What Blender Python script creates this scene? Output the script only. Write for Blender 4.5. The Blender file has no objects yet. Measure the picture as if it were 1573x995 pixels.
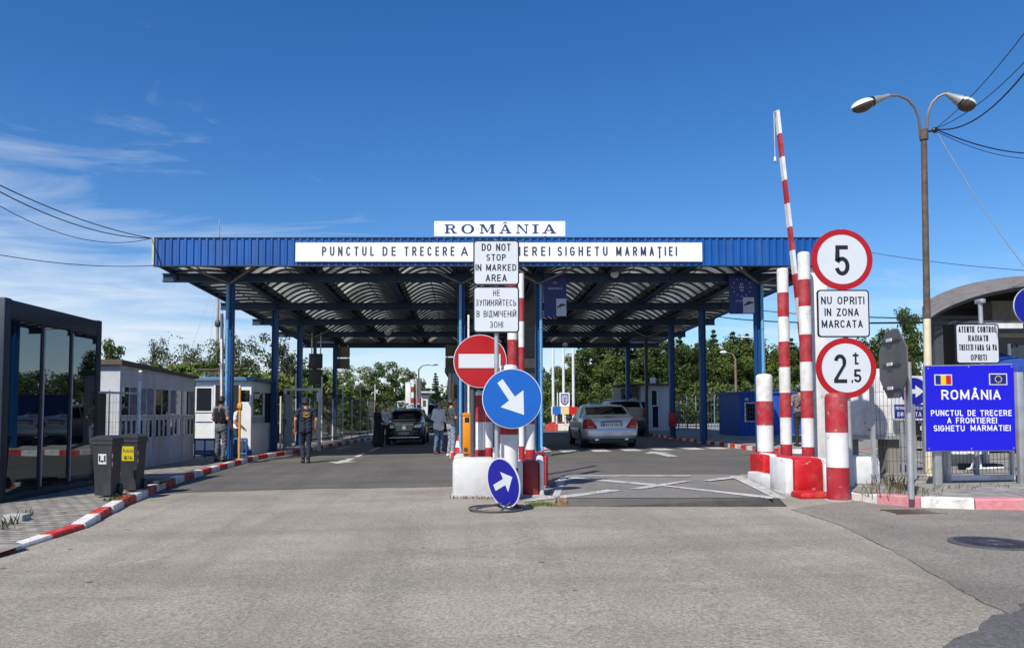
import bpy, bmesh, math, random
import numpy as np
from mathutils import Vector, Matrix, Euler, noise as mnoise
rnd = random.Random(7)
R = math.radians
SC = bpy.context.scene
COL = SC.collection

# ---------------------------------------------------------------- camera
F, CX, HZ, CAMZ, PITCH, TILT = 1150.0, 715.0, 632.0, 1.3, R(3.0), 0.022
CY0 = HZ - F * math.tan(PITCH)
cam = bpy.data.cameras.new("camera")
cam.sensor_width = 36.0
cam.lens = F / 1573.0 * 36.0
cam.shift_x = (786.5 - CX) / 1573.0
cam.shift_y = (CY0 - 497.5) / 1573.0
cam.clip_start, cam.clip_end = 0.1, 3000
co = bpy.data.objects.new("camera", cam)
COL.objects.link(co)
co.location = (0, 0, CAMZ)
co.rotation_euler = (R(90) + PITCH, 0, 0)
SC.camera = co

# ---------------------------------------------------------------- sun, sky, exposure
SUN = Vector((-0.5, -0.78, 1.0)).normalized()
sl = bpy.data.lights.new("sun", 'SUN')
sl.energy, sl.angle, sl.color = 5.0, R(0.5), (1.0, 0.95, 0.87)
so = bpy.data.objects.new("sun", sl)
COL.objects.link(so)
so.rotation_euler = (-SUN).to_track_quat('-Z', 'Y').to_euler()
so.location = SUN * 60

world = bpy.data.worlds.new("World")
SC.world = world
world.use_nodes = True
wn, wl = world.node_tree.nodes, world.node_tree.links
wn.clear()
wo = wn.new('ShaderNodeOutputWorld')
bg = wn.new('ShaderNodeBackground')
sky = wn.new('ShaderNodeTexSky')
sky.sky_type = 'NISHITA'
sky.sun_disc = False
sky.sun_elevation = math.asin(SUN.z)
sky.sun_rotation = math.atan2(SUN.x, SUN.y)
sky.air_density, sky.dust_density, sky.ozone_density = 1.0, 0.3, 4.5
bg.inputs['Strength'].default_value = 0.095
hs = wn.new('ShaderNodeHueSaturation')
hs.inputs['Saturation'].default_value = 1.29
hs.inputs['Hue'].default_value = 0.507
hs.inputs['Value'].default_value = 1.3
wl.new(sky.outputs['Color'], hs.inputs['Color'])
# thin high cloud: noise over the direction of view, projected on a flat layer
tc = wn.new('ShaderNodeTexCoord')
sep = wn.new('ShaderNodeSeparateXYZ')
wl.new(tc.outputs['Generated'], sep.inputs[0])
def wmath(op, a, b=None, clamp=False):
    n = wn.new('ShaderNodeMath'); n.operation = op; n.use_clamp = clamp
    for i, v in enumerate((a, b)):
        if v is None: continue
        if isinstance(v, (int, float)): n.inputs[i].default_value = v
        else: wl.new(v, n.inputs[i])
    return n.outputs[0]
zz = wmath('MAXIMUM', sep.outputs['Z'], 0.03)
zz = wmath('ADD', zz, 0.12)
u = wmath('DIVIDE', sep.outputs['X'], zz)
v = wmath('DIVIDE', sep.outputs['Y'], zz)
cmb = wn.new('ShaderNodeCombineXYZ')
wl.new(wmath('MULTIPLY', u, 0.8), cmb.inputs[0]); wl.new(wmath('MULTIPLY', v, 1.5), cmb.inputs[1])
cmb.inputs[2].default_value = 4.3
nz = wn.new('ShaderNodeTexNoise')
nz.inputs['Scale'].default_value = 1.35; nz.inputs['Detail'].default_value = 9
nz.inputs['Roughness'].default_value = 0.62; nz.inputs['Distortion'].default_value = 0.7
wl.new(cmb.outputs[0], nz.inputs['Vector'])
side = wn.new('ShaderNodeMapRange')          # more cloud to the left of the crossing
wl.new(sep.outputs['X'], side.inputs[0])
side.inputs[1].default_value, side.inputs[2].default_value = -0.62, 0.05
side.inputs[3].default_value, side.inputs[4].default_value = 0.15, -0.22
hi = wn.new('ShaderNodeMapRange')            # and low down
wl.new(sep.outputs['Z'], hi.inputs[0])
hi.inputs[1].default_value, hi.inputs[2].default_value = 0.06, 0.36
hi.inputs[3].default_value, hi.inputs[4].default_value = 0.36, -0.12
cl = wmath('ADD', wmath('ADD', nz.outputs['Fac'], side.outputs[0]), hi.outputs[0])
cr = wn.new('ShaderNodeMapRange')
wl.new(cl, cr.inputs[0])
cr.inputs[1].default_value, cr.inputs[2].default_value = 0.50, 1.0
cr.inputs[3].default_value, cr.inputs[4].default_value = 0.0, 0.95
mixc = wn.new('ShaderNodeMixRGB')
wl.new(cr.outputs[0], mixc.inputs[0])
wl.new(hs.outputs['Color'], mixc.inputs[1])
mixc.inputs[2].default_value = (7.6, 8.3, 9.3, 1)
wl.new(mixc.outputs[0], bg.inputs['Color'])
wl.new(bg.outputs[0], wo.inputs[0])

vs = SC.view_settings
vs.view_transform = 'Standard'
vs.look = 'None'
vs.exposure, vs.gamma, vs.use_curve_mapping = 0.15, 1.0, False

# ---------------------------------------------------------------- where a sight line meets the ground or a depth
_fwd = (0, math.cos(PITCH), math.sin(PITCH))
def _ray(px, py):
    dx, dy = (px - CX) / F, (CY0 - py) / F
    return Vector((dx, math.cos(PITCH) - math.sin(PITCH) * dy, math.sin(PITCH) + math.cos(PITCH) * dy))
def P(px, py, D):
    d = _ray(px, py)
    return Vector((0, 0, CAMZ)) + d * (D / d.y)
def G(px, py, dz=0.0):
    d = _ray(px, py)
    t = (CAMZ - dz) / (TILT * d.x - d.z)
    return Vector((0, 0, CAMZ)) + d * t
def gz(x): return TILT * x
def zat(py, D, px=CX): return P(px, py, D).z
def xat(px, D, py=HZ): return P(px, py, D).x

# ---------------------------------------------------------------- materials
def srgb(h):
    if isinstance(h, str):
        h = h.lstrip('#'); c = [int(h[i:i + 2], 16) / 255 for i in (0, 2, 4)]
    else: c = h
    return tuple(x / 12.92 if x <= 0.04045 else ((x + 0.055) / 1.055) ** 2.4 for x in c)
MATS = {}
def mat(name, col, rough=0.6, metal=0.0, var=0.12, scale=6.0, bump=0.0, bscale=40.0, dirt=None, dirt_amt=0.0,
        dirt_scale=2.5, spec=0.5, coat=0.0, chips=None, stretch=None):
    if name in MATS: return MATS[name]
    m = bpy.data.materials.new(name); m.use_nodes = True
    nt = m.node_tree; n, l = nt.nodes, nt.links
    b = n['Principled BSDF']
    tcn = n.new('ShaderNodeTexCoord')
    nz = n.new('ShaderNodeTexNoise'); nz.inputs['Scale'].default_value = scale; nz.inputs['Detail'].default_value = 6
    l.new(tcn.outputs['Object'], nz.inputs['Vector'])
    ramp = n.new('ShaderNodeMapRange'); l.new(nz.outputs['Fac'], ramp.inputs[0])
    ramp.inputs[1].default_value, ramp.inputs[2].default_value = 0.3, 0.7
    ramp.inputs[3].default_value, ramp.inputs[4].default_value = 1 - var, 1 + var
    mul = n.new('ShaderNodeMixRGB'); mul.blend_type = 'MULTIPLY'; mul.inputs[0].default_value = 1
    mul.inputs[1].default_value = (*col[:3], 1)
    l.new(ramp.outputs[0], mul.inputs[2])
    out = mul.outputs[0]
    if dirt is not None:
        n2 = n.new('ShaderNodeTexNoise'); n2.inputs['Scale'].default_value = dirt_scale; n2.inputs['Detail'].default_value = 10
        n2.inputs['Roughness'].default_value = 0.7
        if stretch:
            mp = n.new('ShaderNodeMapping'); mp.inputs['Scale'].default_value = stretch
            l.new(tcn.outputs['Object'], mp.inputs[0]); l.new(mp.outputs[0], n2.inputs['Vector'])
        else: l.new(tcn.outputs['Object'], n2.inputs['Vector'])
        r2 = n.new('ShaderNodeMapRange'); l.new(n2.outputs['Fac'], r2.inputs[0])
        r2.inputs[1].default_value, r2.inputs[2].default_value = 0.48, 0.72
        r2.inputs[3].default_value, r2.inputs[4].default_value = 0, dirt_amt
        mx = n.new('ShaderNodeMixRGB'); l.new(r2.outputs[0], mx.inputs[0]); l.new(out, mx.inputs[1])
        mx.inputs[2].default_value = (*dirt[:3], 1); out = mx.outputs[0]
    if chips is not None:                          # flaked spots showing what is under the paint
        n3 = n.new('ShaderNodeTexNoise'); n3.inputs['Scale'].default_value = chips[1]; n3.inputs['Detail'].default_value = 8; n3.inputs['Roughness'].default_value = 0.75
        l.new(tcn.outputs['Object'], n3.inputs['Vector'])
        r3 = n.new('ShaderNodeMapRange'); l.new(n3.outputs['Fac'], r3.inputs[0]); r3.inputs[1].default_value, r3.inputs[2].default_value = chips[2], chips[2] + .02
        m3 = n.new('ShaderNodeMixRGB'); l.new(r3.outputs[0], m3.inputs[0]); l.new(out, m3.inputs[1]); m3.inputs[2].default_value = (*chips[0], 1); out = m3.outputs[0]
    l.new(out, b.inputs['Base Color'])
    rr = n.new('ShaderNodeMapRange'); l.new(nz.outputs['Fac'], rr.inputs[0])
    rr.inputs[3].default_value, rr.inputs[4].default_value = max(0, rough - 0.1), min(1, rough + 0.1)
    l.new(rr.outputs[0], b.inputs['Roughness'])
    b.inputs['Metallic'].default_value = metal
    b.inputs['Specular IOR Level'].default_value = spec
    b.inputs['Coat Weight'].default_value = coat
    if bump:
        nb = n.new('ShaderNodeTexNoise'); nb.inputs['Scale'].default_value = bscale; nb.inputs['Detail'].default_value = 4
        l.new(tcn.outputs['Object'], nb.inputs['Vector'])
        bp = n.new('ShaderNodeBump'); bp.inputs['Strength'].default_value = bump; bp.inputs['Distance'].default_value = 0.02
        l.new(nb.outputs['Fac'], bp.inputs['Height']); l.new(bp.outputs[0], b.inputs['Normal'])
    MATS[name] = m
    return m

# ---------------------------------------------------------------- mesh builder
class MB:
    def __init__(s): s.bm = bmesh.new(); s.mi = 0
    def _new(s, verts, faces):
        vs_ = [s.bm.verts.new(v) for v in verts]
        for f in faces:
            try:
                fc = s.bm.faces.new([vs_[i] for i in f]); fc.material_index = s.mi
            except ValueError: pass
        return vs_
    def box(s, c, size, rot=None, bevel=0.0, mi=None, seg=2):
        if mi is not None: s.mi = mi
        b = bmesh.new()
        bmesh.ops.create_cube(b, size=1.0)
        for v in b.verts: v.co = Vector((v.co.x * size[0], v.co.y * size[1], v.co.z * size[2]))
        if bevel > 0:
            bmesh.ops.bevel(b, geom=b.edges[:], offset=min(bevel, min(size) * 0.49), segments=seg, profile=0.5, affect='EDGES')
        M = Matrix.Translation(Vector(c)) @ (Euler(rot).to_matrix().to_4x4() if rot else Matrix.Identity(4))
        b.verts.index_update()
        s._new([M @ v.co for v in b.verts], [[v.index for v in f.verts] for f in b.faces])
        b.free(); return s
    def span(s, a, b, bevel=0.0, mi=None):
        c = [(a[i] + b[i]) / 2 for i in range(3)]; sz = [abs(b[i] - a[i]) for i in range(3)]
        return s.box(c, sz, None, bevel, mi)
    def bar(s, p0, p1, w, h, mi=None, bevel=0.0):
        """square bar from p0 to p1, w across, h upright"""
        if mi is not None: s.mi = mi
        p0, p1 = Vector(p0), Vector(p1); d = p1 - p0; L = d.length
        if L < 1e-6: return s
        q = d.to_track_quat('Y', 'Z').to_matrix().to_4x4()
        b = bmesh.new(); bmesh.ops.create_cube(b, size=1.0)
        for v in b.verts: v.co = Vector((v.co.x * w, v.co.y * L, v.co.z * h))
        if bevel > 0: bmesh.ops.bevel(b, geom=b.edges[:], offset=bevel, segments=1, affect='EDGES')
        M = Matrix.Translation((p0 + p1) / 2) @ q
        b.verts.index_update()
        s._new([M @ v.co for v in b.verts], [[v.index for v in f.verts] for f in b.faces]); b.free(); return s
    def tube(s, pts, rad, n=12, mi=None, caps=True, closed=False):
        if mi is not None: s.mi = mi
        pts = [Vector(p) for p in pts]
        rs = rad if isinstance(rad, (list, tuple)) else [rad] * len(pts)
        N = len(pts); rings = []
        prev = None
        for i, p in enumerate(pts):
            if closed: t = pts[(i + 1) % N] - pts[i - 1]
            elif i == 0: t = pts[1] - pts[0]
            elif i == N - 1: t = pts[-1] - pts[-2]
            else: t = (pts[i + 1] - p).normalized() + (p - pts[i - 1]).normalized()
            t.normalize()
            if prev is None:
                a = t.orthogonal().normalized()
            else:
                a = prev - t * prev.dot(t)
                if a.length < 1e-6: a = t.orthogonal()
                a.normalize()
            prev = a; b = t.cross(a)
            rings.append([s.bm.verts.new(p + (a * math.cos(2 * math.pi * k / n) + b * math.sin(2 * math.pi * k / n)) * rs[i]) for k in range(n)])
        for i in range(N if closed else N - 1):
            r0, r1 = rings[i], rings[(i + 1) % N]
            for k in range(n):
                f = s.bm.faces.new((r0[k], r0[(k + 1) % n], r1[(k + 1) % n], r1[k])); f.material_index = s.mi
        if caps and not closed:
            f = s.bm.faces.new(rings[0][::-1]); f.material_index = s.mi
            f = s.bm.faces.new(rings[-1]); f.material_index = s.mi
        return s
    def cyl(s, p0, p1, r0, r1=None, n=24, mi=None): return s.tube([p0, p1], [r0, r0 if r1 is None else r1], n, mi)
    def lathe(s, prof, c=(0, 0, 0), n=28, mi=None):
        """prof: list of (r, z[, mi])"""
        c = Vector(c); rings = []
        for pr in prof:
            r, z = max(pr[0], 1e-4), pr[1]
            rings.append([s.bm.verts.new(c + Vector((r * math.cos(2 * math.pi * k / n), r * math.sin(2 * math.pi * k / n), z))) for k in range(n)])
        for i in range(len(prof) - 1):
            m = prof[i][2] if len(prof[i]) > 2 else (mi or 0)
            for k in range(n):
                f = s.bm.faces.new((rings[i][k], rings[i][(k + 1) % n], rings[i + 1][(k + 1) % n], rings[i + 1][k])); f.material_index = m
        f = s.bm.faces.new(rings[0][::-1]); f.material_index = prof[0][2] if len(prof[0]) > 2 else (mi or 0)
        f = s.bm.faces.new(rings[-1]); f.material_index = prof[-2][2] if len(prof[-2]) > 2 else (mi or 0)
        return s
    def prism(s, poly, t, M=None, mi=None):
        """poly: (x, z) outline in the plane facing -Y, thickness t going to +Y"""
        if mi is not None: s.mi = mi
        M = M or Matrix.Identity(4); n = len(poly)
        vf = [M @ Vector((p[0], 0, p[1])) for p in poly]; vb = [M @ Vector((p[0], t, p[1])) for p in poly]
        s._new(vf + vb, [list(range(n)), list(range(2 * n - 1, n - 1, -1))] + [[(i + 1) % n, i, n + i, n + (i + 1) % n] for i in range(n)])
        return s
    def ell(s, c, r, n=16, m=10, rot=None, mi=None):
        if mi is not None: s.mi = mi
        b = bmesh.new(); bmesh.ops.create_uvsphere(b, u_segments=n, v_segments=m, radius=1.0)
        M = Matrix.Translation(Vector(c)) @ (Euler(rot).to_matrix().to_4x4() if rot else Matrix.Identity(4))
        b.verts.index_update()
        s._new([M @ Vector((v.co.x * r[0], v.co.y * r[1], v.co.z * r[2])) for v in b.verts], [[v.index for v in f.verts] for f in b.faces])
        b.free(); return s
    def quad(s, a, b, c, d, mi=None):
        if mi is not None: s.mi = mi
        s._new([a, b, c, d], [(0, 1, 2, 3)]); return s
    def mesh(s, me, M=None, mi=None):
        if mi is not None: s.mi = mi
        M = M or Matrix.Identity(4)
        s._new([M @ v.co for v in me.vertices], [list(p.vertices) for p in me.polygons]); return s
    def build(s, name, mats, parent=None, loc=None, smooth=35, fix=False):
        """mats: a material or list; vertices are given in world coordinates, stored relative to the thing's base"""
        if not isinstance(mats, (list, tuple)): mats = [mats]
        off = Vector((0, 0, 0))
        if parent is not None:
            r = parent
            while r.parent: r = r.parent
            off = Vector(r.location)
        elif loc is not None: off = Vector(loc)
        if fix: bmesh.ops.recalc_face_normals(s.bm, faces=s.bm.faces[:])
        for v in s.bm.verts: v.co -= off
        me = bpy.data.meshes.new(name); s.bm.to_mesh(me); s.bm.free()
        for m in mats: me.materials.append(m)
        if smooth:
            me.polygons.foreach_set('use_smooth', [True] * len(me.polygons))
            me.set_sharp_from_angle(angle=R(smooth))
        o = bpy.data.objects.new(name, me); COL.objects.link(o)
        if parent is not None: o.parent = parent
        elif loc is not None: o.location = loc
        return o
def tag(o, label, cat, group=None):
    o['label'] = label; o['category'] = cat
    if group: o['group'] = group
    return o
def struct(o): o['kind'] = 'structure'; return o
def thing(name, label, cat, loc, group=None):
    o = bpy.data.objects.new(name, None); COL.objects.link(o)
    o.empty_display_size = 0.2; o.location = loc
    return tag(o, label, cat, group)
def dup(root, loc=None, rot=None, scale=None, label=None, group=None):
    r = root.copy(); COL.objects.link(r)
    if loc is not None: r.location = loc
    if rot is not None: r.rotation_euler = rot
    if scale is not None: r.scale = scale
    if label: r['label'] = label
    if group: r['group'] = group
    for ch in list(root.children):
        c = ch.copy(); COL.objects.link(c); c.parent = r
        for g in ch.children:
            d = g.copy(); COL.objects.link(d); d.parent = c
    return r

def _arc(cx, cy, rx, ry, a0, a1, n=9):
    return [(cx + rx * math.cos(R(a0 + (a1 - a0) * k / n)), cy + ry * math.sin(R(a0 + (a1 - a0) * k / n))) for k in range(n + 1)]
_P = [(0, 1), (.5, 1)] + _arc(.5, .74, .5, .26, 90, -90) + [(0, .48)]
_A = [[(0, 0), (.5, 1), (1, 0)], [(.18, .3), (.82, .3)]]
GLYPH = {                                       # letter: (width for height 1, strokes); sign lettering drawn with one pen width
    'A': (.66, _A), 'Â': (.66, _A + [[(.25, 1.13), (.5, 1.28), (.75, 1.13)]]),
    'B': (.6, [[(0, 0), (0, 1)], [(0, 1), (.48, 1)] + _arc(.48, .765, .45, .235, 90, -90) + [(0, .53)], [(0, .53), (.5, .53)] + _arc(.5, .265, .5, .265, 90, -90) + [(0, 0)]]),
    'C': (.62, [_arc(.5, .67, .5, .33, 18, 180) + _arc(.5, .33, .5, .33, 180, 342)]),
    'D': (.62, [[(0, 0), (0, 1), (.42, 1)] + _arc(.42, .64, .58, .36, 90, 0) + _arc(.42, .36, .58, .36, 0, -90) + [(0, 0)]]),
    'E': (.54, [[(1, 1), (0, 1), (0, 0), (1, 0)], [(0, .52), (.85, .52)]]), 'F': (.52, [[(1, 1), (0, 1), (0, 0)], [(0, .5), (.85, .5)]]),
    'G': (.64, [_arc(.5, .67, .5, .33, 18, 180) + _arc(.5, .33, .5, .33, 180, 360) + [(1, .47), (.55, .47)]]),
    'H': (.6, [[(0, 0), (0, 1)], [(1, 0), (1, 1)], [(0, .52), (1, .52)]]), 'I': (0, [[(.5, 0), (.5, 1)]]),
    'K': (.62, [[(0, 0), (0, 1)], [(1, 1), (.05, .42)], [(.33, .58), (1, 0)]]), 'L': (.52, [[(0, 1), (0, 0), (1, 0)]]),
    'M': (.78, [[(0, 0), (0, 1), (.5, .12), (1, 1), (1, 0)]]), 'N': (.62, [[(0, 0), (0, 1), (1, 0), (1, 1)]]),
    'O': (.66, [_arc(.5, .66, .5, .34, 0, 180, 12) + _arc(.5, .34, .5, .34, 180, 360, 12) + [(1, .66)]]),
    'P': (.6, [[(0, 0), (0, 1)], _P]), 'R': (.62, [[(0, 0), (0, 1)], _P, [(.5, .48), (1, 0)]]),
    'S': (.6, [_arc(.5, .745, .48, .255, 18, 270, 12) + _arc(.5, .25, .5, .25, 90, -162, 12)]),
    'T': (.6, [[(0, 1), (1, 1)], [(.5, 1), (.5, 0)]]), 'Ț': (.6, [[(0, 1), (1, 1)], [(.5, 1), (.5, 0)], [(.54, -.14), (.42, -.3)]]),
    'U': (.62, [[(0, 1)] + _arc(.5, .34, .5, .34, 180, 360) + [(1, 1)]]), 'V': (.64, [[(0, 1), (.5, 0), (1, 1)]]),
    'Z': (.58, [[(0, 1), (1, 1), (0, 0), (1, 0)]]),
    'З': (.56, [_arc(.46, .75, .5, .25, 155, -90) + [(.3, .5)], [(.3, .5)] + _arc(.48, .25, .52, .25, 90, -158)]),
    'У': (.6, [[(0, 1), (.55, .38)], [(1, 1), (.48, .18), (.34, .02), (.08, 0)]]), 'П': (.6, [[(0, 0), (0, 1), (1, 1), (1, 0)]]),
    'И': (.62, [[(0, 1), (0, 0), (1, 1), (1, 0)]]), 'Й': (.62, [[(0, 1), (0, 0), (1, 1), (1, 0)], [(.25, 1.24), (.5, 1.15), (.75, 1.24)]]),
    'Я': (.62, [[(1, 0), (1, 1)], [(1 - a, b) for a, b in _P], [(.5, .48), (0, 0)]]), 'Ь': (.58, [[(0, 1), (0, 0)], [(0, 0), (.5, 0)] + _arc(.5, .27, .5, .27, -90, 90) + [(0, .54)]]),
    'Д': (.68, [[(0, -.16), (0, 0), (1, 0), (1, -.16)], [(.15, 0), (.3, 1), (.84, 1), (.84, 0)]]), 'Ч': (.58, [[(0, 1), (0, .68)] + _arc(.4, .68, .4, .24, 180, 270) + [(1, .44)], [(1, 1), (1, 0)]]),
    'І': (0, [[(.5, 0), (.5, 1)]]), ' ': (.35, []),
}
for _c, _l in (('Н', 'H'), ('Е', 'E'), ('Т', 'T'), ('С', 'C'), ('В', 'B'), ('М', 'M'), ('О', 'O')): GLYPH[_c] = GLYPH[_l]
def ribbon(mb, pts, t, y, M, ext=.0025):
    """a pen stroke of width t along pts in the X/Z plane, mitred at the corners"""
    q = [Vector(p) for p in pts]
    q = [q[0]] + [b for a, b in zip(q[:-1], q[1:]) if (b - a).length > 1e-5]
    closed = (q[0] - q[-1]).length < 1e-5
    if closed: q = q[:-1]
    n = len(q); Lf, Rt = [], []
    for i in range(n):
        a = q[i - 1] if (i > 0 or closed) else None; b = q[(i + 1) % n] if (i < n - 1 or closed) else None
        d0 = (q[i] - a).normalized() if a is not None else None; d1 = (b - q[i]).normalized() if b is not None else None
        d0 = d0 or d1; d1 = d1 or d0
        n0, n1 = Vector((-d0.y, d0.x)), Vector((-d1.y, d1.x)); m = n0 + n1
        if m.length < 1e-4: m = n0
        m.normalize(); k = min(1 / max(.3, m.dot(n0)), 1.9)
        e = Vector((0, 0))
        if not closed and i == 0: e = -d1 * 0
        Lf.append(q[i] + m * t / 2 * k + e); Rt.append(q[i] - m * t / 2 * k + e)
    V = [M @ Vector((p.x, y, p.y)) for p in Lf] + [M @ Vector((p.x, y, p.y)) for p in Rt]
    mb._new(V, [(i, n + i, n + (i + 1) % n, (i + 1) % n) for i in range(n if closed else n - 1)])
def letters(mb, txt, c, w=None, h=None, bold=0.012, spacing=1.0, mi=None, M=None):
    """one line of sign lettering centred on c, fitted to w x h, facing -Y"""
    if mi is not None: mb.mi = mi
    hh = h or .05; t = hh * (.12 + bold * 3.6); gap = hh * .2 * (spacing if spacing == 1 else spacing * 2)
    adv = [max(GLYPH[ch][0] * hh, 0) + t * .4 for ch in txt]
    tot = sum(adv) + gap * (len(txt) - 1); sx = (w / tot) if w else 1.0
    x = -tot * sx / 2; T0 = (M or Matrix.Identity(4)) @ Matrix.Translation(Vector(c))
    for ch, a in zip(txt, adv):
        gw = a * sx
        strokes = []
        for st in GLYPH[ch][1]:                    # cut strokes where they turn back sharply
            cur = [st[0]]
            for i in range(1, len(st)):
                cur.append(st[i])
                if i < len(st) - 1:
                    u = Vector(((st[i][0] - st[i - 1][0]) * gw, (st[i][1] - st[i - 1][1]) * hh)); v_ = Vector(((st[i + 1][0] - st[i][0]) * gw, (st[i + 1][1] - st[i][1]) * hh))
                    if u.length > 1e-6 and v_.length > 1e-6 and u.normalized().dot(v_.normalized()) < -.25: strokes.append(cur); cur = [st[i]]
            strokes.append(cur)
        for n, st in enumerate(strokes):
            iw = max(gw - t, 0); pts = [(x + (t / 2 + p[0] * iw if iw > 0 else gw / 2), -hh / 2 + t / 2 + p[1] * (hh - t)) for p in st]
            # open ends run out to the full height
            def runout(p, pn):
                if abs(p[0] - pn[0]) < 1e-6: return (p[0], p[1] + (t / 2 if p[1] > pn[1] else -t / 2))
                if abs(p[1] - pn[1]) < 1e-6: return (p[0] + (t / 2 if p[0] > pn[0] else -t / 2) * .9, p[1])
                d = (Vector(p) - Vector(pn)).normalized() * t * .42
                return (p[0] + d.x, p[1] + d.y) if n_end else p
            n_end = len(pts) == 2
            if pts[0] != pts[-1]: pts[0] = runout(pts[0], pts[1]); pts[-1] = runout(pts[-1], pts[-2])
            ribbon(mb, pts, t, -.0012 * n, T0)
        x += gw + gap * sx
    return mb
def rrect(w, h, r, n=5):
    pts = []
    for cx, cz, a0 in ((w / 2 - r, -h / 2 + r, -90), (w / 2 - r, h / 2 - r, 0), (-w / 2 + r, h / 2 - r, 90), (-w / 2 + r, -h / 2 + r, 180)):
        for i in range(n + 1):
            a = R(a0 + 90 * i / n); pts.append((cx + r * math.cos(a), cz + r * math.sin(a)))
    return pts
def disc(r, n=48): return [(r * math.cos(2 * math.pi * i / n), r * math.sin(2 * math.pi * i / n)) for i in range(n)]
def T(v): return Matrix.Translation(Vector(v))

# common materials
M_white = mat('white_paint', (0.72, 0.72, 0.71), 0.5, var=0.08, dirt=(0.35, 0.31, 0.26), dirt_amt=0.7, dirt_scale=2.2, chips=((.25, .22, .2), 9, .635))
M_red = mat('red_paint', srgb('a3202c'), 0.55, var=0.18, dirt=(0.33, 0.16, 0.15), dirt_amt=0.6, dirt_scale=2.6, chips=((.4, .3, .28), 10, .63))
M_brightred = mat('bright_red_paint', srgb('b81219'), 0.5, var=0.16, dirt=(0.3, 0.1, 0.08), dirt_amt=0.6, dirt_scale=3, chips=((.4, .3, .27), 9, .625))
M_blue = mat('canopy_blue_paint', srgb('0a4880'), 0.5, var=0.1, dirt=(0.05, 0.07, 0.1), dirt_amt=0.3)
M_fascia = mat('fascia_blue_sheet', srgb('004c94'), 0.5, var=0.12, scale=1.2, dirt=(0.06, 0.12, 0.2), dirt_amt=0.6, dirt_scale=1.0, stretch=(2.2, 1, .25), chips=((.1, .14, .2), 5, .72))
M_dkblue = mat('dark_blue_steel', srgb('173352'), 0.5, var=0.15, dirt=(0.02, 0.025, 0.03), dirt_amt=0.5)
M_galv = mat('galvanised_steel', (0.48, 0.49, 0.5), 0.45, 0.6, var=0.1, dirt=(0.25, 0.22, 0.2), dirt_amt=0.4)
M_dkgrey = mat('dark_grey_steel', (0.06, 0.065, 0.07), 0.5, var=0.15)
M_black = mat('black_plastic', (0.015, 0.015, 0.017), 0.45, var=0.1)
M_conc = mat('grey_concrete', (0.36, 0.35, 0.33), 0.9, var=0.15, bump=0.3, dirt=(0.15, 0.14, 0.12), dirt_amt=0.5)
M_refl = mat('sign_reflective_white', (0.60, 0.63, 0.67), 0.4, var=0.02)
M_signblk = mat('sign_black_film', (0.012, 0.012, 0.015), 0.4, var=0.05)
M_signback = mat('sign_back_grey', (0.13, 0.14, 0.15), 0.5, 0.4, var=0.15)
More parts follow.
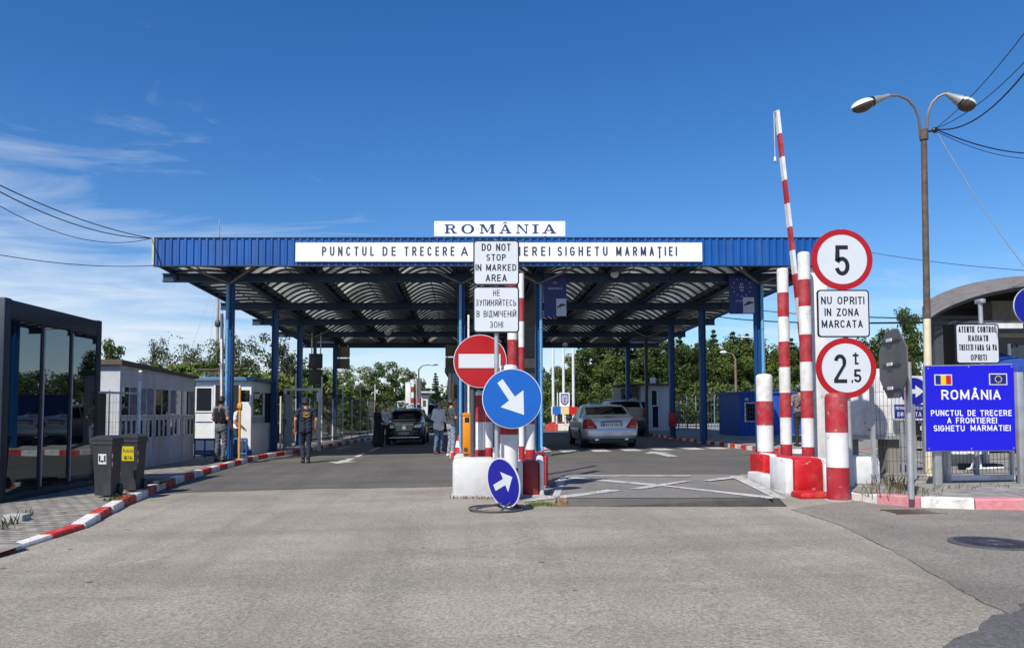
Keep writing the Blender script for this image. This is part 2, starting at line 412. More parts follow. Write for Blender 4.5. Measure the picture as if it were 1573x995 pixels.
# ================================================================ GROUND, ROAD, KERBS, MARKINGS
def node_mat(name):
    m = bpy.data.materials.new(name); m.use_nodes = True
    nt = m.node_tree
    return m, nt.nodes, nt.links, nt.nodes['Principled BSDF']
def asphalt(name, base, light, dark, patch=0.35, crack=0.22):
    m, n, l, b = node_mat(name)
    tcn = n.new('ShaderNodeTexCoord')
    def noise(scale, detail=6, rough=0.6, stretch=None):
        nz = n.new('ShaderNodeTexNoise'); nz.inputs['Scale'].default_value = scale
        nz.inputs['Detail'].default_value = detail; nz.inputs['Roughness'].default_value = rough
        if stretch:
            mp = n.new('ShaderNodeMapping'); mp.inputs['Scale'].default_value = stretch
            l.new(tcn.outputs['Object'], mp.inputs[0]); l.new(mp.outputs[0], nz.inputs['Vector'])
        else: l.new(tcn.outputs['Object'], nz.inputs['Vector'])
        return nz.outputs['Fac']
    def rng(x, a, b_, c, d):
        r = n.new('ShaderNodeMapRange'); l.new(x, r.inputs[0])
        for i, v_ in enumerate((a, b_, c, d)): r.inputs[i + 1].default_value = v_
        return r.outputs[0]
    def mix(f, a, b_, mode='MIX'):
        x = n.new('ShaderNodeMixRGB'); x.blend_type = mode
        for i, v_ in enumerate((f, a, b_)):
            if isinstance(v_, (int, float)): x.inputs[i].default_value = v_
            elif isinstance(v_, tuple): x.inputs[i].default_value = (*v_, 1)
            else: l.new(v_, x.inputs[i])
        return x.outputs[0]
    c = mix(rng(noise(0.35, 8, 0.65), 0.38, 0.66, 0, 1), base, light)                    # broad worn patches
    c = mix(rng(noise(0.5, 6, 0.6, (0.35, 2.2, 1)), 0.46, 0.68, 0, patch + .1), c, dark)         # wheel-dirt streaks across
    c = mix(rng(noise(2.3, 9, 0.75), 0.5, 0.75, 0, 0.35), c, dark)
    c = mix(rng(noise(1.0, 5, 0.6, (1.5, .10, 1)), 0.48, 0.66, 0, 0.42), c, dark)            # darkened wheel lanes
    c = mix(rng(noise(0.55, 4, 0.5), 0.60, 0.72, 0, 0.5), c, dark)                               # old oil stains
    c = mix(rng(noise(1.0, 7, 0.7, (.5, .22, 1)), 0.54, 0.72, 0, 0.5), c, light)             # pale worn aggregate
    g = noise(38, 4, 0.75)
    c = mix(1.0, c, rng(g, 0.3, 0.7, 0.55, 1.45), 'MULTIPLY')                             # grain
    v_ = n.new('ShaderNodeTexVoronoi'); v_.inputs['Scale'].default_value = 90
    l.new(tcn.outputs['Object'], v_.inputs['Vector'])
    c = mix(1.0, c, rng(v_.outputs['Distance'], 0.05, 0.6, 0.72, 1.18), 'MULTIPLY')       # stones
    st = n.new('ShaderNodeTexVoronoi'); st.inputs['Scale'].default_value = 1.7; st.inputs['Randomness'].default_value = 1
    l.new(tcn.outputs['Object'], st.inputs['Vector'])
    c = mix(rng(st.outputs['Distance'], 0.035, 0.06, 0.75, 0), c, (0.03, 0.03, 0.03))     # old gum and oil spots
    # cracks: edges of large cells bent by noise, only in some areas
    dn = n.new('ShaderNodeTexNoise'); dn.inputs['Scale'].default_value = 1.6; dn.inputs['Detail'].default_value = 5
    l.new(tcn.outputs['Object'], dn.inputs['Vector'])
    addv = n.new('ShaderNodeMixRGB'); addv.blend_type = 'ADD'; addv.inputs[0].default_value = 0.55
    l.new(tcn.outputs['Object'], addv.inputs[1]); l.new(dn.outputs['Color'], addv.inputs[2])
    vc = n.new('ShaderNodeTexVoronoi'); vc.feature = 'DISTANCE_TO_EDGE'; vc.inputs['Scale'].default_value = 0.42
    l.new(addv.outputs[0], vc.inputs['Vector'])
    where = rng(noise(0.22, 3, 0.5), 0.47, 0.56, 0, crack)
    ck = n.new('ShaderNodeMath'); ck.operation = 'MULTIPLY'
    l.new(rng(vc.outputs['Distance'], 0.002, 0.008, 1, 0), ck.inputs[0]); l.new(where, ck.inputs[1])
    c = mix(ck.outputs[0], c, (0.035, 0.032, 0.03))
    l.new(c, b.inputs['Base Color'])
    l.new(rng(g, 0.3, 0.7, 0.8, 0.98), b.inputs['Roughness'])
    b.inputs['Specular IOR Level'].default_value = 0.3
    bp = n.new('ShaderNodeBump'); bp.inputs['Strength'].default_value = 0.55; bp.inputs['Distance'].default_value = 0.012
    l.new(g, bp.inputs['Height']); l.new(bp.outputs[0], b.inputs['Normal'])
    return m
M_asph = asphalt('worn_asphalt', (0.243, 0.219, 0.178), (0.32, 0.29, 0.238), (0.154, 0.14, 0.117))
M_lane = asphalt('lane_asphalt', (0.10, 0.093, 0.084), (0.13, 0.12, 0.108), (0.066, 0.062, 0.057), 0.4, 0.25)
M_patch = asphalt('dark_patch_asphalt', (0.10, 0.098, 0.094), (0.13, 0.126, 0.12), (0.07, 0.068, 0.066), 0.3, 0.2)
M_ground = mat('rough_grass_ground', (0.06, 0.085, 0.03), 0.95, var=0.4, scale=0.8, dirt=(0.14, 0.11, 0.07), dirt_amt=0.6, dirt_scale=0.3)
def paving_mat(name, a, b_, sx, sy):
    m, n, l, b = node_mat(name)
    tcn = n.new('ShaderNodeTexCoord')
    br = n.new('ShaderNodeTexBrick'); br.inputs['Scale'].default_value = 1.0
    br.inputs['Brick Width'].default_value = sx; br.inputs['Row Height'].default_value = sy
    br.inputs['Mortar Size'].default_value = 0.012
    br.inputs['Color1'].default_value = (*a, 1); br.inputs['Color2'].default_value = (*b_, 1); br.inputs['Mortar'].default_value = (0.07, 0.065, 0.055, 1)
    mp = n.new('ShaderNodeMapping'); mp.inputs['Rotation'].default_value = (0, 0, R(12))
    l.new(tcn.outputs['Object'], mp.inputs[0]); l.new(mp.outputs[0], br.inputs['Vector'])
    nz = n.new('ShaderNodeTexNoise'); nz.inputs['Scale'].default_value = 5; nz.inputs['Detail'].default_value = 10
    l.new(tcn.outputs['Object'], nz.inputs['Vector'])
    r = n.new('ShaderNodeMapRange'); l.new(nz.outputs['Fac'], r.inputs[0])
    r.inputs[1].default_value, r.inputs[2].default_value, r.inputs[3].default_value, r.inputs[4].default_value = 0.3, 0.7, 0.6, 1.3
    mx = n.new('ShaderNodeMixRGB'); mx.blend_type = 'MULTIPLY'; mx.inputs[0].default_value = 1
    l.new(br.outputs['Color'], mx.inputs[1]); l.new(r.outputs[0], mx.inputs[2])
    l.new(mx.outputs[0], b.inputs['Base Color']); b.inputs['Roughness'].default_value = 0.9
    bp = n.new('ShaderNodeBump'); bp.inputs['Strength'].default_value = 0.5; bp.inputs['Distance'].default_value = 0.01
    l.new(br.outputs['Fac'], bp.inputs['Height']); bp.invert = True; l.new(bp.outputs[0], b.inputs['Normal'])
    return m
M_pave = paving_mat('concrete_paving', (0.30, 0.275, 0.235), (0.25, 0.23, 0.2), 0.24, 0.12)
M_slab = paving_mat('concrete_slab', (0.27, 0.255, 0.23), (0.24, 0.225, 0.2), 1.6, 1.1)
M_kred = mat('kerb_red_paint', srgb('c02a26'), 0.7, var=0.18, scale=14, dirt=(0.3, 0.25, 0.22), dirt_amt=0.95, dirt_scale=7, bump=0.4)
M_kwhite = mat('kerb_white_paint', (0.72, 0.70, 0.66), 0.7, var=0.12, scale=14, dirt=(0.3, 0.27, 0.23), dirt_amt=0.95, dirt_scale=7, bump=0.4)
M_kpink = mat('kerb_faded_pink_paint', srgb('c47a80'), 0.7, var=0.15, scale=14, dirt=(0.4, 0.33, 0.3), dirt_amt=0.8, dirt_scale=8, bump=0.3)
M_mark = mat('worn_road_paint', (0.52, 0.51, 0.48), 0.75, var=0.2, scale=25, dirt=(0.15, 0.14, 0.13), dirt_amt=1.0, dirt_scale=5, chips=((.15, .14, .125), 16, .56))

def gzc(x): return TILT * max(-40, min(40, x))
def sheet(name, poly, dz, m, nsub=0):
    mb = MB(); mb._new([(p[0], p[1], gzc(p[0]) + dz) for p in poly], [list(range(len(poly)))])
    return struct(mb.build(name, m, smooth=0, fix=False))
mb = MB()
xs = (-900, -40, 40, 900)
for i in range(3):
    mb._new([(xs[i], -60, gzc(xs[i]) - .03), (xs[i + 1], -60, gzc(xs[i + 1]) - .03), (xs[i + 1], 1600, gzc(xs[i + 1]) - .03), (xs[i], 1600, gzc(xs[i]) - .03)], [(0, 1, 2, 3)])
struct(mb.build('ground', M_ground, smooth=0))
sheet('road', [(-30, -12), (34, -12), (34, 75), (-30, 75)], 0.0, M_asph)
def wob(pts, amp, seed, n=7):
    """roughen a polyline of ground points"""
    out = []; r = random.Random(seed)
    for a, b in zip(pts[:-1], pts[1:]):
        for k in range(n):
            t = k / n; out.append((a[0] + (b[0] - a[0]) * t + r.uniform(-amp, amp), a[1] + (b[1] - a[1]) * t + r.uniform(-amp, amp)))
    return out + [pts[-1]]
front = wob([(-5.9, 13.0), (-3.0, 13.3), (0.0, 13.1), (1.6, 14.2), (6.5, 14.3), (9.0, 13.2)], .05, 3)
sheet('lane_road', front + [(9.0, 60), (-6.2, 60)], 0.004, M_lane)
gp = G(1573, 935); gq = G(1480, 995)
sheet('road_repair_patch', wob([tuple(G(1440, 1002).xy), tuple(G(1510, 955).xy), tuple(G(1585, 925).xy)], .03, 5) + [(6.5, 4.6), (6.5, 3.2)], 0.004, M_patch)

j0 = wob([tuple(G(a, b).xy) for a, b in ((1215, 782), (1290, 806), (1370, 845), (1440, 885), (1500, 920), (1590, 960))], .012, 9, 9)
M_side = asphalt('side_road_asphalt', (.185, .168, .143), (.235, .214, .183), (.115, .105, .092), .35, .3)
sheet('side_road', j0 + [(j0[-1][0] + 4, j0[-1][1] + .3), (14, 8.9), tuple(G(1480, 781).xy), tuple(G(1303, 768).xy)], .0015, M_side)
rj = random.Random(2); ja, jb = [], []
for p in j0: w_ = rj.uniform(.002, .009); ja.append((p[0] - w_, p[1])); jb.append((p[0] + w_, p[1] + .01))
mb = MB()
for i in range(len(j0) - 1): mb._new([(q[0], q[1], gzc(q[0]) + .003) for q in (ja[i], jb[i], jb[i + 1], ja[i + 1])], [(0, 1, 2, 3)])
struct(mb.build('road_joint', mat('joint_dirt', (.085, .078, .062), .95, var=.5, scale=8), smooth=0, fix=True))
# --- kerbs ------------------------------------------------------------------
def resample(pts, step):
    pts = [Vector(p) for p in pts]; out = [pts[0].copy()]; acc = 0
    for a, b in zip(pts[:-1], pts[1:]):
        L = (b - a).length; d = step - acc
        while d <= L: out.append(a + (b - a) * (d / L)); d += step
        acc = L - (d - step)
    return out
def kerb(name, pts, step, width, mats, seed=1, jit=0.012):
    """pts: (x, y, height) along the road edge; the stone lies to the left of the walk direction"""
    q = resample(pts, step); mb = MB(); r = random.Random(seed)
    for i, (a, b) in enumerate(zip(q[:-1], q[1:])):
        d = (b - a).xy.normalized(); nrm = Vector((-d.y, d.x)); j = r.uniform(-jit, jit)
        s = Vector((d.x, d.y)) * 0.006
        A = a.xy + s + nrm * j; B = b.xy - s + nrm * (j + r.uniform(-jit, jit) * .5)
        ha, hb = a.z + r.uniform(-jit, jit) * .6, b.z + r.uniform(-jit, jit) * .6
        c = 0.018
        def v(p, off, z): return (p.x + nrm.x * off, p.y + nrm.y * off, gzc(p.x) + z)
        secA = [v(A, 0, -.05), v(A, 0.004, ha - c), v(A, c, ha), v(A, width, ha), v(A, width, -.05)]
        secB = [v(B, 0, -.05), v(B, 0.004, hb - c), v(B, c, hb), v(B, width, hb), v(B, width, -.05)]
        mb.mi = i % 2
        mb._new(secA + secB, [[k, k + 1, k + 6, k + 5] for k in range(4)] + [[4, 3, 2, 1, 0], [5, 6, 7, 8, 9]])
    return struct(mb.build(name, mats, smooth=0))
LK_px = [(-60, 868, .02), (0, 853, .03), (45, 840, .04), (80, 828, .05), (130, 812, .06), (160, 796, .09), (190, 778, .11), (215, 768, .12), (250, 752, .13), (290, 737, .13),
         (340, 722, .13), (378, 711, .13), (395, 706, .13), (430, 700, .13), (470, 693.5, .13), (510, 686, .13), (540, 680.5, .13), (580, 673, .13)]
LK = [(*G(a, b).xy, h) for a, b, h in LK_px] + [(-4.9, 58, .13)]
kerb('left_kerb', LK, .72, .16, [M_kred, M_kwhite], 2)
mb = MB()
for a, b in zip(LK[:-1], LK[1:]):
    ha, hb = min(a[2], .09) - .01, min(b[2], .09) - .01
    mb._new([(a[0] - .13, a[1], gzc(a[0]) + ha), (b[0] - .13, b[1], gzc(b[0]) + hb), (-26, b[1], gzc(-26) + hb), (-26, a[1], gzc(-26) + ha)], [(0, 1, 2, 3)])
struct(mb.build('left_pavement', M_pave, smooth=0, fix=True))
# pale concrete ramp slab at the near end of the left pavement
a = [G(-80, 856, .04), G(-5, 826, .05), G(38, 838, .045), G(2, 850, .035), G(-60, 866, .03)]
mb = MB(); mb._new([p + Vector((0, 0, .014)) for p in a], [list(range(len(a)))]); struct(mb.build('pavement_slab', M_slab, smooth=0))

# right of the crossing: near kerb along the front, island kerb along the lane
RN = [(*G(1660, 786).xy, .13), (*G(1573, 783).xy, .13), (*G(1480, 782).xy, .13), (*G(1397, 779).xy, .13), (*G(1335, 772).xy, .12), (*G(1303, 766).xy, .10)]
def turned(pts): return pts[::-1]
kerb('front_kerb', turned(RN), .56, .17, [M_kwhite, M_kpink], 4)
fx = [(p[0], p[1] + .16) for p in turned(RN)]
mb = MB()
poly = fx + [(14, 9.3), (30, 9.3), (30, 19.6), (9.3, 19.6), (6.35, 12.6), (5.35, 10.6)]
mb._new([(p[0], p[1], gzc(p[0]) + .112) for p in poly], [list(range(len(poly)))])
mb._new([(p[0], p[1], gzc(p[0]) + .112) for p in poly] + [(p[0], p[1], gzc(p[0]) - .02) for p in poly],
        [[i, (i + 1) % len(poly), (i + 1) % len(poly) + len(poly), i + len(poly)] for i in range(len(poly))])
struct(mb.build('right_pavement', M_slab, smooth=0, fix=True))
RK = [(8.95, 52, .12), (8.7, 36.5, .12), (8.55, 30, .12), (8.45, 25, .12), (8.35, 21.2, .12), (8.7, 20.0, .12), (9.6, 19.45, .12), (12.5, 19.4, .12)]
kerb('right_kerb', turned(RK), .5, .16, [M_kred, M_kwhite], 6)
mb = MB()
poly = [(p[0] + .15, p[1]) for p in RK[:5]] + [(8.8, 20.15), (9.65, 19.6), (12.5, 19.55), (30, 19.55), (30, 52)]
mb._new([(p[0], p[1], gzc(p[0]) + .11) for p in poly], [list(range(len(poly)))])
struct(mb.build('far_pavement', M_slab, smooth=0, fix=True))
# middle island with its rounded nose
IS = [(-.45, 52, .16), (-.45, 21.7, .16)] + [(1.0 - 1.45 * math.cos(a), 21.3 - 1.15 * math.sin(a), .16) for a in [R(t) for t in range(10, 171, 16)]] + [(2.45, 21.7, .16), (2.45, 52, .16)]
kerb('island_kerb', IS, .48, .16, [M_kred, M_kwhite], 8)
mb = MB(); poly = [(x_, y_) for x_, y_, _ in IS]
cx_, cy_ = 1.0, 30.0
poly = [(p[0] + (.1 if p[0] < 1 else -.1), p[1] + (.1 if p[1] < 22 else 0)) for p in poly]
mb._new([(p[0], p[1], gzc(p[0]) + .15) for p in poly], [list(range(len(poly)))])
struct(mb.build('island_pavement', M_conc, smooth=0, fix=True))

# --- painted marks -------------------------------------------------------------
def mark(polys, name='road_marking', dz=0.008):
    mb = MB()
    for p in polys: mb._new([Vector((q[0], q[1], gzc(q[0]) + dz)) for q in p], [list(range(len(p)))])
    return struct(mb.build(name, M_mark, smooth=0))
def pxp(*pts): return [tuple(G(a, b).xy) for a, b in pts]
zb = []
for x0 in (2.95, 3.9, 4.85, 5.8, 6.75, 7.5):
    zb.append([(x0, 22.7), (x0 + .52, 22.7), (x0 + .52, 24.2), (x0, 24.2)])
mark(zb, 'pedestrian_crossing')
def arrow(cx_, cy_, ang, L, w):
    c, s = math.cos(ang), math.sin(ang)
    loc = [(-w * .18, -L / 2), (w * .18, -L / 2), (w * .18, L * .12), (w / 2, L * .12), (0, L / 2), (-w / 2, L * .12), (-w * .18, L * .12)]
    return [(cx_ + x_ * c - y_ * s, cy_ + x_ * s + y_ * c) for x_, y_ in loc]
g = G(526, 709); mark([arrow(g.x, g.y + .3, R(180), 2.2, .8)], 'lane_arrow')
g = G(1016, 697); mark([arrow(g.x, g.y, R(0), 2.4, .8)], 'lane_arrow')
mark([pxp((543, 702), (551, 702), (562, 696), (556, 696)), pxp((566, 693), (571, 693), (590, 684), (587, 684)), pxp((515, 689.5), (521, 689.5), (541, 685), (538, 685)), pxp((560, 678), (565, 678), (577, 675), (574, 675))], 'lane_line')
# ================================================================ CANOPY
M_vault = bpy.data.materials.new('translucent_roof_sheet'); M_vault.use_nodes = True
def _vault():
    n, l = M_vault.node_tree.nodes, M_vault.node_tree.links
    n.clear()
    o = n.new('ShaderNodeOutputMaterial'); mx = n.new('ShaderNodeMixShader'); d = n.new('ShaderNodeBsdfDiffuse'); t = n.new('ShaderNodeBsdfTranslucent')
    tcn = n.new('ShaderNodeTexCoord'); nz = n.new('ShaderNodeTexNoise'); nz.inputs['Scale'].default_value = 0.9; nz.inputs['Detail'].default_value = 9; nz.inputs['Roughness'].default_value = 0.7
    mp = n.new('ShaderNodeMapping'); mp.inputs['Scale'].default_value = (0.6, 1.6, 1)
    l.new(tcn.outputs['Object'], mp.inputs[0]); l.new(mp.outputs[0], nz.inputs['Vector'])
    cr = n.new('ShaderNodeValToRGB'); l.new(nz.outputs['Fac'], cr.inputs[0])
    cr.color_ramp.elements[0].position = .36; cr.color_ramp.elements[0].color = (.07, .075, .06, 1)
    cr.color_ramp.elements[1].position = .68; cr.color_ramp.elements[1].color = (.66, .66, .6, 1)
    l.new(cr.outputs[0], d.inputs[0]); l.new(cr.outputs[0], t.inputs[0])
    mx.inputs[0].default_value = .62
    l.new(d.outputs[0], mx.inputs[1]); l.new(t.outputs[0], mx.inputs[2]); l.new(mx.outputs[0], o.inputs[0])
_vault()
M_pipe = mat('light_blue_downpipe', srgb('5b96bf'), 0.45, var=0.08)
M_bracem = mat('weathered_grey_brace', (0.16, 0.15, 0.13), 0.6, var=0.2)
DF = 19.8
def zr(D): return 5.19 - .021 * (D - 21)
canopy = thing('border_canopy', 'large flat blue metal canopy on blue columns spanning both lanes', 'canopy', (0.8, 21, 0))
XL, XR = -8.55, 10.0
GX = [-6.63, -4.4, -2.2, -.12, 2.06, 4.12, 6.2, 8.25]
ROW = [21.0, 26.0, 29.9, 33.5, 38.0]
BEAM = [21.0, 26.0, 29.9, 33.9, 38.5]
# corrugated fascia
mb = MB()
z0, z1 = zat(407.5, DF), zat(366, DF)
x, pts = XL + .25, []
step = .192
while x < XR:
    for dx_, dy_ in ((0, 0), (.03, -.03), (.075, -.03), (.105, 0)): pts.append((x + dx_, DF + dy_))
    x += step
V = [(a, b, z0) for a, b in pts] + [(a, b, z1) for a, b in pts]; n_ = len(pts)
mb._new(V, [(i, i + 1, n_ + i + 1, n_ + i) for i in range(n_ - 1)])
mb.build('fascia_sheet', M_fascia, canopy, smooth=0)
def _sheets(m, wdt):                                # separate sheets have faded differently
    n, l = m.node_tree.nodes, m.node_tree.links; b = n['Principled BSDF']; src = b.inputs['Base Color'].links[0].from_socket
    g_ = n.new('ShaderNodeNewGeometry'); sp = n.new('ShaderNodeSeparateXYZ'); l.new(g_.outputs['Position'], sp.inputs[0])
    d_ = n.new('ShaderNodeMath'); d_.operation = 'DIVIDE'; l.new(sp.outputs['X'], d_.inputs[0]); d_.inputs[1].default_value = wdt
    f_ = n.new('ShaderNodeMath'); f_.operation = 'FLOOR'; l.new(d_.outputs[0], f_.inputs[0])
    w_ = n.new('ShaderNodeTexWhiteNoise'); w_.noise_dimensions = '1D'; l.new(f_.outputs[0], w_.inputs['W'])
    r_ = n.new('ShaderNodeMapRange'); l.new(w_.outputs['Value'], r_.inputs[0]); r_.inputs[3].default_value, r_.inputs[4].default_value = .8, 1.16
    x_ = n.new('ShaderNodeMixRGB'); x_.blend_type = 'MULTIPLY'; x_.inputs[0].default_value = 1; l.new(src, x_.inputs[1]); l.new(r_.outputs[0], x_.inputs[2]); l.new(x_.outputs[0], b.inputs['Base Color'])
_sheets(M_fascia, .96)
mb = MB(); mb.span((XL + .2, DF + .012, z0 + .02), (XR, DF + .06, z1 - .02)); mb.span((XL + .22, DF - .035, z1), (XR, DF + .1, z1 + .02)); mb.span((XL + .22, DF - .03, z0 - .03), (XR, DF + .09, z0 - .003))
mb.build('fascia_frame', M_dkblue, canopy)
mb = MB(); mb.span((XL + .19, DF - .04, z0), (XL + .243, DF + .3, z1)); mb.build('fascia_end', mat('pale_flashing', (.5, .48, .38), .6, var=.2), canopy)
for xx in (XL + .22, XR):                                    # side fascias running back
    mb = MB(); k = 60
    for i in range(k):
        ya, yb = DF + .3 + i * 19.2 / k, DF + .3 + (i + 1) * 19.2 / k
        o_ = .03 if i % 2 else 0
        mb.quad((xx - o_, ya, zr(ya) + .07), (xx - o_, yb, zr(yb) + .07), (xx - o_, yb, zr(yb) + .68), (xx - o_, ya, zr(ya) + .68))
    mb.build('side_fascia', M_fascia, canopy, smooth=0)
# cross beams
for k, D in enumerate(BEAM):
    mb = MB(); zc = zr(D)
    mb.span((XL, D - .08, zc - .24), (XR, D + .08, zc - .215)); mb.span((XL, D - .08, zc - .025), (XR, D + .08, zc)); mb.span((XL, D - .012, zc - .214), (XR, D + .012, zc - .026))
    x = XL + .4
    while x < XR: mb.span((x, D - .07, zc - .213), (x + .012, D - .013, zc - .027)); x += 1.55
    mb.build('cross_beam', M_dkblue, canopy)
# girders along the lanes
for x in GX + [XL + .25, XR - .03]:
    mb = MB(); a, b = Vector((x, DF + .1, zr(DF) + .13)), Vector((x, 39.0, zr(39) + .13))
    mb.bar(a + Vector((0, 0, -.12)), b + Vector((0, 0, -.12)), .2 if x in GX else .07, .02); mb.bar(a, b, .05, .22); mb.bar(a + Vector((0, 0, .12)), b + Vector((0, 0, .12)), .5 if x in GX else .07, .02)
    mb.build('girder', M_dkblue, canopy)
mb = MB(); mb.span((XL + .2, 38.95, zr(39)), (XR, 39.05, zr(39) + .3)); mb.build('end_beam', M_dkblue, canopy)
# barrel vaults of ribbed translucent sheet
def vault(xa, xb, rise, name='vault_sheet'):
    mb = MB(); ya, yb, st = DF + .12, 38.9, .125; ny = int((yb - ya) / st); na = 18
    rows = []
    for j in range(ny + 1):
        y = ya + j * st; off = .012 if j % 2 else -.012
        rows.append([mb.bm.verts.new((xa + (xb - xa) * i / na, y, zr(y) + .14 + off + rise * math.sin(math.pi * i / na) ** .9)) for i in range(na + 1)])
    for j in range(ny):
        for i in range(na):
            f = mb.bm.faces.new((rows[j][i], rows[j][i + 1], rows[j + 1][i + 1], rows[j + 1][i]))
    v_ = mb.build(name, M_vault, canopy, smooth=0)
    mb = MB(); y = ya + .05
    while y < yb:
        mb.tube([(xa + (xb - xa) * i / na, y, zr(y) + .095 + rise * math.sin(math.pi * i / na) ** .9) for i in range(na + 1)], .042, 6); y += .62
    mb.tube([((xa + xb) / 2, ya, zr(ya) + .09 + rise), ((xa + xb) / 2, yb, zr(yb) + .09 + rise)], .018, 6)
    mb.build('vault_ribs', M_dkgrey, v_)
for xa, xb in zip(GX[:-1], GX[1:]): vault(xa + .14, xb - .14, .46)
for xa, xb in zip(GX[:-1], GX[1:]):                         # closed ends of the vaults
    mb = MB(); xa, xb = xa + .14, xb - .14; y = 38.93
    mb.prism([(xa, zr(y) + .02), (xb, zr(y) + .02)] + [(xb + (xa - xb) * i / 14, zr(y) + .16 + .46 * math.sin(math.pi * i / 14) ** .9) for i in range(15)], .01, T((0, y, 0)))
    mb.build('end_panel', M_vault, canopy, smooth=0)
vault(XL + .28, GX[0] - .14, .05, 'edge_sheet'); vault(GX[-1] + .14, XR - .1, .05, 'edge_sheet')
# columns
cols = [(x, D) for D in (21.0, 26.0, 29.9, 38.0) for x in (-6.63, -.12, 2.06, 8.25)] + [(x, 33.5) for x in (-6.75, 8.1)]
for x, D in cols:
    dark = D == 33.5
    zb_ = gzc(x) + .1; zt = zr(D) - .24; w = .13 if dark else .2
    mb = MB()
    mb.span((x - w / 2, D - w / 2, zb_), (x - w / 2 + .016, D + w / 2, zt)); mb.span((x + w / 2 - .016, D - w / 2, zb_), (x + w / 2, D + w / 2, zt)); mb.span((x - w / 2 + .017, D - .012, zb_), (x + w / 2 - .017, D + .012, zt))
    mb.span((x - .18, D - .18, zb_), (x + .18, D + .18, zb_ + .025)); mb.span((x - .15, D - .15, zt - .02), (x + .15, D + .15, zt - .001))
    c = mb.build('column', M_dkgrey if dark else M_blue, canopy)
    if not dark and D < 22:
        pz = MB(); px_ = x + (.05 if x > 0 else -.02)
        pz.tube([(px_, D - .2, zt - .1), (px_, D - .17, zt - .5), (px_, D - .17, zb_ + .2), (px_ + .02, D - .3, zb_ + .06)], .042, 12)
        for zz_ in (1.2, 2.4, 3.6): pz.tube([(px_, D - .17, zz_), (px_, D - .17, zz_ + .05)], .05, 12)
        pz.build('downpipe', M_pipe, c)
    if D in (21.0, 33.5):
        for s_ in (-1, 1):
            b_ = MB(); b_.tube([(x, D - .1, zt - .06), (x + s_ * .95, max(D - 1.0, DF + .14) if D < 22 else D - .8, zr(D) + .02)], .035, 8); b_.build('brace', M_bracem, canopy)
# lamps and sensors under the roof
def hang(name, label, cat, px, py, D, r):
    p = P(px, py, D); t = thing(name, label, cat, p); zt = zr(D) - .02
    mb = MB(); mb.cyl((p.x, p.y, p.z), (p.x, p.y, max(zt, p.z + .1)), .012, n=6); mb.build('stem', M_dkgrey, t)
    mb = MB(); mb.lathe([(.02, .1), (r * .6, .08), (r, 0), (r * .9, -r * .6), (r * .4, -r)], p, 16); mb.build('dome', M_white, t)
hang('dome_camera', 'small white dome camera under the canopy above the left lane', 'camera', 596, 510, 33.6, .16)
hang('dome_camera', 'white dome camera hanging in front of the middle flagpole', 'camera', 868, 529, 38.0, .14)
hang('ceiling_lamp', 'small round lamp on the second beam above the silver car', 'lamp', 945, 460, 25.8, .13)
hang('ceiling_lamp', 'dark round lamp just behind the front fascia above the right lane', 'lamp', 944, 420, 20.8, .12)
# name boards on the fascia
M_board = mat('white_sign_board', (.83, .85, .86), .45, var=.03)
M_navy = mat('navy_lettering', srgb('1f2f6b'), .5, var=.05)
M_darkl = mat('dark_slate_lettering', srgb('2b3850'), .5, var=.05)
pa, pb = P(454, 402, DF - .05), P(1078, 373, DF - .05)
t = thing('crossing_sign', 'long white board lettered PUNCTUL DE TRECERE on the blue fascia', 'sign', ((pa.x + pb.x) / 2, DF, pa.z))
mb = MB(); mb.span((pa.x, DF - .075, pa.z), (pb.x, DF - .035, pb.z)); mb.build('board', M_board, t)
zc = zat(386, DF - .08); hh = 14.5 / F * DF
for w_, a, b in (('PUNCTUL', 492, 573), ('DE', 586, 607), ('TRECERE', 620, 698), ('A', 708, 719), ('FRONTIEREI', 731, 846), ('SIGHETU', 858, 936), ('MARMA\u021aIEI', 949, 1043)):
    xa, xb = xat(a, DF - .08), xat(b, DF - .08); n_ = len(w_)
    mb = MB(); letters(mb, w_, ((xa + xb) / 2, DF - .077, zc), xb - xa, hh, .012, 1.0 if n_ == 1 else 1.32); mb.build('lettering', M_darkl, t)
D2 = DF + .12
pa, pb = P(667, 363, D2), P(868, 340, D2)
t = thing('country_sign', 'short white board with spaced serif letters on top of the canopy', 'sign', ((pa.x + pb.x) / 2, D2, pa.z))
mb = MB(); mb.span((pa.x, D2 - .02, pa.z), (pb.x, D2 + .02, pb.z)); mb.build('board', M_board, t)
mb = MB()
for f_ in (.15, .5, .85):
    x = pa.x + (pb.x - pa.x) * f_; mb.bar((x, D2 + .04, z1 - .1), (x, D2 + .04, pb.z - .05), .04, .04)
mb.build('bracket', M_dkgrey, t)
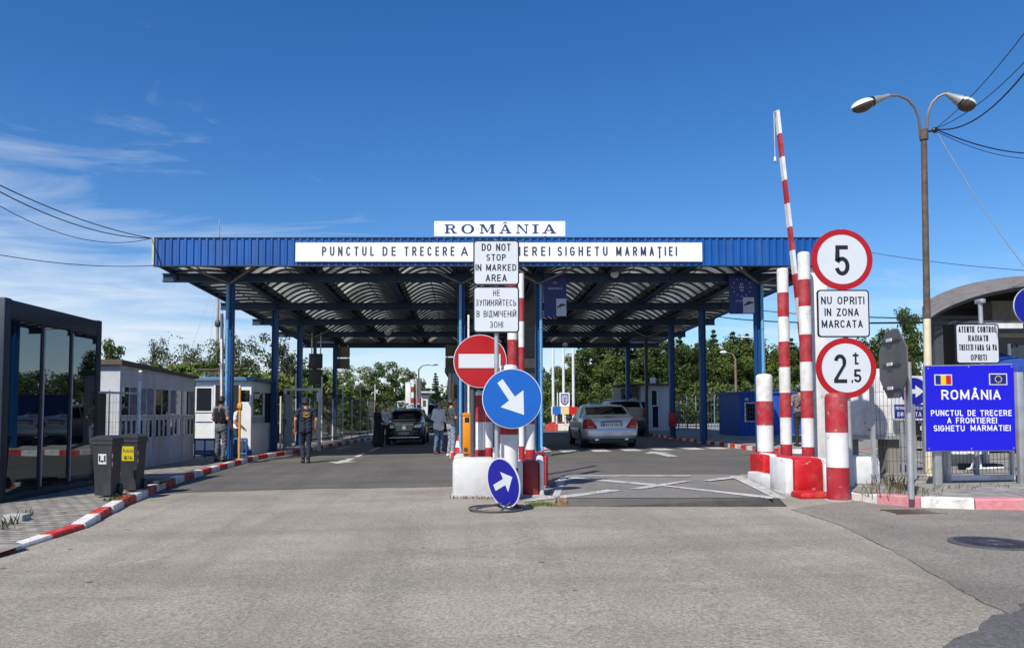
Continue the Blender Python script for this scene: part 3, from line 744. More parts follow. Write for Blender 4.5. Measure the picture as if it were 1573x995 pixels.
def serif(mb, ch, x0, x1, z0, z1, y):
    W, H = x1 - x0, z1 - z0; st, th, sv = .2, .085, .1     # thick stem, thin stroke, slab
    def poly(p): mb.prism([(x0 + a * W, z0 + b * H) for a, b in p], .006, T((0, y, 0)))
    def rect(a, b, c, d): poly([(a, b), (c, b), (c, d), (a, d)])
    def ring(cx_, cz_, rx, rz, ix, iz, a0, a1):
        n_ = 20
        for k in range(n_):
            t0, t1 = R(a0 + (a1 - a0) * k / n_), R(a0 + (a1 - a0) * (k + 1) / n_)
            poly([(cx_ + ix * math.cos(t0), cz_ + iz * math.sin(t0)), (cx_ + rx * math.cos(t0), cz_ + rz * math.sin(t0)), (cx_ + rx * math.cos(t1), cz_ + rz * math.sin(t1)), (cx_ + ix * math.cos(t1), cz_ + iz * math.sin(t1))])
    if ch == 'O': ring(.5, .5, .5, .52, .29, .43, 0, 360)
    if ch == 'I': rect(.3, sv, .7, 1 - sv); rect(0, 0, 1, sv); rect(0, 1 - sv, 1, 1)
    if ch == 'R':
        rect(.12, sv, .32, 1 - sv); rect(0, 0, .46, sv); rect(0, 1 - sv, .55, 1); ring(.55, .74, .33, .26, .14, .17, -90, 90); rect(.32, .48, .55, .57)
        poly([(.48, .5), (.66, .52), (.92, .1), (.7, .1)]); rect(.68, 0, 1.04, sv)
    if ch in 'AÂ':
        poly([(.1, sv), (.2, sv), (.52, .9), (.45, 1)]); poly([(.42, 1), (.58, 1), (.95, sv), (.7, sv)]); rect(.26, .3, .74, .39); rect(-.04, 0, .34, sv); rect(.58, 0, 1.05, sv)
        if ch == 'Â': poly([(.28, 1.1), (.42, 1.1), (.5, 1.2), (.5, 1.3)]); poly([(.5, 1.3), (.5, 1.2), (.58, 1.1), (.72, 1.1)])
    if ch == 'M':
        rect(.1, sv, .18, 1 - sv); rect(.74, sv, .92, 1 - sv); poly([(.1, 1), (.28, 1), (.54, .22), (.46, .05)]); poly([(.46, .05), (.54, .22), (.8, 1), (.72, 1)])
        for a, b in ((0, .28), (.64, 1)): rect(a, 0, b, sv)
        rect(0, 1 - sv, .28, 1 + .002); rect(.72, 1 - sv, 1, 1 + .002)
    if ch == 'N':
        rect(.12, sv, .2, 1 - sv); rect(.8, 0, .88, 1 - sv); poly([(.06, 1), (.3, 1), (.88, 0), (.78, 0)]); rect(0, 0, .32, sv); rect(.68, 1 - sv, 1, 1)
for ch, a, b in (('R', 682.5, 701), ('O', 708.5, 728.5), ('M', 737, 761), ('Â', 768, 785.5), ('N', 793.5, 813), ('I', 819, 828.5), ('A', 835, 855)):
    mb = MB(); serif(mb, ch, xat(a, D2), xat(b, D2), zat(359, D2), zat(345, D2), D2 - .027); mb.build('letter', M_navy, t)
# navy passport-lane panels at the front columns
def lane_panel(px0, py0, px1, py1, kind, label):
    D = 20.72; a, b = P(px0, py1, D), P(px1, py0, D); w, h = b.x - a.x, b.z - a.z
    t = thing('passport_sign', label, 'sign', (a.x, D, a.z), 'navy lane panels hanging under the canopy')
    mb = MB(); mb.span((a.x, D, a.z), (b.x, D + .03, b.z)); mb.build('board', mat('panel_navy', srgb('0e1a5c'), .45, var=.06), t)
    mb = MB()
    cx_, cz_ = a.x + w * .5, a.z + h * .68
    if kind == 'eu':
        for k in range(12):
            an = R(30 * k); star(mb, cx_ + w * .36 * math.cos(an), D - .004, cz_ + w * .36 * math.sin(an), .022)
        for i, s_ in enumerate(('EU', 'EEA', 'CH')): letters(mb, s_, (cx_, D - .002, cz_ + .085 - .085 * i), None, .055, .02)
        letters(mb, 'CITIZENS', (cx_, D - .002, a.z + h * .33), w * .5, .045, .015)
    else:
        letters(mb, 'ALL', (cx_, D - .002, a.z + h * .8), None, .05, .015); letters(mb, 'PASSPORTS', (cx_, D - .002, a.z + h * .66), w * .62, .055, .015)
    mb.build('lettering', mat('panel_pale_lettering', (.45, .47, .6), .5, var=.03), t)
    mb = MB(); mb.span((b.x - w * .46, D - .012, a.z + .02), (b.x - .01, D - .001, a.z + h * .42))
    pc = mb.build('car_pictogram_board', mat('panel_grey_white', (.42, .43, .45), .5, var=.05), t)
    mb = MB(); ox, oz = b.x - w * .44, a.z + h * .2; sc = w * .4
    mb.prism([(ox + sc * u_, oz + sc * v_) for u_, v_ in ((.05, 0), (.95, .28), (.98, .4), (.8, .42), (.6, .5), (.35, .42), (.2, .22), (.03, .15))], .004, T((0, D - .0165, 0)))
    mb.build('car_pictogram', M_signblk, pc)
def star(mb, x, y, z, r, mi=None):
    pts = []
    for k in range(10):
        rr = r if k % 2 == 0 else r * .42; an = R(90 + 36 * k); pts.append((x + rr * math.cos(an), z + rr * math.sin(an)))
    mb.prism(pts, .003, T((0, y, 0)), mi)
lane_panel(836, 421, 870, 486, 'all', 'navy panel for all passports beside the middle blue column')
lane_panel(1121, 422, 1158, 482, 'eu', 'navy panel with a ring of stars beside the right front column')
# signal boards hanging at the back of the canopy
M_louv = mat('brown_grey_louvre', (.16, .145, .12), .7, var=.2)
def lane_board(px0, py0, px1, py1, D, label, m):
    a, b = P(px0, py1, D), P(px1, py0, D)
    t = thing('lane_signal_board', label, 'signal board', (a.x, D, a.z)); zm = (a.z + b.z) / 2
    for lo, hi in ((a.z, zm - .03), (zm + .03, b.z)):
        mb = MB(); mb.span((a.x, D, lo), (b.x, D + .12, hi), .01); mb.build('signal_box', m, t)
    mb = MB(); mb.bar((a.x + .1, D + .14, a.z), (a.x + .1, D + .14, zr(D) - .1), .05, .03); mb.bar((b.x - .1, D + .14, a.z), (b.x - .1, D + .14, zr(D) - .1), .05, .03)
    mb.build('hanger', M_galv, t)
lane_board(517, 533, 537, 566, 38.2, 'brown grey louvred box pair hanging over the left lane at the back', M_louv)
lane_board(684, 530, 706, 566, 38.2, 'brown grey louvred box pair hanging behind the red no entry sign', M_louv)
lane_board(474, 543, 495, 590, 33.3, 'tall black board pair on the dark column behind the gate frame', M_black)
# ================================================================ SIGNS, BOLLARDS, BLOCKS AT THE ENTRY
def banded_post(name, label, cat, px, D, wpx, ytop, bands, base_dz=0.0, group=None, cap=True, lean=(0, 0), redm=None):
    """bands: list of (y_of_band_top, 'r'|'w') in image rows, from the top down"""
    x = xat(px, D, 690); r = wpx * D / F / 2; zb_ = gzc(x) + base_dz
    t = thing(name, label, cat, (x, D, zb_), group)
    zt = zat(ytop, D)
    prof = []
    zs = [zat(b[0], D) for b in bands] + [zb_]
    zs[0] = zt - (r * .5 if cap else 0)
    mb = MB()
    p = []
    for i in range(len(bands) - 1, -1, -1):
        m = 0 if bands[i][1] == 'r' else 1
        p.append((r, zs[i + 1], m)); p.append((r, zs[i], m))
    m = 0 if bands[0][1] == 'r' else 1
    if cap: p += [(r * .97, zt - r * .3, m), (r * .8, zt - r * .1, m), (r * .4, zt, m)]
    q = [(p[0][0], p[0][1], p[0][2])]
    mb.lathe(p, (x, D, 0), 32)
    o = mb.build('post', [redm or M_red, M_white], t)
    mb = MB(); mb.lathe([(r * 1.25, zb_ - .02), (r * 1.25, zb_ + .012), (r * 1.02, zb_ + .02)], (x, D, 0), 24); mb.build('foot', M_conc, t)
    return t
grpb = 'red and white guard posts'
# right side
banded_post('guard_post', 'thick red and white post leftmost on the right side of the marked area', 'post', 1176, 14.0, 24, 574, [(574, 'w'), (616, 'r'), (653, 'w'), (693, 'r')], 0, grpb)
banded_post('guard_post', 'tall slim striped post between the thick post and the raised barrier arm', 'post', 1208, 13.0, 16.5, 412, [(412, 'w'), (450, 'r'), (487, 'w'), (525, 'r'), (564, 'w'), (603, 'r'), (641, 'w'), (682, 'r')], 0, grpb)
banded_post('guard_post', 'tallest striped post just left of the speed limit sign', 'post', 1241.5, 12.2, 18, 387, [(387, 'w'), (430, 'r'), (471, 'w'), (514, 'r'), (556, 'w'), (600, 'r'), (642, 'w'), (686, 'r')], 0, grpb)
banded_post('bollard', 'short thick red bollard with one white band below the weight limit sign', 'bollard', 1286, 10.1, 32, 603, [(603, 'r'), (664, 'w'), (717, 'r')], 0, grpb)
# middle
banded_post('bollard', 'thick white bollard with red foot behind the round blue keep right sign', 'bollard', 782, 10.95, 28, 560, [(560, 'w'), (575, 'r'), (667, 'w'), (718, 'r')], 0, grpb)
banded_post('guard_post', 'striped post with white dome cap below the no entry sign', 'post', 738, 12.1, 15, 600, [(600, 'w'), (607, 'r'), (648, 'w'), (690, 'r')], .3, grpb)
banded_post('guard_post', 'slim striped post close behind the one with the white dome cap', 'post', 751, 12.6, 12, 604, [(604, 'r'), (648, 'w'), (687, 'r')], .3, grpb)
banded_post('guard_post', 'tall thick striped post behind the two text boards', 'post', 788, 12.7, 16, 392, [(392, 'r'), (430, 'w'), (434, 'r'), (476, 'w'), (522, 'r'), (575, 'w'), (620, 'r')], 0, grpb)
banded_post('guard_post', 'tall thin striped post just right of the Cyrillic text board', 'post', 801.5, 14.2, 9, 420, [(420, 'w'), (458, 'r'), (494, 'w'), (533, 'r'), (571, 'w'), (609, 'r'), (655, 'w'), (685, 'r')], 0, grpb)
banded_post('guard_post', 'striped post right behind the blue keep right disc', 'post', 814.5, 12.6, 15, 596, [(596, 'w'), (607, 'r'), (651, 'w'), (690, 'r')], .3, grpb)

# concrete blocks: tall slab with rounded shoulders on a wider foot
def block(label, px0, px1, ytop, ybot, D, depth, mats, edge=.0, group='painted concrete blocks'):
    a, b = P(px0, ybot, D), P(px1, ytop, D); w, z0 = b.x - a.x, gzc((a.x + b.x) / 2)
    h = b.z - z0
    t = thing('concrete_block', label, 'concrete block', ((a.x + b.x) / 2, D + depth / 2, z0), group)
    mb = MB(); mb.span((a.x + edge, D, z0 - .02), (b.x - edge if edge else b.x, D + depth, z0 + h), .07)
    if edge:
        pass
    mb.build('slab', mats[0], t)
    if edge:
        for xx in (a.x, b.x - edge + .002):
            mb = MB(); mb.span((xx, D + .01, z0 - .02), (xx + edge - .002, D + depth - .01, z0 + h - .015), .03); mb.build('end_band', mats[1], t)
    mb = MB(); mb.span((a.x - .02, D - .03, z0 - .03), (b.x + .02, D + depth + .03, z0 + .035), .02); mb.build('footing', M_conc, t)
    return t
M_blk = mat('weathered_white_block', (.60, .61, .6), .65, var=.08, scale=3, dirt=(.3, .28, .25), dirt_amt=.55, dirt_scale=3)
block('large white concrete block under the no entry sign', 695, 762, 704, 763, 11.42, .55, [M_blk, M_blk])
block('dark red concrete block with white ends right of the leaning round sign', 797, 836, 707, 764, 11.3, .6, [mat('deep_red_paint', srgb('92141d'), .45, var=.1, dirt=(.2, .1, .1), dirt_amt=.3), M_white], .07)
block('pale grey concrete block behind the dark red one', 812, 842, 699, 750, 12.6, .9, [mat('pale_grey_paint', (.55, .56, .58), .6, var=.08, dirt=(.3, .28, .26), dirt_amt=.4), M_brightred], .06)
block('bright red concrete block with white end beside the weight limit bollard', 1208, 1279, 703, 762, 10.75, .6, [M_brightred, M_white], .12)
block('whitish grey concrete block right of the weight limit bollard', 1297, 1354, 702, 752, 11.15, .6, [mat('chalky_white_paint', (.66, .66, .65), .7, var=.1, dirt=(.33, .31, .29), dirt_amt=.5), M_white])
block('small red and white concrete block by the thick post', 1173, 1208, 697, 744, 12.3, .6, [M_white, M_brightred], .13)
# lump of red painted concrete at the block foot, low striped stones
a = G(1247, 764); mb = MB(); mb.span((a.x - .23, a.y - .16, a.z - .03), (a.x + .23, a.y + .2, a.z + .09), .06); o = mb.build('concrete_lump', M_brightred, loc=a); tag(o, 'low lump of red painted concrete at the foot of the bright red block', 'concrete lump')
a = G(1195, 750); t = thing('edge_stone', 'low stone painted half white half red beside the marked area', 'kerb stone', a)
mb = MB(); mb.span((a.x - .14, a.y - .1, a.z - .03), (a.x + .04, a.y + .9, a.z + .2), .03); mb.build('white_half', M_white, t)
mb = MB(); mb.span((a.x + .045, a.y - .05, a.z - .03), (a.x + .18, a.y + .8, a.z + .2), .03); mb.build('red_half', M_brightred, t)

# --- road signs -----------------------------------------------------------------
def clamp_back(mb, x, y, z, w): mb.span((x - w / 2, y, z - .02), (x + w / 2, y + .03, z + .02))
M_signred = mat('sign_red_film', srgb('a80d16'), .4, var=.04)
M_signblue = mat('sign_blue_film', srgb('065ab0'), .4, var=.04)
M_signnavy = mat('sign_dark_blue_film', srgb('10148f'), .4, var=.05)
def plate(t, name, poly, c, m, th=.012):
    mb = MB(); mb.prism(poly, th, T(c)); return mb.build(name, m, t)
def round_sign(name, label, cx, cy, rpx, D, kind, pole=None, group='round traffic signs'):
    c = P(cx, cy, D); r = rpx * D / F
    t = thing(name, label, 'traffic sign', (c.x, c.y, c.z - r), group)
    if kind in ('no_entry',): base, in_ = M_signred, None
    elif kind == 'limit': base = M_signred
    else: base = M_signblue
    plate(t, 'rim', disc(r), (c.x, c.y, c.z), M_refl if kind != 'limit' else M_signred, .014)
    mb = MB(); mb.prism(disc(r * .985), .004, T((c.x, c.y + .0145, c.z))); mb.build('sign_back', M_signback, t)
    if kind != 'limit': plate(t, 'face', disc(r * .975), (c.x, c.y - .004, c.z), base, .0035)
    else: plate(t, 'face', disc(r * .8), (c.x, c.y - .004, c.z), M_refl, .0035)
    return t, c, r
# grey pole carrying two text boards and the blue disc
def pole(t, px, D, ytop, rad=.033, m=None, zb_=None, lean=0.0, name='pole'):
    x = xat(px, D, 640); zb_ = gzc(x) if zb_ is None else zb_
    mb = MB(); mb.tube([(x + lean, D, zb_), (x, D, zat(ytop, D))], rad, 16); mb.build(name, m or M_galv, t)
    return x
x = xat(763, 10.72, 640)
t = thing('sign_post', 'tall grey pole with the English and Ukrainian do not stop boards', 'sign post', (x, 10.72, gzc(x)))
pole(t, 763, 10.72, 369)
def text_board(t, x0, y0, x1, y1, D, lines, name='text_board', hpx=None, wide=None, rot=0, bold=.012, narrow=1.0):
    a, b = P(x0, y1, D), P(x1, y0, D); w, h = b.x - a.x, b.z - a.z; c = ((a.x + b.x) / 2, D, (a.z + b.z) / 2)
    mb = MB(); mb.prism(rrect(w, h, .05), .018, T(c)); mb.prism(rrect(w * .97, h * .97, .05), .004, T((c[0], D + .0185, c[2])), 1)
    bd = mb.build(name, [M_signblk, M_signback], t)
    plate(bd, 'white_face', rrect(w - .04, h - .04, .035), (c[0], D - .004, c[2]), M_refl, .0035)
    for s_, xa, xb, yc, hp in lines:
        pa_, pb_ = P(xa, yc, D), P(xb, yc, D); mb = MB()
        letters(mb, s_, ((pa_.x + pb_.x) / 2, D - .0045, pa_.z), pb_.x - pa_.x, hp * D / F, bold); mb.build('lettering', M_signblk, bd)
    mb = MB()
    for f_ in (.25, .75): mb.span((a.x + .1, D + .023, a.z + h * f_ - .02), (b.x - .1, D + .045, a.z + h * f_ + .02))
    mb.build('back_rail', M_galv, bd)
    return bd
text_board(t, 727, 369, 797.5, 438, 10.66, [('DO NOT', 740, 784.5, 380, 11.5), ('STOP', 747, 777, 395.6, 10.5), ('IN MARKED', 731, 793, 411, 10.5), ('AREA', 746, 778.5, 427, 11)])
text_board(t, 727, 440, 797.5, 511, 10.66, [('НЕ', 757.5, 768, 450, 9.5), ('ЗУПИНЯЙТЕСЬ', 731, 793, 465, 9.8), ('В ВІДМІЧЕНІЙ', 732, 793, 482, 9.8), ('ЗОНІ', 752.5, 772.5, 498.5, 9.8)], bold=0.0)
# blue keep-right disc
t, c, r = round_sign('keep_right_sign', 'large blue disc with white arrow pointing down right in front of the white bollard', 786.5, 612, 46, 10.58, 'blue')
s = 1 / F * 10.58
def px_poly(pts, D): return [(P(a, b, D).x, P(a, b, D).z) for a, b in pts]
ar = px_poly([(764, 588), (772, 582), (791, 609), (804, 599), (805, 637), (769, 625), (782, 615)], 10.57)
mb = MB(); mb.prism(ar, .003, T((0, 10.571, 0))); mb.build('arrow', M_refl, t)
mb = MB(); mb.span((c.x - .3, 10.6, c.z - .02), (c.x + .12, 10.63, c.z + .02)); mb.span((c.x - .3, 10.6, c.z + .2), (c.x + .12, 10.63, c.z + .24)); mb.build('bracket', M_galv, t)
# no entry
t, c, r = round_sign('no_entry_sign', 'round red no entry sign with a white bar on a dark post', 737.5, 554.5, 41, 11.75, 'no_entry')
bar_ = px_poly([(704.5, 543.5), (769, 543.5), (769, 565), (704.5, 565)], 11.74); mb = MB(); mb.prism(bar_, .003, T((0, 11.741, 0))); mb.build('white_bar', M_refl, t)
x = xat(726, 11.83, 640); mb = MB(); mb.tube([(x, 11.83, gzc(x)), (x, 11.83, c.z + r * .8)], .036, 14); mb.build('pole', M_dkgrey, t)
# speed 5, board, 2.5 t on one pole
x = xat(1299, 10.75, 640)
t = thing('sign_post', 'pole with the two red ringed limit discs and the NU OPRITI board', 'sign post', (x, 10.75, gzc(x)))
pole(t, 1300, 10.75, 352, .034, lean=.05)
def limit_disc(t, cx, cy, rpx, D, name):
    c = P(cx, cy, D); r = rpx * D / F
    o = plate(t, name, disc(r), (c.x, c.y, c.z), M_signred, .014)
    mb = MB(); mb.prism(disc(r * .985), .004, T((c.x, c.y + .0145, c.z))); mb.build('sign_back', M_signback, o)
    plate(o, 'white_face', disc(r * .81), (c.x, c.y - .004, c.z), M_refl, .0035)
    return o, c, r
o, c, r = limit_disc(t, 1293.5, 398.5, 47.5, 10.69, 'speed_limit_disc')
def five(mb, cx, cz, w, h, y, st):
    # flat-topped 5 with a round bowl
    def pl(p): mb.prism([(cx + a * w, cz + b * h) for a, b in p], .003, T((0, y, 0)))
    sx, sz = st / w, st / h
    pl([(-.42, .5), (.42, .5), (.42, .5 - sz), (-.42, .5 - sz)]); pl([(-.42, .5 - sz), (-.42 + sx, .5 - sz), (-.42 + sx, 0), (-.5 + .02, -.02), (-.46, 0.02)])
    bx, bz, rx, rz = 0, -.19, .5, .31; n_ = 22
    for k in range(n_):
        t0, t1 = R(-165 + (165 + 148) * k / n_), R(-165 + (165 + 148) * (k + 1) / n_)
        pl([(bx + (rx - sx) * math.cos(t0), bz + (rz - sz) * math.sin(t0)), (bx + rx * math.cos(t0), bz + rz * math.sin(t0)), (bx + rx * math.cos(t1), bz + rz * math.sin(t1)), (bx + (rx - sx) * math.cos(t1), bz + (rz - sz) * math.sin(t1))])
def two(mb, cx, cz, w, h, y, st):
    def pl(p): mb.prism([(cx + a * w, cz + b * h) for a, b in p], .003, T((0, y, 0)))
    sx, sz = st / w, st / h
    pl([(-.5, -.5), (.5, -.5), (.5, -.5 + sz), (-.5, -.5 + sz)])
    bz, rz, rx = .24, .26, .47; n_ = 20
    for k in range(n_):
        t0, t1 = R(170 - 200 * k / n_), R(170 - 200 * (k + 1) / n_)
        pl([((rx - sx) * math.cos(t0), bz + (rz - sz) * math.sin(t0)), (rx * math.cos(t0), bz + rz * math.sin(t0)), (rx * math.cos(t1), bz + rz * math.sin(t1)), ((rx - sx) * math.cos(t1), bz + (rz - sz) * math.sin(t1))])
    pl([(.41, .1), (.28, .2), (-.5, -.5 + sz), (-.22, -.5 + sz)])
D_ = 10.69
mb = MB(); q = P(1293, 400, D_); five(mb, q.x, q.z, 23 * D_ / F, 47 * D_ / F, D_ - .0075, 6.2 * D_ / F); mb.build('numeral', M_signblk, o)
o, c, r = limit_disc(t, 1300, 565, 46.5, D_, 'weight_limit_disc')
mb = MB(); q = P(1290.5, 566, D_); two(mb, q.x, q.z, 20 * D_ / F, 44 * D_ / F, D_ - .0075, 5.6 * D_ / F)
mb.build('numeral', M_signblk, o); mb = MB(); q = P(1317, 577, D_); five(mb, q.x, q.z, 11.5 * D_ / F, 20 * D_ / F, D_ - .0075, 3.2 * D_ / F)
mb.build('numeral', M_signblk, o); mb = MB(); q = P(1309, 585, D_); mb.prism([(q.x - .012, q.z + .014), (q.x + .014, q.z + .014), (q.x + .004, q.z - .028), (q.x - .01, q.z - .028)], .003, T((0, D_ - .0075, 0)))
mb.build('comma', M_signblk, o); mb = MB(); q = P(1314, 550.5, D_); h_ = 18 * D_ / F; w_ = 9 * D_ / F; k_ = .026
mb.prism([(q.x - k_ / 2, q.z + h_ / 2), (q.x + k_ / 2, q.z + h_ / 2), (q.x + k_ / 2, q.z - h_ / 2 + k_), (q.x - k_ / 2, q.z - h_ / 2 + k_)], .003, T((0, D_ - .0075, 0)))
mb.span((q.x - k_ / 2, D_ - .0075, q.z - h_ / 2), (q.x + w_ / 2, D_ - .0045, q.z - h_ / 2 + k_ - .001)); mb.span((q.x - w_ / 2, D_ - .0078, q.z + h_ * .2), (q.x + w_ / 2, D_ - .0072, q.z + h_ * .2 + k_))
mb.build('unit_letter', M_signblk, o)
text_board(t, 1256.5, 445, 1334.5, 518, D_, [('NU OPRITI', 1261, 1327, 461.5, 12), ('IN ZONA', 1267, 1319, 479.5, 12), ('MARCATA', 1262, 1325, 497.5, 12)])

# leaning small blue arrow sign on a wire ring stand
g = G(766, 783)
t = thing('arrow_sign', 'small tilted dark blue arrow disc on a round wire floor stand', 'traffic sign', g, 'round traffic signs')
Dp = g.y; c = P(773, 741, Dp - .02); rr_ = 38.5 * Dp / F
mb = MB(); mb.tube([(g.x - .03 + .36 * math.cos(a), g.y + .02 + .34 * math.sin(a), g.z + .02) for a in [2 * math.pi * k / 28 for k in range(28)]], .014, 8, closed=True); mb.build('ring_stand', M_dkgrey, t)
Mr = T(c) @ Matrix.Rotation(R(-17), 4, 'Y') @ Matrix.Rotation(R(-8), 4, 'X') @ Matrix.Rotation(R(-53), 4, 'Z')
mb = MB(); mb.prism(disc(rr_), .012, Mr); mb.build('rim', M_refl, t)
mb = MB(); mb.prism(disc(rr_ * .98), .003, Mr @ T((0, .0125, 0))); mb.build('sign_back', M_signback, t)
mb = MB(); mb.prism(disc(rr_ * .94), .0035, Mr @ T((0, -.004, 0))); mb.build('face', M_signnavy, t)
k_ = rr_
M2 = Mr @ T((0, -.0075, 0)) @ Euler((0, R(-7), 0)).to_matrix().to_4x4()
mb = MB(); mb.prism([(k_ * a, k_ * b) for a, b in ((-.62, -.13), (.1, -.13), (.1, -.42), (.68, 0), (.1, .42), (.1, .13), (-.62, .13))], .003, M2); mb.build('arrow', M_refl, t)
mb = MB()
for a, b in (((g.x - .3, g.y - .08, g.z + .03), Mr @ Vector((-.15, .02, -rr_ * .75))), ((g.x + .02, g.y - .3, g.z + .03), Mr @ Vector((0.02, .02, -rr_ * .8))), ((g.x + .25, g.y + .1, g.z + .03), Mr @ Vector((.1, .02, -rr_ * .6))), (Mr @ Vector((0, .02, -rr_ * .8)), Mr @ Vector((0, .02, rr_ * .4)))):
    mb.tube([a, b], .013, 8)
mb.build('strut', M_dkgrey, t)

# --- raised barrier arms ------------------------------------------------------------
def barrier_arm(name, label, base, top, wpx_, D, pend=True, nb=13, red=True):
    a, b = P(*base, D), P(*top, D)
    t = thing(name, label, 'barrier', (a.x, D, gzc(a.x)))
    L = (b - a).length; w = wpx_ * D / F
    d = (b - a).normalized()
    mb = MB(); 
    for i in range(nb):
        p0, p1 = a + d * L * i / nb, a + d * L * (i + 1) / nb
        mb.bar(p0, p1, w * (1.1 - .25 * i / nb), .05, (i + 1) % 2 if red else 1)
    o = mb.build('boom', [M_red, M_white], t)
    mb = MB()
    for i in range(nb):
        if (i + 1) % 2 or not red:
            m_ = a + d * L * (i + .5) / nb
            mb.bar(m_ - d * L / nb * .22 + Vector((0, -.03, 0)), m_ + d * L / nb * .22 + Vector((0, -.03, 0)), w * .3, .012)
    mb.build('reflector', mat('reflector_red', srgb('7c1a20'), .35, var=.1), o)
    if pend:
        mb = MB(); mb.cyl(b + Vector((-.0, 0, -.03)), b + Vector((-.07, -.01, -.03)), .02, n=8); mb.tube([b + Vector((-.06, -.01, -.03)), b + Vector((-.055, -.01, -.82))], .009, 6); mb.lathe([(.01, -.92), (.03, -.9), (.03, -.84), (.01, -.81)], b + Vector((-.055, -.01, 0)), 10)
        mb.build('folding_leg', M_galv, t)
    return t, a, b
barrier_arm('boom_barrier', 'raised red and white barrier arm leaning above the right hand posts', (1245, 640), (1193.5, 171), 10.5, 12.9)
for px0, D, y0, y1, lb in ((341, 21.25, 690, 482, 'upright white barrier arm with dark marks at the left front column'), (719.5, 20.72, 660, 484, 'upright white barrier arm beside the orange barrier box')):
    barrier_arm('boom_barrier', lb, (px0, y0), (px0, y1), 8.5, D, False, 5, False)
# white barrier motor cabinet wall on legs
Dc = 12.6
a, b = P(1303, 669, Dc), P(1397, 566, Dc)
t = thing('white_cabinet', 'wide white metal cabinet on dark legs behind the weight limit sign', 'cabinet', (a.x, Dc, gzc(a.x)))
mb = MB(); mb.span((a.x, Dc, a.z), (b.x, Dc + .5, b.z), .012); mb.build('case', M_white, t)
mb = MB(); mb.span((a.x + .02, Dc - .008, a.z + .03), (b.x - .55, Dc - .001, b.z - .03), .003); mb.span((b.x - .53, Dc - .008, a.z + .03), (b.x - .02, Dc - .001, b.z - .03), .003); dd = mb.build('door', M_white, t)
mb = MB(); mb.cyl((a.x + .35, Dc - .03, a.z + .1), (a.x + .35, Dc - .008, a.z + .1), .015, n=10); mb.cyl((b.x - .2, Dc - .03, a.z + .1), (b.x - .2, Dc - .008, a.z + .1), .015, n=10); mb.build('lock', M_dkgrey, dd)
mb = MB(); mb.span((a.x - .02, Dc - .02, a.z - .06), (b.x + .02, Dc + .52, a.z - .002)); mb.build('base_rail', M_galv, t)
for xx in (a.x + .02, b.x - .35): 
    mb = MB(); mb.span((xx, Dc + .1, gzc(xx)), (xx + .2, Dc + .4, a.z - .06)); mb.build('leg', mat('dull_grey_leg', (.22, .2, .18), .7, var=.15), t)
# square white pillar behind the tallest post
a, b = P(1250, 715, 12.45), P(1270, 418, 12.45)
t = thing('white_pillar', 'square white metal pillar behind the tallest striped post', 'pillar', (a.x, 12.45, gzc(a.x)))
mb = MB(); mb.span((a.x, 12.45, gzc(a.x)), (b.x, 12.66, b.z), .01); mb.build('shaft', M_white, t)
mb = MB(); mb.span((a.x - .01, 12.44, b.z + .001), (b.x + .01, 12.67, b.z + .02)); mb.build('cap', M_galv, t)

# --- raised platform of the marked area ------------------------------------------------
M_plate = asphalt('platform_surface', (.17, .16, .145), (.215, .2, .18), (.12, .115, .108), .2, .2)
M_edge = mat('worn_steel_edge', (.04, .038, .036), .55, .3, var=.2, dirt=(.09, .07, .05), dirt_amt=.5, dirt_scale=3)
fl, fr = G(857, 778), G(1212, 778); bl, br = G(862, 731), G(1135, 731)
t = thing('raised_platform', 'low raised platform with white crossed lines and a dark steel front edge', 'platform', ((fl.x + fr.x) / 2, fl.y, fl.z))
def pz(p, k): return Vector((p[0], p[1], gzc(p[0]) + k))
hF, hB = .10, .035
top = [pz(fl + Vector((.0, .09, 0)), hF), pz(fr + Vector((-.12, .09, 0)), hF), pz(br, hB), pz(bl, hB)]
mb = MB(); mb._new(top + [pz(p, -.02) for p in top], [(0, 1, 2, 3), (0, 4, 5, 1), (1, 5, 6, 2), (2, 6, 7, 3), (3, 7, 4, 0)]); mb.build('deck', M_plate, t, smooth=0, fix=True)
mb = MB(); A_, B_ = pz(fl, 0), pz(fr, 0)
mb._new([pz(fl, -.02), pz(fr, -.02), pz(fr + Vector((-.1, 0.05, 0)), hF + .004), pz(fl + Vector((.01, 0.05, 0)), hF + .004), pz(fr + Vector((-.12, .13, 0)), hF + .005), pz(fl + Vector((0, .13, 0)), hF + .005)], [(0, 1, 2, 3), (3, 2, 4, 5)])
mb.build('steel_edge', M_edge, t, smooth=0)
mb = MB(); q = pz(fl, 0); mb.span((q.x - .005, q.y - .012, q.z), (q.x + .13, q.y + .1, q.z + .112), .01); mb.build('rusty_corner', mat('rusty_steel', srgb('7d6140'), .85, var=.5, scale=14, dirt=(.3, .27, .22), dirt_amt=.7, dirt_scale=8), t)
def onp(px, py):
    """point on the deck"""
    g_ = G(px, py, .07); f_ = (g_.y - fl.y) / (bl.y - fl.y); g_ = G(px, py, hF + (hB - hF) * f_); f_ = (g_.y - fl.y) / (bl.y - fl.y)
    return Vector((g_.x, g_.y, gzc(g_.x) + hF + (hB - hF) * max(0, min(1, f_)) + .006))
def stripe(pts, w0=None):
    out = []
    return [onp(*p) for p in pts]
mb = MB()
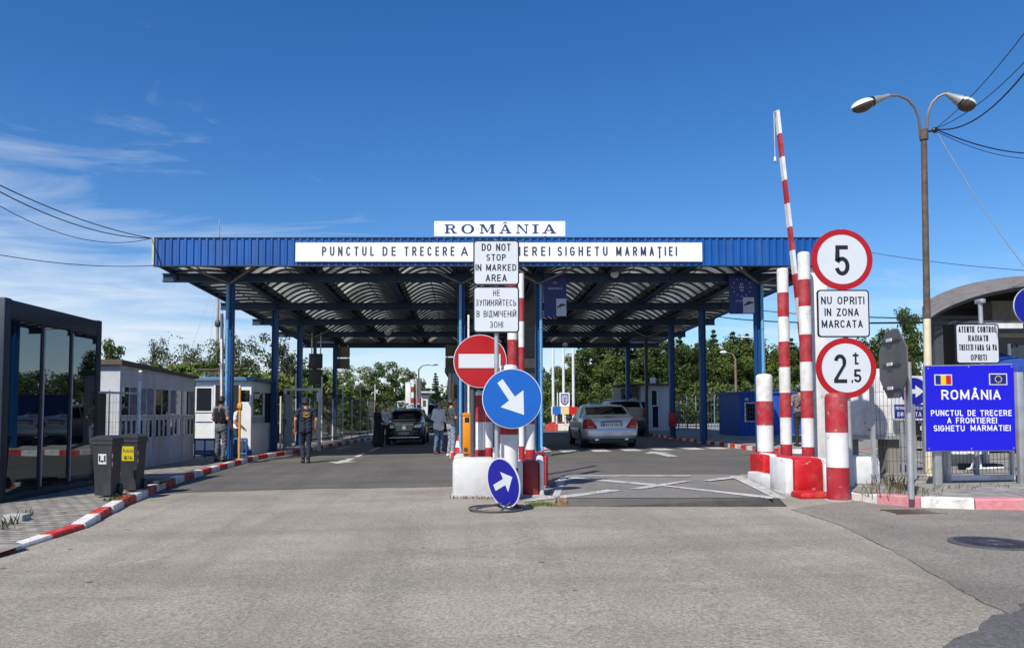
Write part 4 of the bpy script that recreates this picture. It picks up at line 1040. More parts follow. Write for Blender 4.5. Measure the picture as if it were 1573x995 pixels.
for poly in ([(862, 733), (871, 733), (859, 763), (848, 763)], [(1120, 731), (1140, 731), (1207, 765), (1190, 765)], [(868, 731), (868, 734), (1000, 746), (1010, 743.5)], [(860, 766), (860, 762), (934, 752), (955, 753.5)],
             [(966, 751), (1010, 744), (1050, 738.5), (1064, 738.5), (1022, 745.5), (985, 751.5)], [(1080, 737.5), (1126, 731.5), (1132, 734), (1090, 739)], [(1000, 744.5), (1008, 744), (1190, 763), (1186, 766)],
             [(868, 731), (868, 729.8), (1060, 729.8), (1060, 731.4)]):
    ps = [onp(*p) for p in poly]; mb._new(ps, [list(range(len(ps)))])
mb.build('white_lines', M_mark, t, smooth=0, fix=True)
mb = MB(); mb._new([G(845, 762) + Vector((0, 0, .01)), G(856, 766) + Vector((0, 0, .01)), G(868, 735) + Vector((0, 0, .01)), G(858, 735) + Vector((0, 0, .01))], [(0, 1, 2, 3)]); mb._new([G(800, 772) + Vector((0, 0, .01)), G(852, 766) + Vector((0, 0, .01)), G(855, 760) + Vector((0, 0, .01)), G(836, 762) + Vector((0, 0, .01))], [(0, 1, 2, 3)])
struct(mb.build('road_marking', M_mark, smooth=0, fix=True))
# drain and manhole
a, b = G(1380, 789.5), G(1437, 784)
t = thing('drain_grate', 'small rusty drain grate in the road by the pink kerb', 'drain', G(1408, 787))
mb = MB(); gx0, gx1, gy0, gy1 = a.x, b.x, a.y, a.y + .3
q = gzc(a.x) + .012
for i in range(9): mb.span((gx0 + (gx1 - gx0) * i / 9, gy0, q - .03), (gx0 + (gx1 - gx0) * (i + .55) / 9, gy1, q))
mb.span((gx0 - .03, gy0 - .03, q - .03), (gx1 + .03, gy0, q + .002)); mb.span((gx0 - .03, gy1, q - .03), (gx1 + .03, gy1 + .03, q + .002)); mb.build('grille', mat('rusty_iron', (.10, .07, .05), .8, .3, var=.3), t)
mb = MB(); mb.quad((gx0, gy0, q - .008), (gx1, gy0, q - .008), (gx1, gy1, q - .008), (gx0, gy1, q - .008)); mb.build('pit', M_black, t, smooth=0)
c = G(1527, 834.5)
t = thing('manhole_cover', 'round dark iron manhole cover in the road at the right edge', 'manhole', c)
zc = gzc(c.x) + .01; rm = .30
mb = MB(); mb.lathe([(rm + .06, zc - .03), (rm + .06, zc), (rm + .01, zc + .002), (rm + .01, zc - .01)], (c.x, c.y, 0), 40); mb.build('frame_ring', mat('dull_iron', (.13, .12, .115), .6, .4, var=.2), t)
mb = MB(); mb.lathe([(rm, zc - .03), (rm, zc + .001), (.14, zc + .001), (.135, zc - .006), (.12, zc - .006), (.115, zc + .001), (.001, zc + .001)], (c.x, c.y, 0), 40)
for i in range(-5, 6):
    x_ = c.x + i * .055; L_ = math.sqrt(max(0, (rm - .03) ** 2 - (i * .055) ** 2))
    for s_ in (-1, 1):
        lo = max(.16 ** 2 - (i * .055) ** 2, 0) ** .5
        if L_ > lo + .03: mb.span((x_ - .014, c.y + s_ * lo, zc + .0005), (x_ + .014, c.y + s_ * L_, zc + .007))
mb.build('lid', mat('dark_cast_iron', (.075, .074, .076), .5, .5, var=.2), t)

# --- right-hand signs ---------------------------------------------------------------
# stop sign seen from behind, edge on
g = G(1400, 766, .11); Dp = g.y
t = thing('stop_sign', 'octagonal sign seen from its dark grey back on a leaning pale pole', 'traffic sign', g)
mb = MB(); tp = P(1395, 556, Dp); mb.tube([g, tp], .035, 14); mb.build('pole', M_galv, t)
c = P(1372.5, 559, Dp + .05); ro = 57 * Dp / F
Mo = T(c) @ Euler((0, 0, R(81))).to_matrix().to_4x4()
oct_ = [(ro * math.cos(R(22.5 + 45 * k)), ro * math.sin(R(22.5 + 45 * k))) for k in range(8)]
mb = MB(); mb.prism(oct_, .012, Mo); mb.build('back_plate', M_signback, t)
mb = MB(); mb.prism([(a * .99, b * .99) for a, b in oct_], .004, Mo @ T((0, -.0045, 0))); mb.build('red_face', M_signred, t)
mb = MB()
for zz_ in (-.3, .0, .3): mb.span((-.28, .0125, zz_ - .015), (.28, .03, zz_ + .015))
for v_ in mb.bm.verts: v_.co = Mo @ v_.co
mb.build('back_rail', M_dkgrey, t)
mb = MB()
for zz_ in (-.3, .0, .3): mb.span((-.05, .031, zz_ - .02), (.1, .045, zz_ + .02))
for v_ in mb.bm.verts: v_.co = Mo @ v_.co
mb.build('clamp', M_refl, t)
# pedestrians-keep-right board
D = 12.4; a, b = P(1383, 645, D), P(1422, 577, D)
t = thing('pedestrian_sign', 'white board with a blue arrow disc and a navy DREAPTA strip behind the stop sign', 'sign', (a.x, D, gzc(a.x) + .11))
mb = MB(); mb.prism([(p[0] + (a.x + b.x) / 2, p[1] + (a.z + b.z) / 2) for p in rrect(b.x - a.x + .25, b.z - a.z, .04)], .02, T((0, D, 0))); mb.build('board', M_refl, t)
c = P(1404, 601, D); mb = MB(); mb.prism([(c.x + p[0], c.z + p[1]) for p in disc(21 * D / F)], .004, T((0, D - .0045, 0))); o = mb.build('blue_disc', M_signnavy, t)
k_ = 21 * D / F; mb = MB(); mb.prism([(c.x + k_ * p, c.z + k_ * q) for p, q in ((-.65, -.16), (.1, -.16), (.1, -.45), (.7, 0), (.1, .45), (.1, .16), (-.65, .16))], .003, T((0, D - .0078, 0))); mb.build('arrow', M_refl, o)
a2, b2 = P(1374, 642, D), P(1419, 621, D); mb = MB(); mb.span((a2.x, D - .006, a2.z), (b2.x, D - .0015, b2.z)); o = mb.build('navy_strip', mat('navy_film', srgb('1b2a78'), .4, var=.05), t)
mb = MB(); letters(mb, 'PIETONI CIRCULATI LA', ((a2.x + b2.x) / 2, D - .0065, zat(626.5, D)), (b2.x - a2.x) * .9, 4.5 * D / F, .01); letters(mb, 'DREAPTA', ((a2.x + b2.x) / 2, D - .0065, zat(636, D)), (b2.x - a2.x) * .8, 6.5 * D / F, .018); mb.build('lettering', M_refl, o)
mb = MB()
for xx in (a.x + .04, b.x - .04): mb.span((xx - .02, D + .021, gzc(xx)), (xx + .02, D + .06, b.z - .05))
mb.build('frame_leg', M_galv, t)
# big blue country board on two posts
D = 10.55
t = thing('country_board', 'big square bright blue board with two small flags and white lettering', 'sign', G(1503, 745, .11))
M_bigblue = mat('vivid_blue_film', srgb('140ec8'), .4, var=.04)
c4 = [P(1424, 692, D), P(1560.5, 691, D), P(1557, 560, D), P(1422, 562.5, D)]
mb = MB(); mb.prism([(p.x, p.z) for p in c4], .02, T((0, D, 0))); mb.build('board', M_bigblue, t)
mb = MB()
for p, q in zip(c4, c4[1:] + c4[:1]): mb.bar((p.x, D + .035, p.z), (q.x, D + .035, q.z), .03, .03)
mb.build('back_frame', M_galv, t)
for s_, xa, xb, yc, hp in (('ROMÂNIA', 1446, 1537, 606, 15), ('PUNCTUL DE TRECERE', 1430, 1554, 634, 9), ('A FRONTIEREI', 1455, 1531, 645.5, 9), ('SIGHETU', 1434, 1482, 657.5, 9), ('MARMATIEI', 1491, 1552, 657, 9)):
    pa_, pb_ = P(xa, yc, D), P(xb, yc, D); mb = MB(); letters(mb, s_, ((pa_.x + pb_.x) / 2, D - .0005, pa_.z), pb_.x - pa_.x, hp * D / F, .014); mb.build('lettering', mat('warm_white_lettering', (.8, .78, .74), .5, var=.03), t)
def flag(t, x0, y0, x1, y1, cols, name):
    a, b = P(x0, y1, D), P(x1, y0, D); mb = MB(); mb.span((a.x - .015, D - .003, a.z - .015), (b.x + .015, D - .0008, b.z + .015)); o = mb.build(name, M_refl, t)
    n_ = len(cols)
    for i, c_ in enumerate(cols):
        mb = MB(); mb.span((a.x + (b.x - a.x) * i / n_, D - .006, a.z), (a.x + (b.x - a.x) * (i + 1) / n_, D - .0035, b.z)); mb.build('field', c_, o)
    return o, a, b
flag(t, 1437, 576.5, 1460.5, 590, [mat('flag_blue', srgb('16207c'), .5, var=.03), mat('flag_yellow', srgb('f2c21a'), .5, var=.03), mat('flag_red', srgb('c01822'), .5, var=.03)], 'tricolour_flag')
o, a, b = flag(t, 1521, 575, 1545, 589.5, [mat('flag_eu_blue', srgb('15187a'), .5, var=.03)], 'star_flag')
mb = MB()
for k in range(12): star(mb, (a.x + b.x) / 2 + .045 * math.cos(R(30 * k)), D - .0095, (a.z + b.z) / 2 + .045 * math.sin(R(30 * k)), .011)
mb.build('star_ring', mat('flag_star_yellow', srgb('f0d040'), .5, var=.03), o)
mb = MB()
for (x_, z_) in [(p.x + (.03 if i in (0, 3) else -.03), p.z + (.03 if i < 2 else -.03)) for i, p in enumerate(c4)] + [((c4[0].x + c4[1].x) / 2, c4[0].z + .03), ((c4[0].x + c4[1].x) / 2, c4[2].z - .03)]: mb.cyl((x_, D - .006, z_), (x_, D, z_), .01, n=8)
mb.build('rivet', M_galv, t)
mb = MB(); q = G(1450, 747, .11); mb.span((q.x - .05, D + .06, q.z - .05), (q.x + .05, D + .14, c4[2].z - .1), .012); mb.build('post', M_galv, t)
mb = MB(); q = G(1558, 741, .11); mb.span((q.x - .05, D + .06, q.z - .05), (q.x + .05, D + .14, c4[2].z - .1), .012); mb.build('post', M_galv, t)
# radiation control board
D = 11.6
g_ = P(1503, 640, D); t = thing('sign_post', 'white board warning of radiation control above the blue country board', 'sign post', (g_.x, D + .05, gzc(g_.x) + .11))
text_board(t, 1469, 497, 1534, 558.5, D, [('ATENTIE CONTROL', 1472, 1530, 506, 9.5), ('RADIATII', 1487, 1517, 519.5, 9.5), ('TRECETI FARA SA VA', 1473, 1531, 533.5, 9.5), ('OPRITI', 1491, 1515, 549, 9.5)])
mb = MB(); mb.tube([(g_.x, D + .07, gzc(g_.x)), (g_.x, D + .07, zat(497, D))], .03, 12); mb.build('pole', M_galv, t)
# round blue sign cut by the right edge
D = 10.9; t, c, r = round_sign('round_blue_sign', 'dark blue round sign cut off by the right edge of the view', 1587, 470, 30, D, 'blue')
mb = MB(); mb.prism([(c.x + p[0], c.z + p[1]) for p in disc(r * .985)], .003, T((0, D - .0085, 0))); mb.build('navy_face', M_signnavy, t)
mb = MB(); mb.tube([(c.x, D + .06, gzc(c.x)), (c.x, D + .06, c.z + r * .7)], .034, 12); mb.build('pole', M_galv, t)
# camera on a grey pole with a white arm
D = 13.2; q0, q1 = P(1507, 500, D), P(1507, 462, D)
t = thing('camera_post', 'slim pale camera post standing behind the radiation control board', 'camera post', (q0.x, D, gzc(q0.x) + .11))
mb = MB(); mb.tube([(q0.x, D, gzc(q0.x)), (q0.x, D, q1.z)], .036, 14); mb.build('mast', M_galv, t)
mb = MB(); mb.span((q0.x - .045, D - .09, q1.z - .05), (q0.x + .045, D + .1, q1.z + .03), .02); mb.build('camera_head', M_galv, t)
mb = MB(); z_ = zat(500, D); mb.span((q0.x + .06, D - .03, z_ - .05), (q0.x + .72, D + .03, z_ + .04)); mb.build('cross_arm', M_white, t)
# ================================================================ LEFT SIDE: GLASS KIOSK, BINS, CABINS
M_frame = mat('anthracite_frame', srgb('1c2835'), .45, .1, var=.1)
def glass_mat(name, refl=.4, col=(.012, .014, .016), tint=(.85, .9, .92)):
    m, n, l, b = node_mat(name)
    n.remove(b); o = n['Material Output']
    g = n.new('ShaderNodeBsdfGlossy'); g.inputs['Roughness'].default_value = .015; g.inputs['Color'].default_value = (*tint, 1)
    d = n.new('ShaderNodeBsdfDiffuse'); d.inputs['Color'].default_value = (*col, 1)
    mx = n.new('ShaderNodeMixShader'); fr = n.new('ShaderNodeFresnel'); fr.inputs['IOR'].default_value = 1.5
    ad = n.new('ShaderNodeMath'); ad.operation = 'ADD'; ad.inputs[1].default_value = refl; ad.use_clamp = True
    l.new(fr.outputs[0], ad.inputs[0]); l.new(ad.outputs[0], mx.inputs[0]); l.new(d.outputs[0], mx.inputs[1]); l.new(g.outputs[0], mx.inputs[2]); l.new(mx.outputs[0], o.inputs[0])
    return m
M_solar = glass_mat('solar_glass', .17, (.005, .006, .008), (.7, .78, .82))
M_glass = glass_mat('dark_window_glass', .06)
XF = -6.96; y0, y1 = 11.25, 14.28; zb_, zt = -.17, 3.03
t = thing('glass_kiosk', 'dark grey container kiosk with three tall reflecting glass panes', 'kiosk', (XF - 3, 12.6, -.2))
def fr(a, b): 
    mb = MB(); mb.span(a, b, .012); return mb.build('frame', M_frame, t)
fr((XF - .17, y0, zb_), (XF, y0 + .17, zt)); fr((XF - .17, y1 - .17, zb_), (XF, y1, zt)); fr((XF - .17, y0 + .172, zt - .3), (XF - .004, y1 - .172, zt - .02)); fr((XF - .17, y0 + .172, zb_ + .01), (XF - .004, y1 - .172, zb_ + .2))
pw = (y1 - y0 - .34) / 3
for i in (1, 2):
    mb = MB(); yc = y0 + .17 + pw * i; mb.span((XF - .14, yc - .045, zb_ + .2), (XF - .004, yc + .045, zt - .3)); mb.build('mullion', M_frame, t)
    mb = MB(); mb.span((XF - .009, yc + .012, zb_ + .25), (XF + .008, yc + .04, zt - .35)); mb.build('seal_strip', M_galv, t)
for i in range(3):
    ya, yb = y0 + .17 + pw * i + (.046 if i else 0), y0 + .17 + pw * (i + 1) - (.046 if i < 2 else 0)
                                              # tilt added to each pane to steer its reflection onto car and trees
    mb = MB(); dtilt = (.098, .122, .104)[i]; xn, xf_ = XF - .02 - dtilt, XF - .02
    mb._new([(xn, ya, zb_ + .2), (xf_, yb, zb_ + .2), (xf_, yb, zt - .3), (xn, ya, zt - .3)], [(0, 1, 2, 3)]); mb.build('glass_pane', M_solar, t, smooth=0, fix=False)
mb = MB(); mb.span((XF - 6, y0 + .02, zt - .1), (XF - .02, y1 - .02, zt - .015)); mb.span((XF - 6, y0 + .02, zb_ + .02), (XF - .02, y1 - .02, zb_ + .1)); mb.span((XF - 6, y1 - .06, zb_ + .1), (XF - .18, y1 - .02, zt - .1)); mb.span((XF - 6, y0 + .02, zb_ + .1), (XF - .18, y0 + .06, zt - .1)); mb.build('shell', M_frame, t)
# rubble stone by the kiosk
a = G(22, 803, .05); mb = MB(); mb.span((a.x - .16, a.y, a.z - .02), (a.x + .1, a.y + .2, a.z + .1), .02); o = mb.build('stone_block', M_conc, loc=a); tag(o, 'rough grey stone lying at the near foot of the glass kiosk', 'stone')

def bin_(px, D, label, sticker):
    x = xat(px, D, 720); zb0 = gzc(x) + .085; c = Vector((x, D, zb0))
    t = thing('wheelie_bin', label, 'bin', c, 'wheelie bins beside the glass kiosk')
    mb = MB()
    def sec(w0, w1, d0, d1, z): return [(x - w0, D - d0, zb0 + z), (x + w0, D - d0, zb0 + z), (x + w0, D + d1, zb0 + z), (x - w0, D + d1, zb0 + z)]
    A = sec(.175, 0, .19, .2, .03); B = sec(.215, 0, .265, .24, .82); Cc = sec(.235, 0, .285, .26, .83); Dd = sec(.235, 0, .285, .26, .89)
    mb._new(A + B + Cc + Dd, [(3, 2, 1, 0)] + [[4 * k + i, 4 * k + (i + 1) % 4, 4 * k + 4 + (i + 1) % 4, 4 * k + 4 + i] for k in range(3) for i in range(4)] + [(12, 13, 14, 15)])
    m_ = mat('bin_dark_grey_plastic', (.028, .03, .034), .45, var=.15, dirt=(.1, .09, .08), dirt_amt=.4)
    mb.build('bin_body', m_, t, smooth=20)
    mb = MB(); mb._new(sec(.245, 0, .3, .22, .895) + sec(.245, 0, .3, .22, .925) + sec(.15, 0, .2, .16, .965), [[4 * k + i, 4 * k + (i + 1) % 4, 4 * k + 4 + (i + 1) % 4, 4 * k + 4 + i] for k in range(2) for i in range(4)] + [(8, 9, 10, 11), (3, 2, 1, 0)])
    mb.build('lid', m_, t, smooth=20)
    mb = MB(); mb.tube([(x - .2, D + .3, zb0 + .88), (x + .2, D + .3, zb0 + .88)], .018, 8); mb.bar((x - .19, D + .22, zb0 + .88), (x - .19, D + .31, zb0 + .88), .03, .03); mb.bar((x + .19, D + .22, zb0 + .88), (x + .19, D + .31, zb0 + .88), .03, .03); mb.build('handle', M_black, t)
    for s_ in (-1, 1):
        mb = MB(); mb.cyl((x + s_ * .19, D + .2, zb0 + .1), (x + s_ * .235, D + .2, zb0 + .1), .1, n=20); mb.build('wheel', M_black, t)
    # stickers lie on the sloping front: y at height z
    fy = lambda z: D - (.19 + (.265 - .19) * (z - .03) / .79) - .004
    mb = MB()
    if sticker == 'white':
        z0_, z1_ = .52, .68
        mb.mi = 0; mb._new([(x - .09, fy(z0_), zb0 + z0_), (x + .09, fy(z0_), zb0 + z0_), (x + .09, fy(z1_), zb0 + z1_), (x - .09, fy(z1_), zb0 + z1_)], [(0, 1, 2, 3)])
        for (a_, b_, c_, d_) in ((-.075, -.04, .555, .655), (.04, .075, .555, .655), (-.028, .028, .55, .58)):
            mb.mi = 1; mb._new([(x + a_, fy(c_) - .003, zb0 + c_), (x + b_, fy(c_) - .003, zb0 + c_), (x + b_, fy(d_) - .003, zb0 + d_), (x + a_, fy(d_) - .003, zb0 + d_)], [(0, 1, 2, 3)])
        mb.build('sticker', [M_refl, M_black], t, smooth=0)
    else:
        z0_, z1_ = .52, .76
        mb.mi = 0; mb._new([(x - .16, fy(z0_), zb0 + z0_), (x + .13, fy(z0_), zb0 + z0_), (x + .13, fy(z1_), zb0 + z1_), (x - .16, fy(z1_), zb0 + z1_)], [(0, 1, 2, 3)])
        mb.build('sticker', mat('sticker_yellow', srgb('c9ba1a'), .5, var=.05), t, smooth=0)
        mb = MB(); letters(mb, 'PLASTIC', (x - .0, fy(.69) - .002, zb0 + .69), .25, .06, .01); letters(mb, 'METAL', (x - .0, fy(.58) - .002, zb0 + .575), .2, .06, .01); mb.build('lettering', M_black, t)
    # red and white corner tapes
    for s_ in (-1, 1):
        mb = MB()
        for k in range(5):
            za, zb2 = .42 + k * .065, .42 + (k + 1) * .065; w_ = lambda z: .175 + (.04) * (z - .03) / .79
            mb.mi = k % 2
            mb._new([(x + s_ * (w_(za) + .003), fy(za) + .02, zb0 + za), (x + s_ * (w_(za) + .003), fy(za) + .07, zb0 + za), (x + s_ * (w_(zb2) + .003), fy(zb2) + .07, zb0 + zb2), (x + s_ * (w_(zb2) + .003), fy(zb2) + .02, zb0 + zb2)], [(0, 1, 2, 3)])
        mb.build('corner_tape', [M_brightred, M_refl], t, smooth=0)
    t.scale = (.70, .72, 1.0)
    return t
bin_(165, 11.95, 'dark wheelie bin with a white sticker nearest the kiosk', 'white')
bin_(204, 12.75, 'dark wheelie bin with a yellow sticker lettered PLASTIC', 'yellow')
# flattened dark rubber mat lying on the kerb behind the bins
a = G(232, 742, .14); mb = MB(); mb.span((a.x - .28, a.y - .1, a.z), (a.x + .22, a.y + .5, a.z + .05), .02); o = mb.build('rubber_mat', M_black, loc=a); tag(o, 'dark flat rubber pad lying on the pavement beside the yellow stickered bin', 'rubber pad')

# fence post with peeling paint and wire mesh
M_peel = mat('peeling_white_teal_paint', (.62, .66, .66), .6, var=.1, scale=20, dirt=srgb('2c7d96'), dirt_amt=.9, dirt_scale=6)
M_wire = mat('dark_wire', (.05, .055, .06), .5, .4, var=.1)
g = G(211, 737, .09); D = g.y
t = thing('wire_fence', 'thin wire mesh fence on a peeling white and teal post beside the white cabin', 'fence', g)
mb = MB(); mb.tube([g, (g.x, D, zat(573, D))], .036, 12); mb.tube([(g.x, D, zat(576, D)), (g.x + .02, D - .04, zat(570, D))], .04, 10); mb.build('post', M_peel, t)
mb = MB(); x0_ = xat(150, 14.1); z0_, z1_ = zat(735, D), zat(604, D)
mb.tube([(x0_, 14.1, z1_), (g.x, D, z1_)], .02, 8)
mb.build('rail', M_galv, t)
mb = MB()
for k in range(14):
    f_ = k / 14; mb.tube([(x0_ + (g.x - x0_) * f_, 14.1 + (D - 14.1) * f_, z0_), (x0_ + (g.x - x0_) * f_, 14.1 + (D - 14.1) * f_, z1_)], .0025, 4, caps=False)
for k in range(9):
    z_ = z0_ + (z1_ - z0_) * k / 9; mb.tube([(x0_, 14.1, z_), (g.x, D, z_)], .0025, 4, caps=False)
mb.build('wire_mesh', M_wire, t)

# long white cabin ------------------------------------------------------------------
M_cab = mat('cabin_white_panel', (.50, .515, .54), .5, var=.08, dirt=(.24, .2, .17), dirt_amt=.6, dirt_scale=1.3, stretch=(1, 1, .35), chips=((.2, .17, .14), 5, .71))
M_roofb = mat('brown_roof_edge', (.10, .075, .06), .8, var=.3)
XC = -8.0; ya, yb = 17.3, 22.1; zc0 = gzc(XC) + .08; zc1 = zat(550, ya)
t = thing('long_cabin', 'long low white cabin with two rows of windows and a brown roof edge', 'cabin', (XC - 1.2, (ya + yb) / 2, zc0))
def wallbox(t, a, b, nm='wall', m=None):
    mb = MB(); mb.span(a, b); return mb.build(nm, m or M_cab, t)
W = 2.6
wallbox(t, (XC - W, ya, zc0), (XC, yb, zc1 - .15))
mb = MB(); mb._new([(XC - W - .1, ya - .12, zc1 + .02), (XC + .1, ya - .12, zc1 - .04), (XC + .1, yb + .08, zat(578, yb)), (XC - W - .1, yb + .08, zat(578, yb) + .06), (XC - W - .1, ya - .12, zc1 - .15), (XC + .1, ya - .12, zc1 - .15), (XC + .1, yb + .08, zat(578, yb) - .07), (XC - W - .1, yb + .08, zat(578, yb) - .07)], [(0, 1, 2, 3), (4, 7, 6, 5), (0, 4, 5, 1), (1, 5, 6, 2), (2, 6, 7, 3), (3, 7, 4, 0)]); mb.build('roof', M_roofb, t, smooth=0, fix=True)
nb = 5; bw = (yb - ya) / nb
M_cur = mat('curtain_behind_glass', (.18, .17, .19), .8, var=.4, scale=3)
for i in range(nb):
    a_, b_ = ya + bw * i + .06, ya + bw * (i + 1) - .06
    z_hi0, z_hi1 = zc0 + 1.32, zc0 + 1.97; z_lo0, z_lo1 = zc0 + .72, zc0 + 1.22
    mb = MB(); mb.span((XC - .005, a_, z_hi0), (XC + .012, b_, z_hi1)); w_ = mb.build('window', M_glass, t)
    for hf, cm in enumerate(((None, 0), (1, 1), (2, None), (1, None), (None, 0))[i]):
        if cm is None: continue
        y_a = a_ + .02 + hf * (b_ - a_) / 2; y_b = y_a + (b_ - a_) / 2 - .04
        mb = MB(); n_ = 9
        for k in range(n_):
            ya2, yb2 = y_a + (y_b - y_a) * k / n_, y_a + (y_b - y_a) * (k + 1) / n_; o1, o2 = (.004 if k % 2 else 0), (.004 if (k + 1) % 2 else 0)
            mb.quad((XC + .0135 + o1, ya2, z_hi0 + (.25 if cm == 2 else .02)), (XC + .0135 + o2, yb2, z_hi0 + (.25 if cm == 2 else .02)), (XC + .0135 + o2, yb2, z_hi1 - .01), (XC + .0135 + o1, ya2, z_hi1 - .01))
        mb.build('curtain', [M_cur, mat('violet_curtain', (.2, .19, .26), .8, var=.35, scale=5), mat('tan_curtain', (.3, .2, .1), .8, var=.4, scale=4)][cm], w_, smooth=0)
    mb = MB()
    for (p, q) in (((XC, a_ - .04, z_hi0 - .05), (XC + .03, b_ + .04, z_hi0)), ((XC, a_ - .04, z_hi1), (XC + .03, b_ + .04, z_hi1 + .05)), ((XC, a_ - .05, z_hi0), (XC + .03, a_, z_hi1)), ((XC, b_, z_hi0), (XC + .03, b_ + .05, z_hi1)), ((XC + .001, (a_ + b_) / 2 - .015, z_hi0), (XC + .026, (a_ + b_) / 2 + .015, z_hi1))): mb.span(p, q)
    mb.build('window_frame', M_cab, w_)
    for k in range(3):
        c_, d_ = a_ + (b_ - a_) * k / 3 + .02, a_ + (b_ - a_) * (k + 1) / 3 - .02
        mb = MB(); mb.span((XC - .005, c_, z_lo0), (XC + .012, d_, z_lo1)); w_ = mb.build('window', M_glass, t)
        mb = MB(); e = .035
        for (p, q) in (((XC, c_, z_lo0 - .03), (XC + .025, d_, z_lo0 + e)), ((XC, c_, z_lo1 - e), (XC + .025, d_, z_lo1 + .03)), ((XC, c_ - .015, z_lo0 + e), (XC + .025, c_ + e, z_lo1 - e)), ((XC, d_ - e, z_lo0 + e), (XC + .025, d_ + .015, z_lo1 - e))): mb.span(p, q)
        mb.build('window_frame', M_cab, w_)
    mb = MB(); mb.span((XC, ya + bw * i - .012, zc0 + .02), (XC + .018, ya + bw * i + .012, zc1 - .3)); mb.build('cover_strip', M_cab, t)
    mb = MB(); mb.span((XC + .001, a_ + .02, zc0 + .1), (XC + .012, b_ - .02, zc0 + .6)); mb.build('lower_panel', M_cab, t)
mb = MB(); z_ = zc0 + 2.1
for k in range(3): mb.span((XC, ya, z_ + k * .09), (XC + .012, yb, z_ + k * .09 + .075))
mb.build('siding', M_cab, t)
mb = MB(); mb.span((XC - 1.5, ya - .012, zc0 + .75), (XC - .28, ya + .01, zc0 + 1.85)); w_ = mb.build('window', M_glass, t)
mb = MB()
for (p, q) in (((XC - 1.55, ya - .03, zc0 + .7), (XC - .23, ya - .001, zc0 + .749)), ((XC - 1.55, ya - .03, zc0 + 1.851), (XC - .23, ya - .001, zc0 + 1.9)), ((XC - .279, ya - .03, zc0 + .75), (XC - .23, ya - .001, zc0 + 1.85))): mb.span(p, q)
mb.build('window_frame', M_cab, w_)

# control booth -----------------------------------------------------------------------
M_booth = mat('booth_white_panel', (.70, .71, .71), .5, var=.05, dirt=(.4, .37, .33), dirt_amt=.3)
XB = -6.78; ya, yb = 23.7, 26.6; zc0 = gzc(XB) + .08; zc1 = zat(585, ya); xl = xat(300, ya)
t = thing('control_booth', 'white control booth with an open dark doorway behind the left front column', 'booth', ((XB + xl) / 2, ya + 1.4, zc0))
wallbox(t, (xl, ya, zc0), (XB, yb, zc1), 'wall', M_booth)
mb = MB(); mb.span((xl - .12, ya - .15, zc1 + .002), (XB + .12, yb + .1, zc1 + .12), .01); mb.build('roof', mat('blue_grey_roof', srgb('4a6f92'), .6, var=.15), t)
def panel(a, b, nm, m, fr=None):
    mb = MB(); mb.span(a, b); o = mb.build(nm, m, t)
    return o
px = lambda p_: xat(p_, ya)
w_ = panel((px(302), ya - .015, zat(631, ya)), (px(325), ya + .005, zat(596, ya)), 'window', M_glass)
mb = MB()
for (p, q) in ((px(300), px(302)), (px(325), px(327))): mb.span((p, ya - .03, zat(633, ya)), (q, ya - .001, zat(594, ya)))
mb.span((px(302), ya - .03, zat(633, ya)), (px(325), ya - .001, zat(631, ya))); mb.span((px(302), ya - .03, zat(596, ya)), (px(325), ya - .001, zat(594, ya))); mb.build('window_frame', M_booth, w_)
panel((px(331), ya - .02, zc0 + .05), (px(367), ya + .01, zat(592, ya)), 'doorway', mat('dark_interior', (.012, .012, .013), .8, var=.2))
mb = MB(); mb.span((px(328), ya - .04, zc0), (px(331), ya - .001, zat(590, ya))); mb.span((px(367), ya - .04, zc0), (px(369), ya - .001, zat(590, ya))); mb.build('door_frame', M_booth, t)
mb = MB(); mb.span((px(301), ya - .02, zat(648, ya)), (px(327), ya - .001, zat(647, ya))); mb.span((px(301), ya - .04, zc0 + .02), (px(388), ya - .021, zc0 + .16)); mb.build('skirting', mat('booth_blue_trim', srgb('39628f'), .5, var=.1), t)
w_ = panel((XB - .005, ya + .25, zc0 + 1.25), (XB + .015, ya + 1.3, zc0 + 2.0), 'window', M_glass); w_ = panel((XB - .005, ya + 1.6, zc0 + 1.0), (XB + .015, ya + 2.5, zc0 + 2.0), 'window', M_glass)
mb = MB(); mb.span((XB, ya + .1, zc0 + 1.0), (XB + .02, ya + 1.5, zc0 + 1.06)); mb.span((XB, ya + .1, zc0 + 1.06), (XB + .015, ya + 1.5, zc0 + 1.2)); mb.build('counter', M_galv, t)
for k in range(2):
    mb = MB(); mb.span((XB + .016, ya + .32 + k * .28, zc0 + 1.78), (XB + .02, ya + .52 + k * .28, zc0 + 1.95)); mb.build('notice', M_refl, t)
# shelter with an arched sheet on the roof line behind the booth
D = 27.5; a, b = P(314, 592, D), P(337, 567, D)
t = thing('roof_hood', 'small arched sheet hood on thin posts behind the booth roof', 'hood', ((a.x + b.x) / 2, D, gzc(a.x) + .08))
mb = MB()
for xx in (a.x, b.x): mb.tube([(xx, D, gzc(xx) + .08), (xx, D, b.z - .05)], .03, 8)
mb.build('post', M_white, t)
mb = MB(); mb.tube([(a.x + .05 + (b.x - a.x - .1) * (1 - math.cos(math.pi * k / 14)) / 2, D, a.z + (b.z - a.z - .12) * math.sin(math.pi * k / 14)) for k in range(15)], .035, 8); mb.build('arch', M_galv, t)
mb = MB(); mb.span((a.x - .1, D - .5, b.z - .05), (b.x + .9, D + .6, b.z)); mb.build('flat_sheet', M_roofb, t)
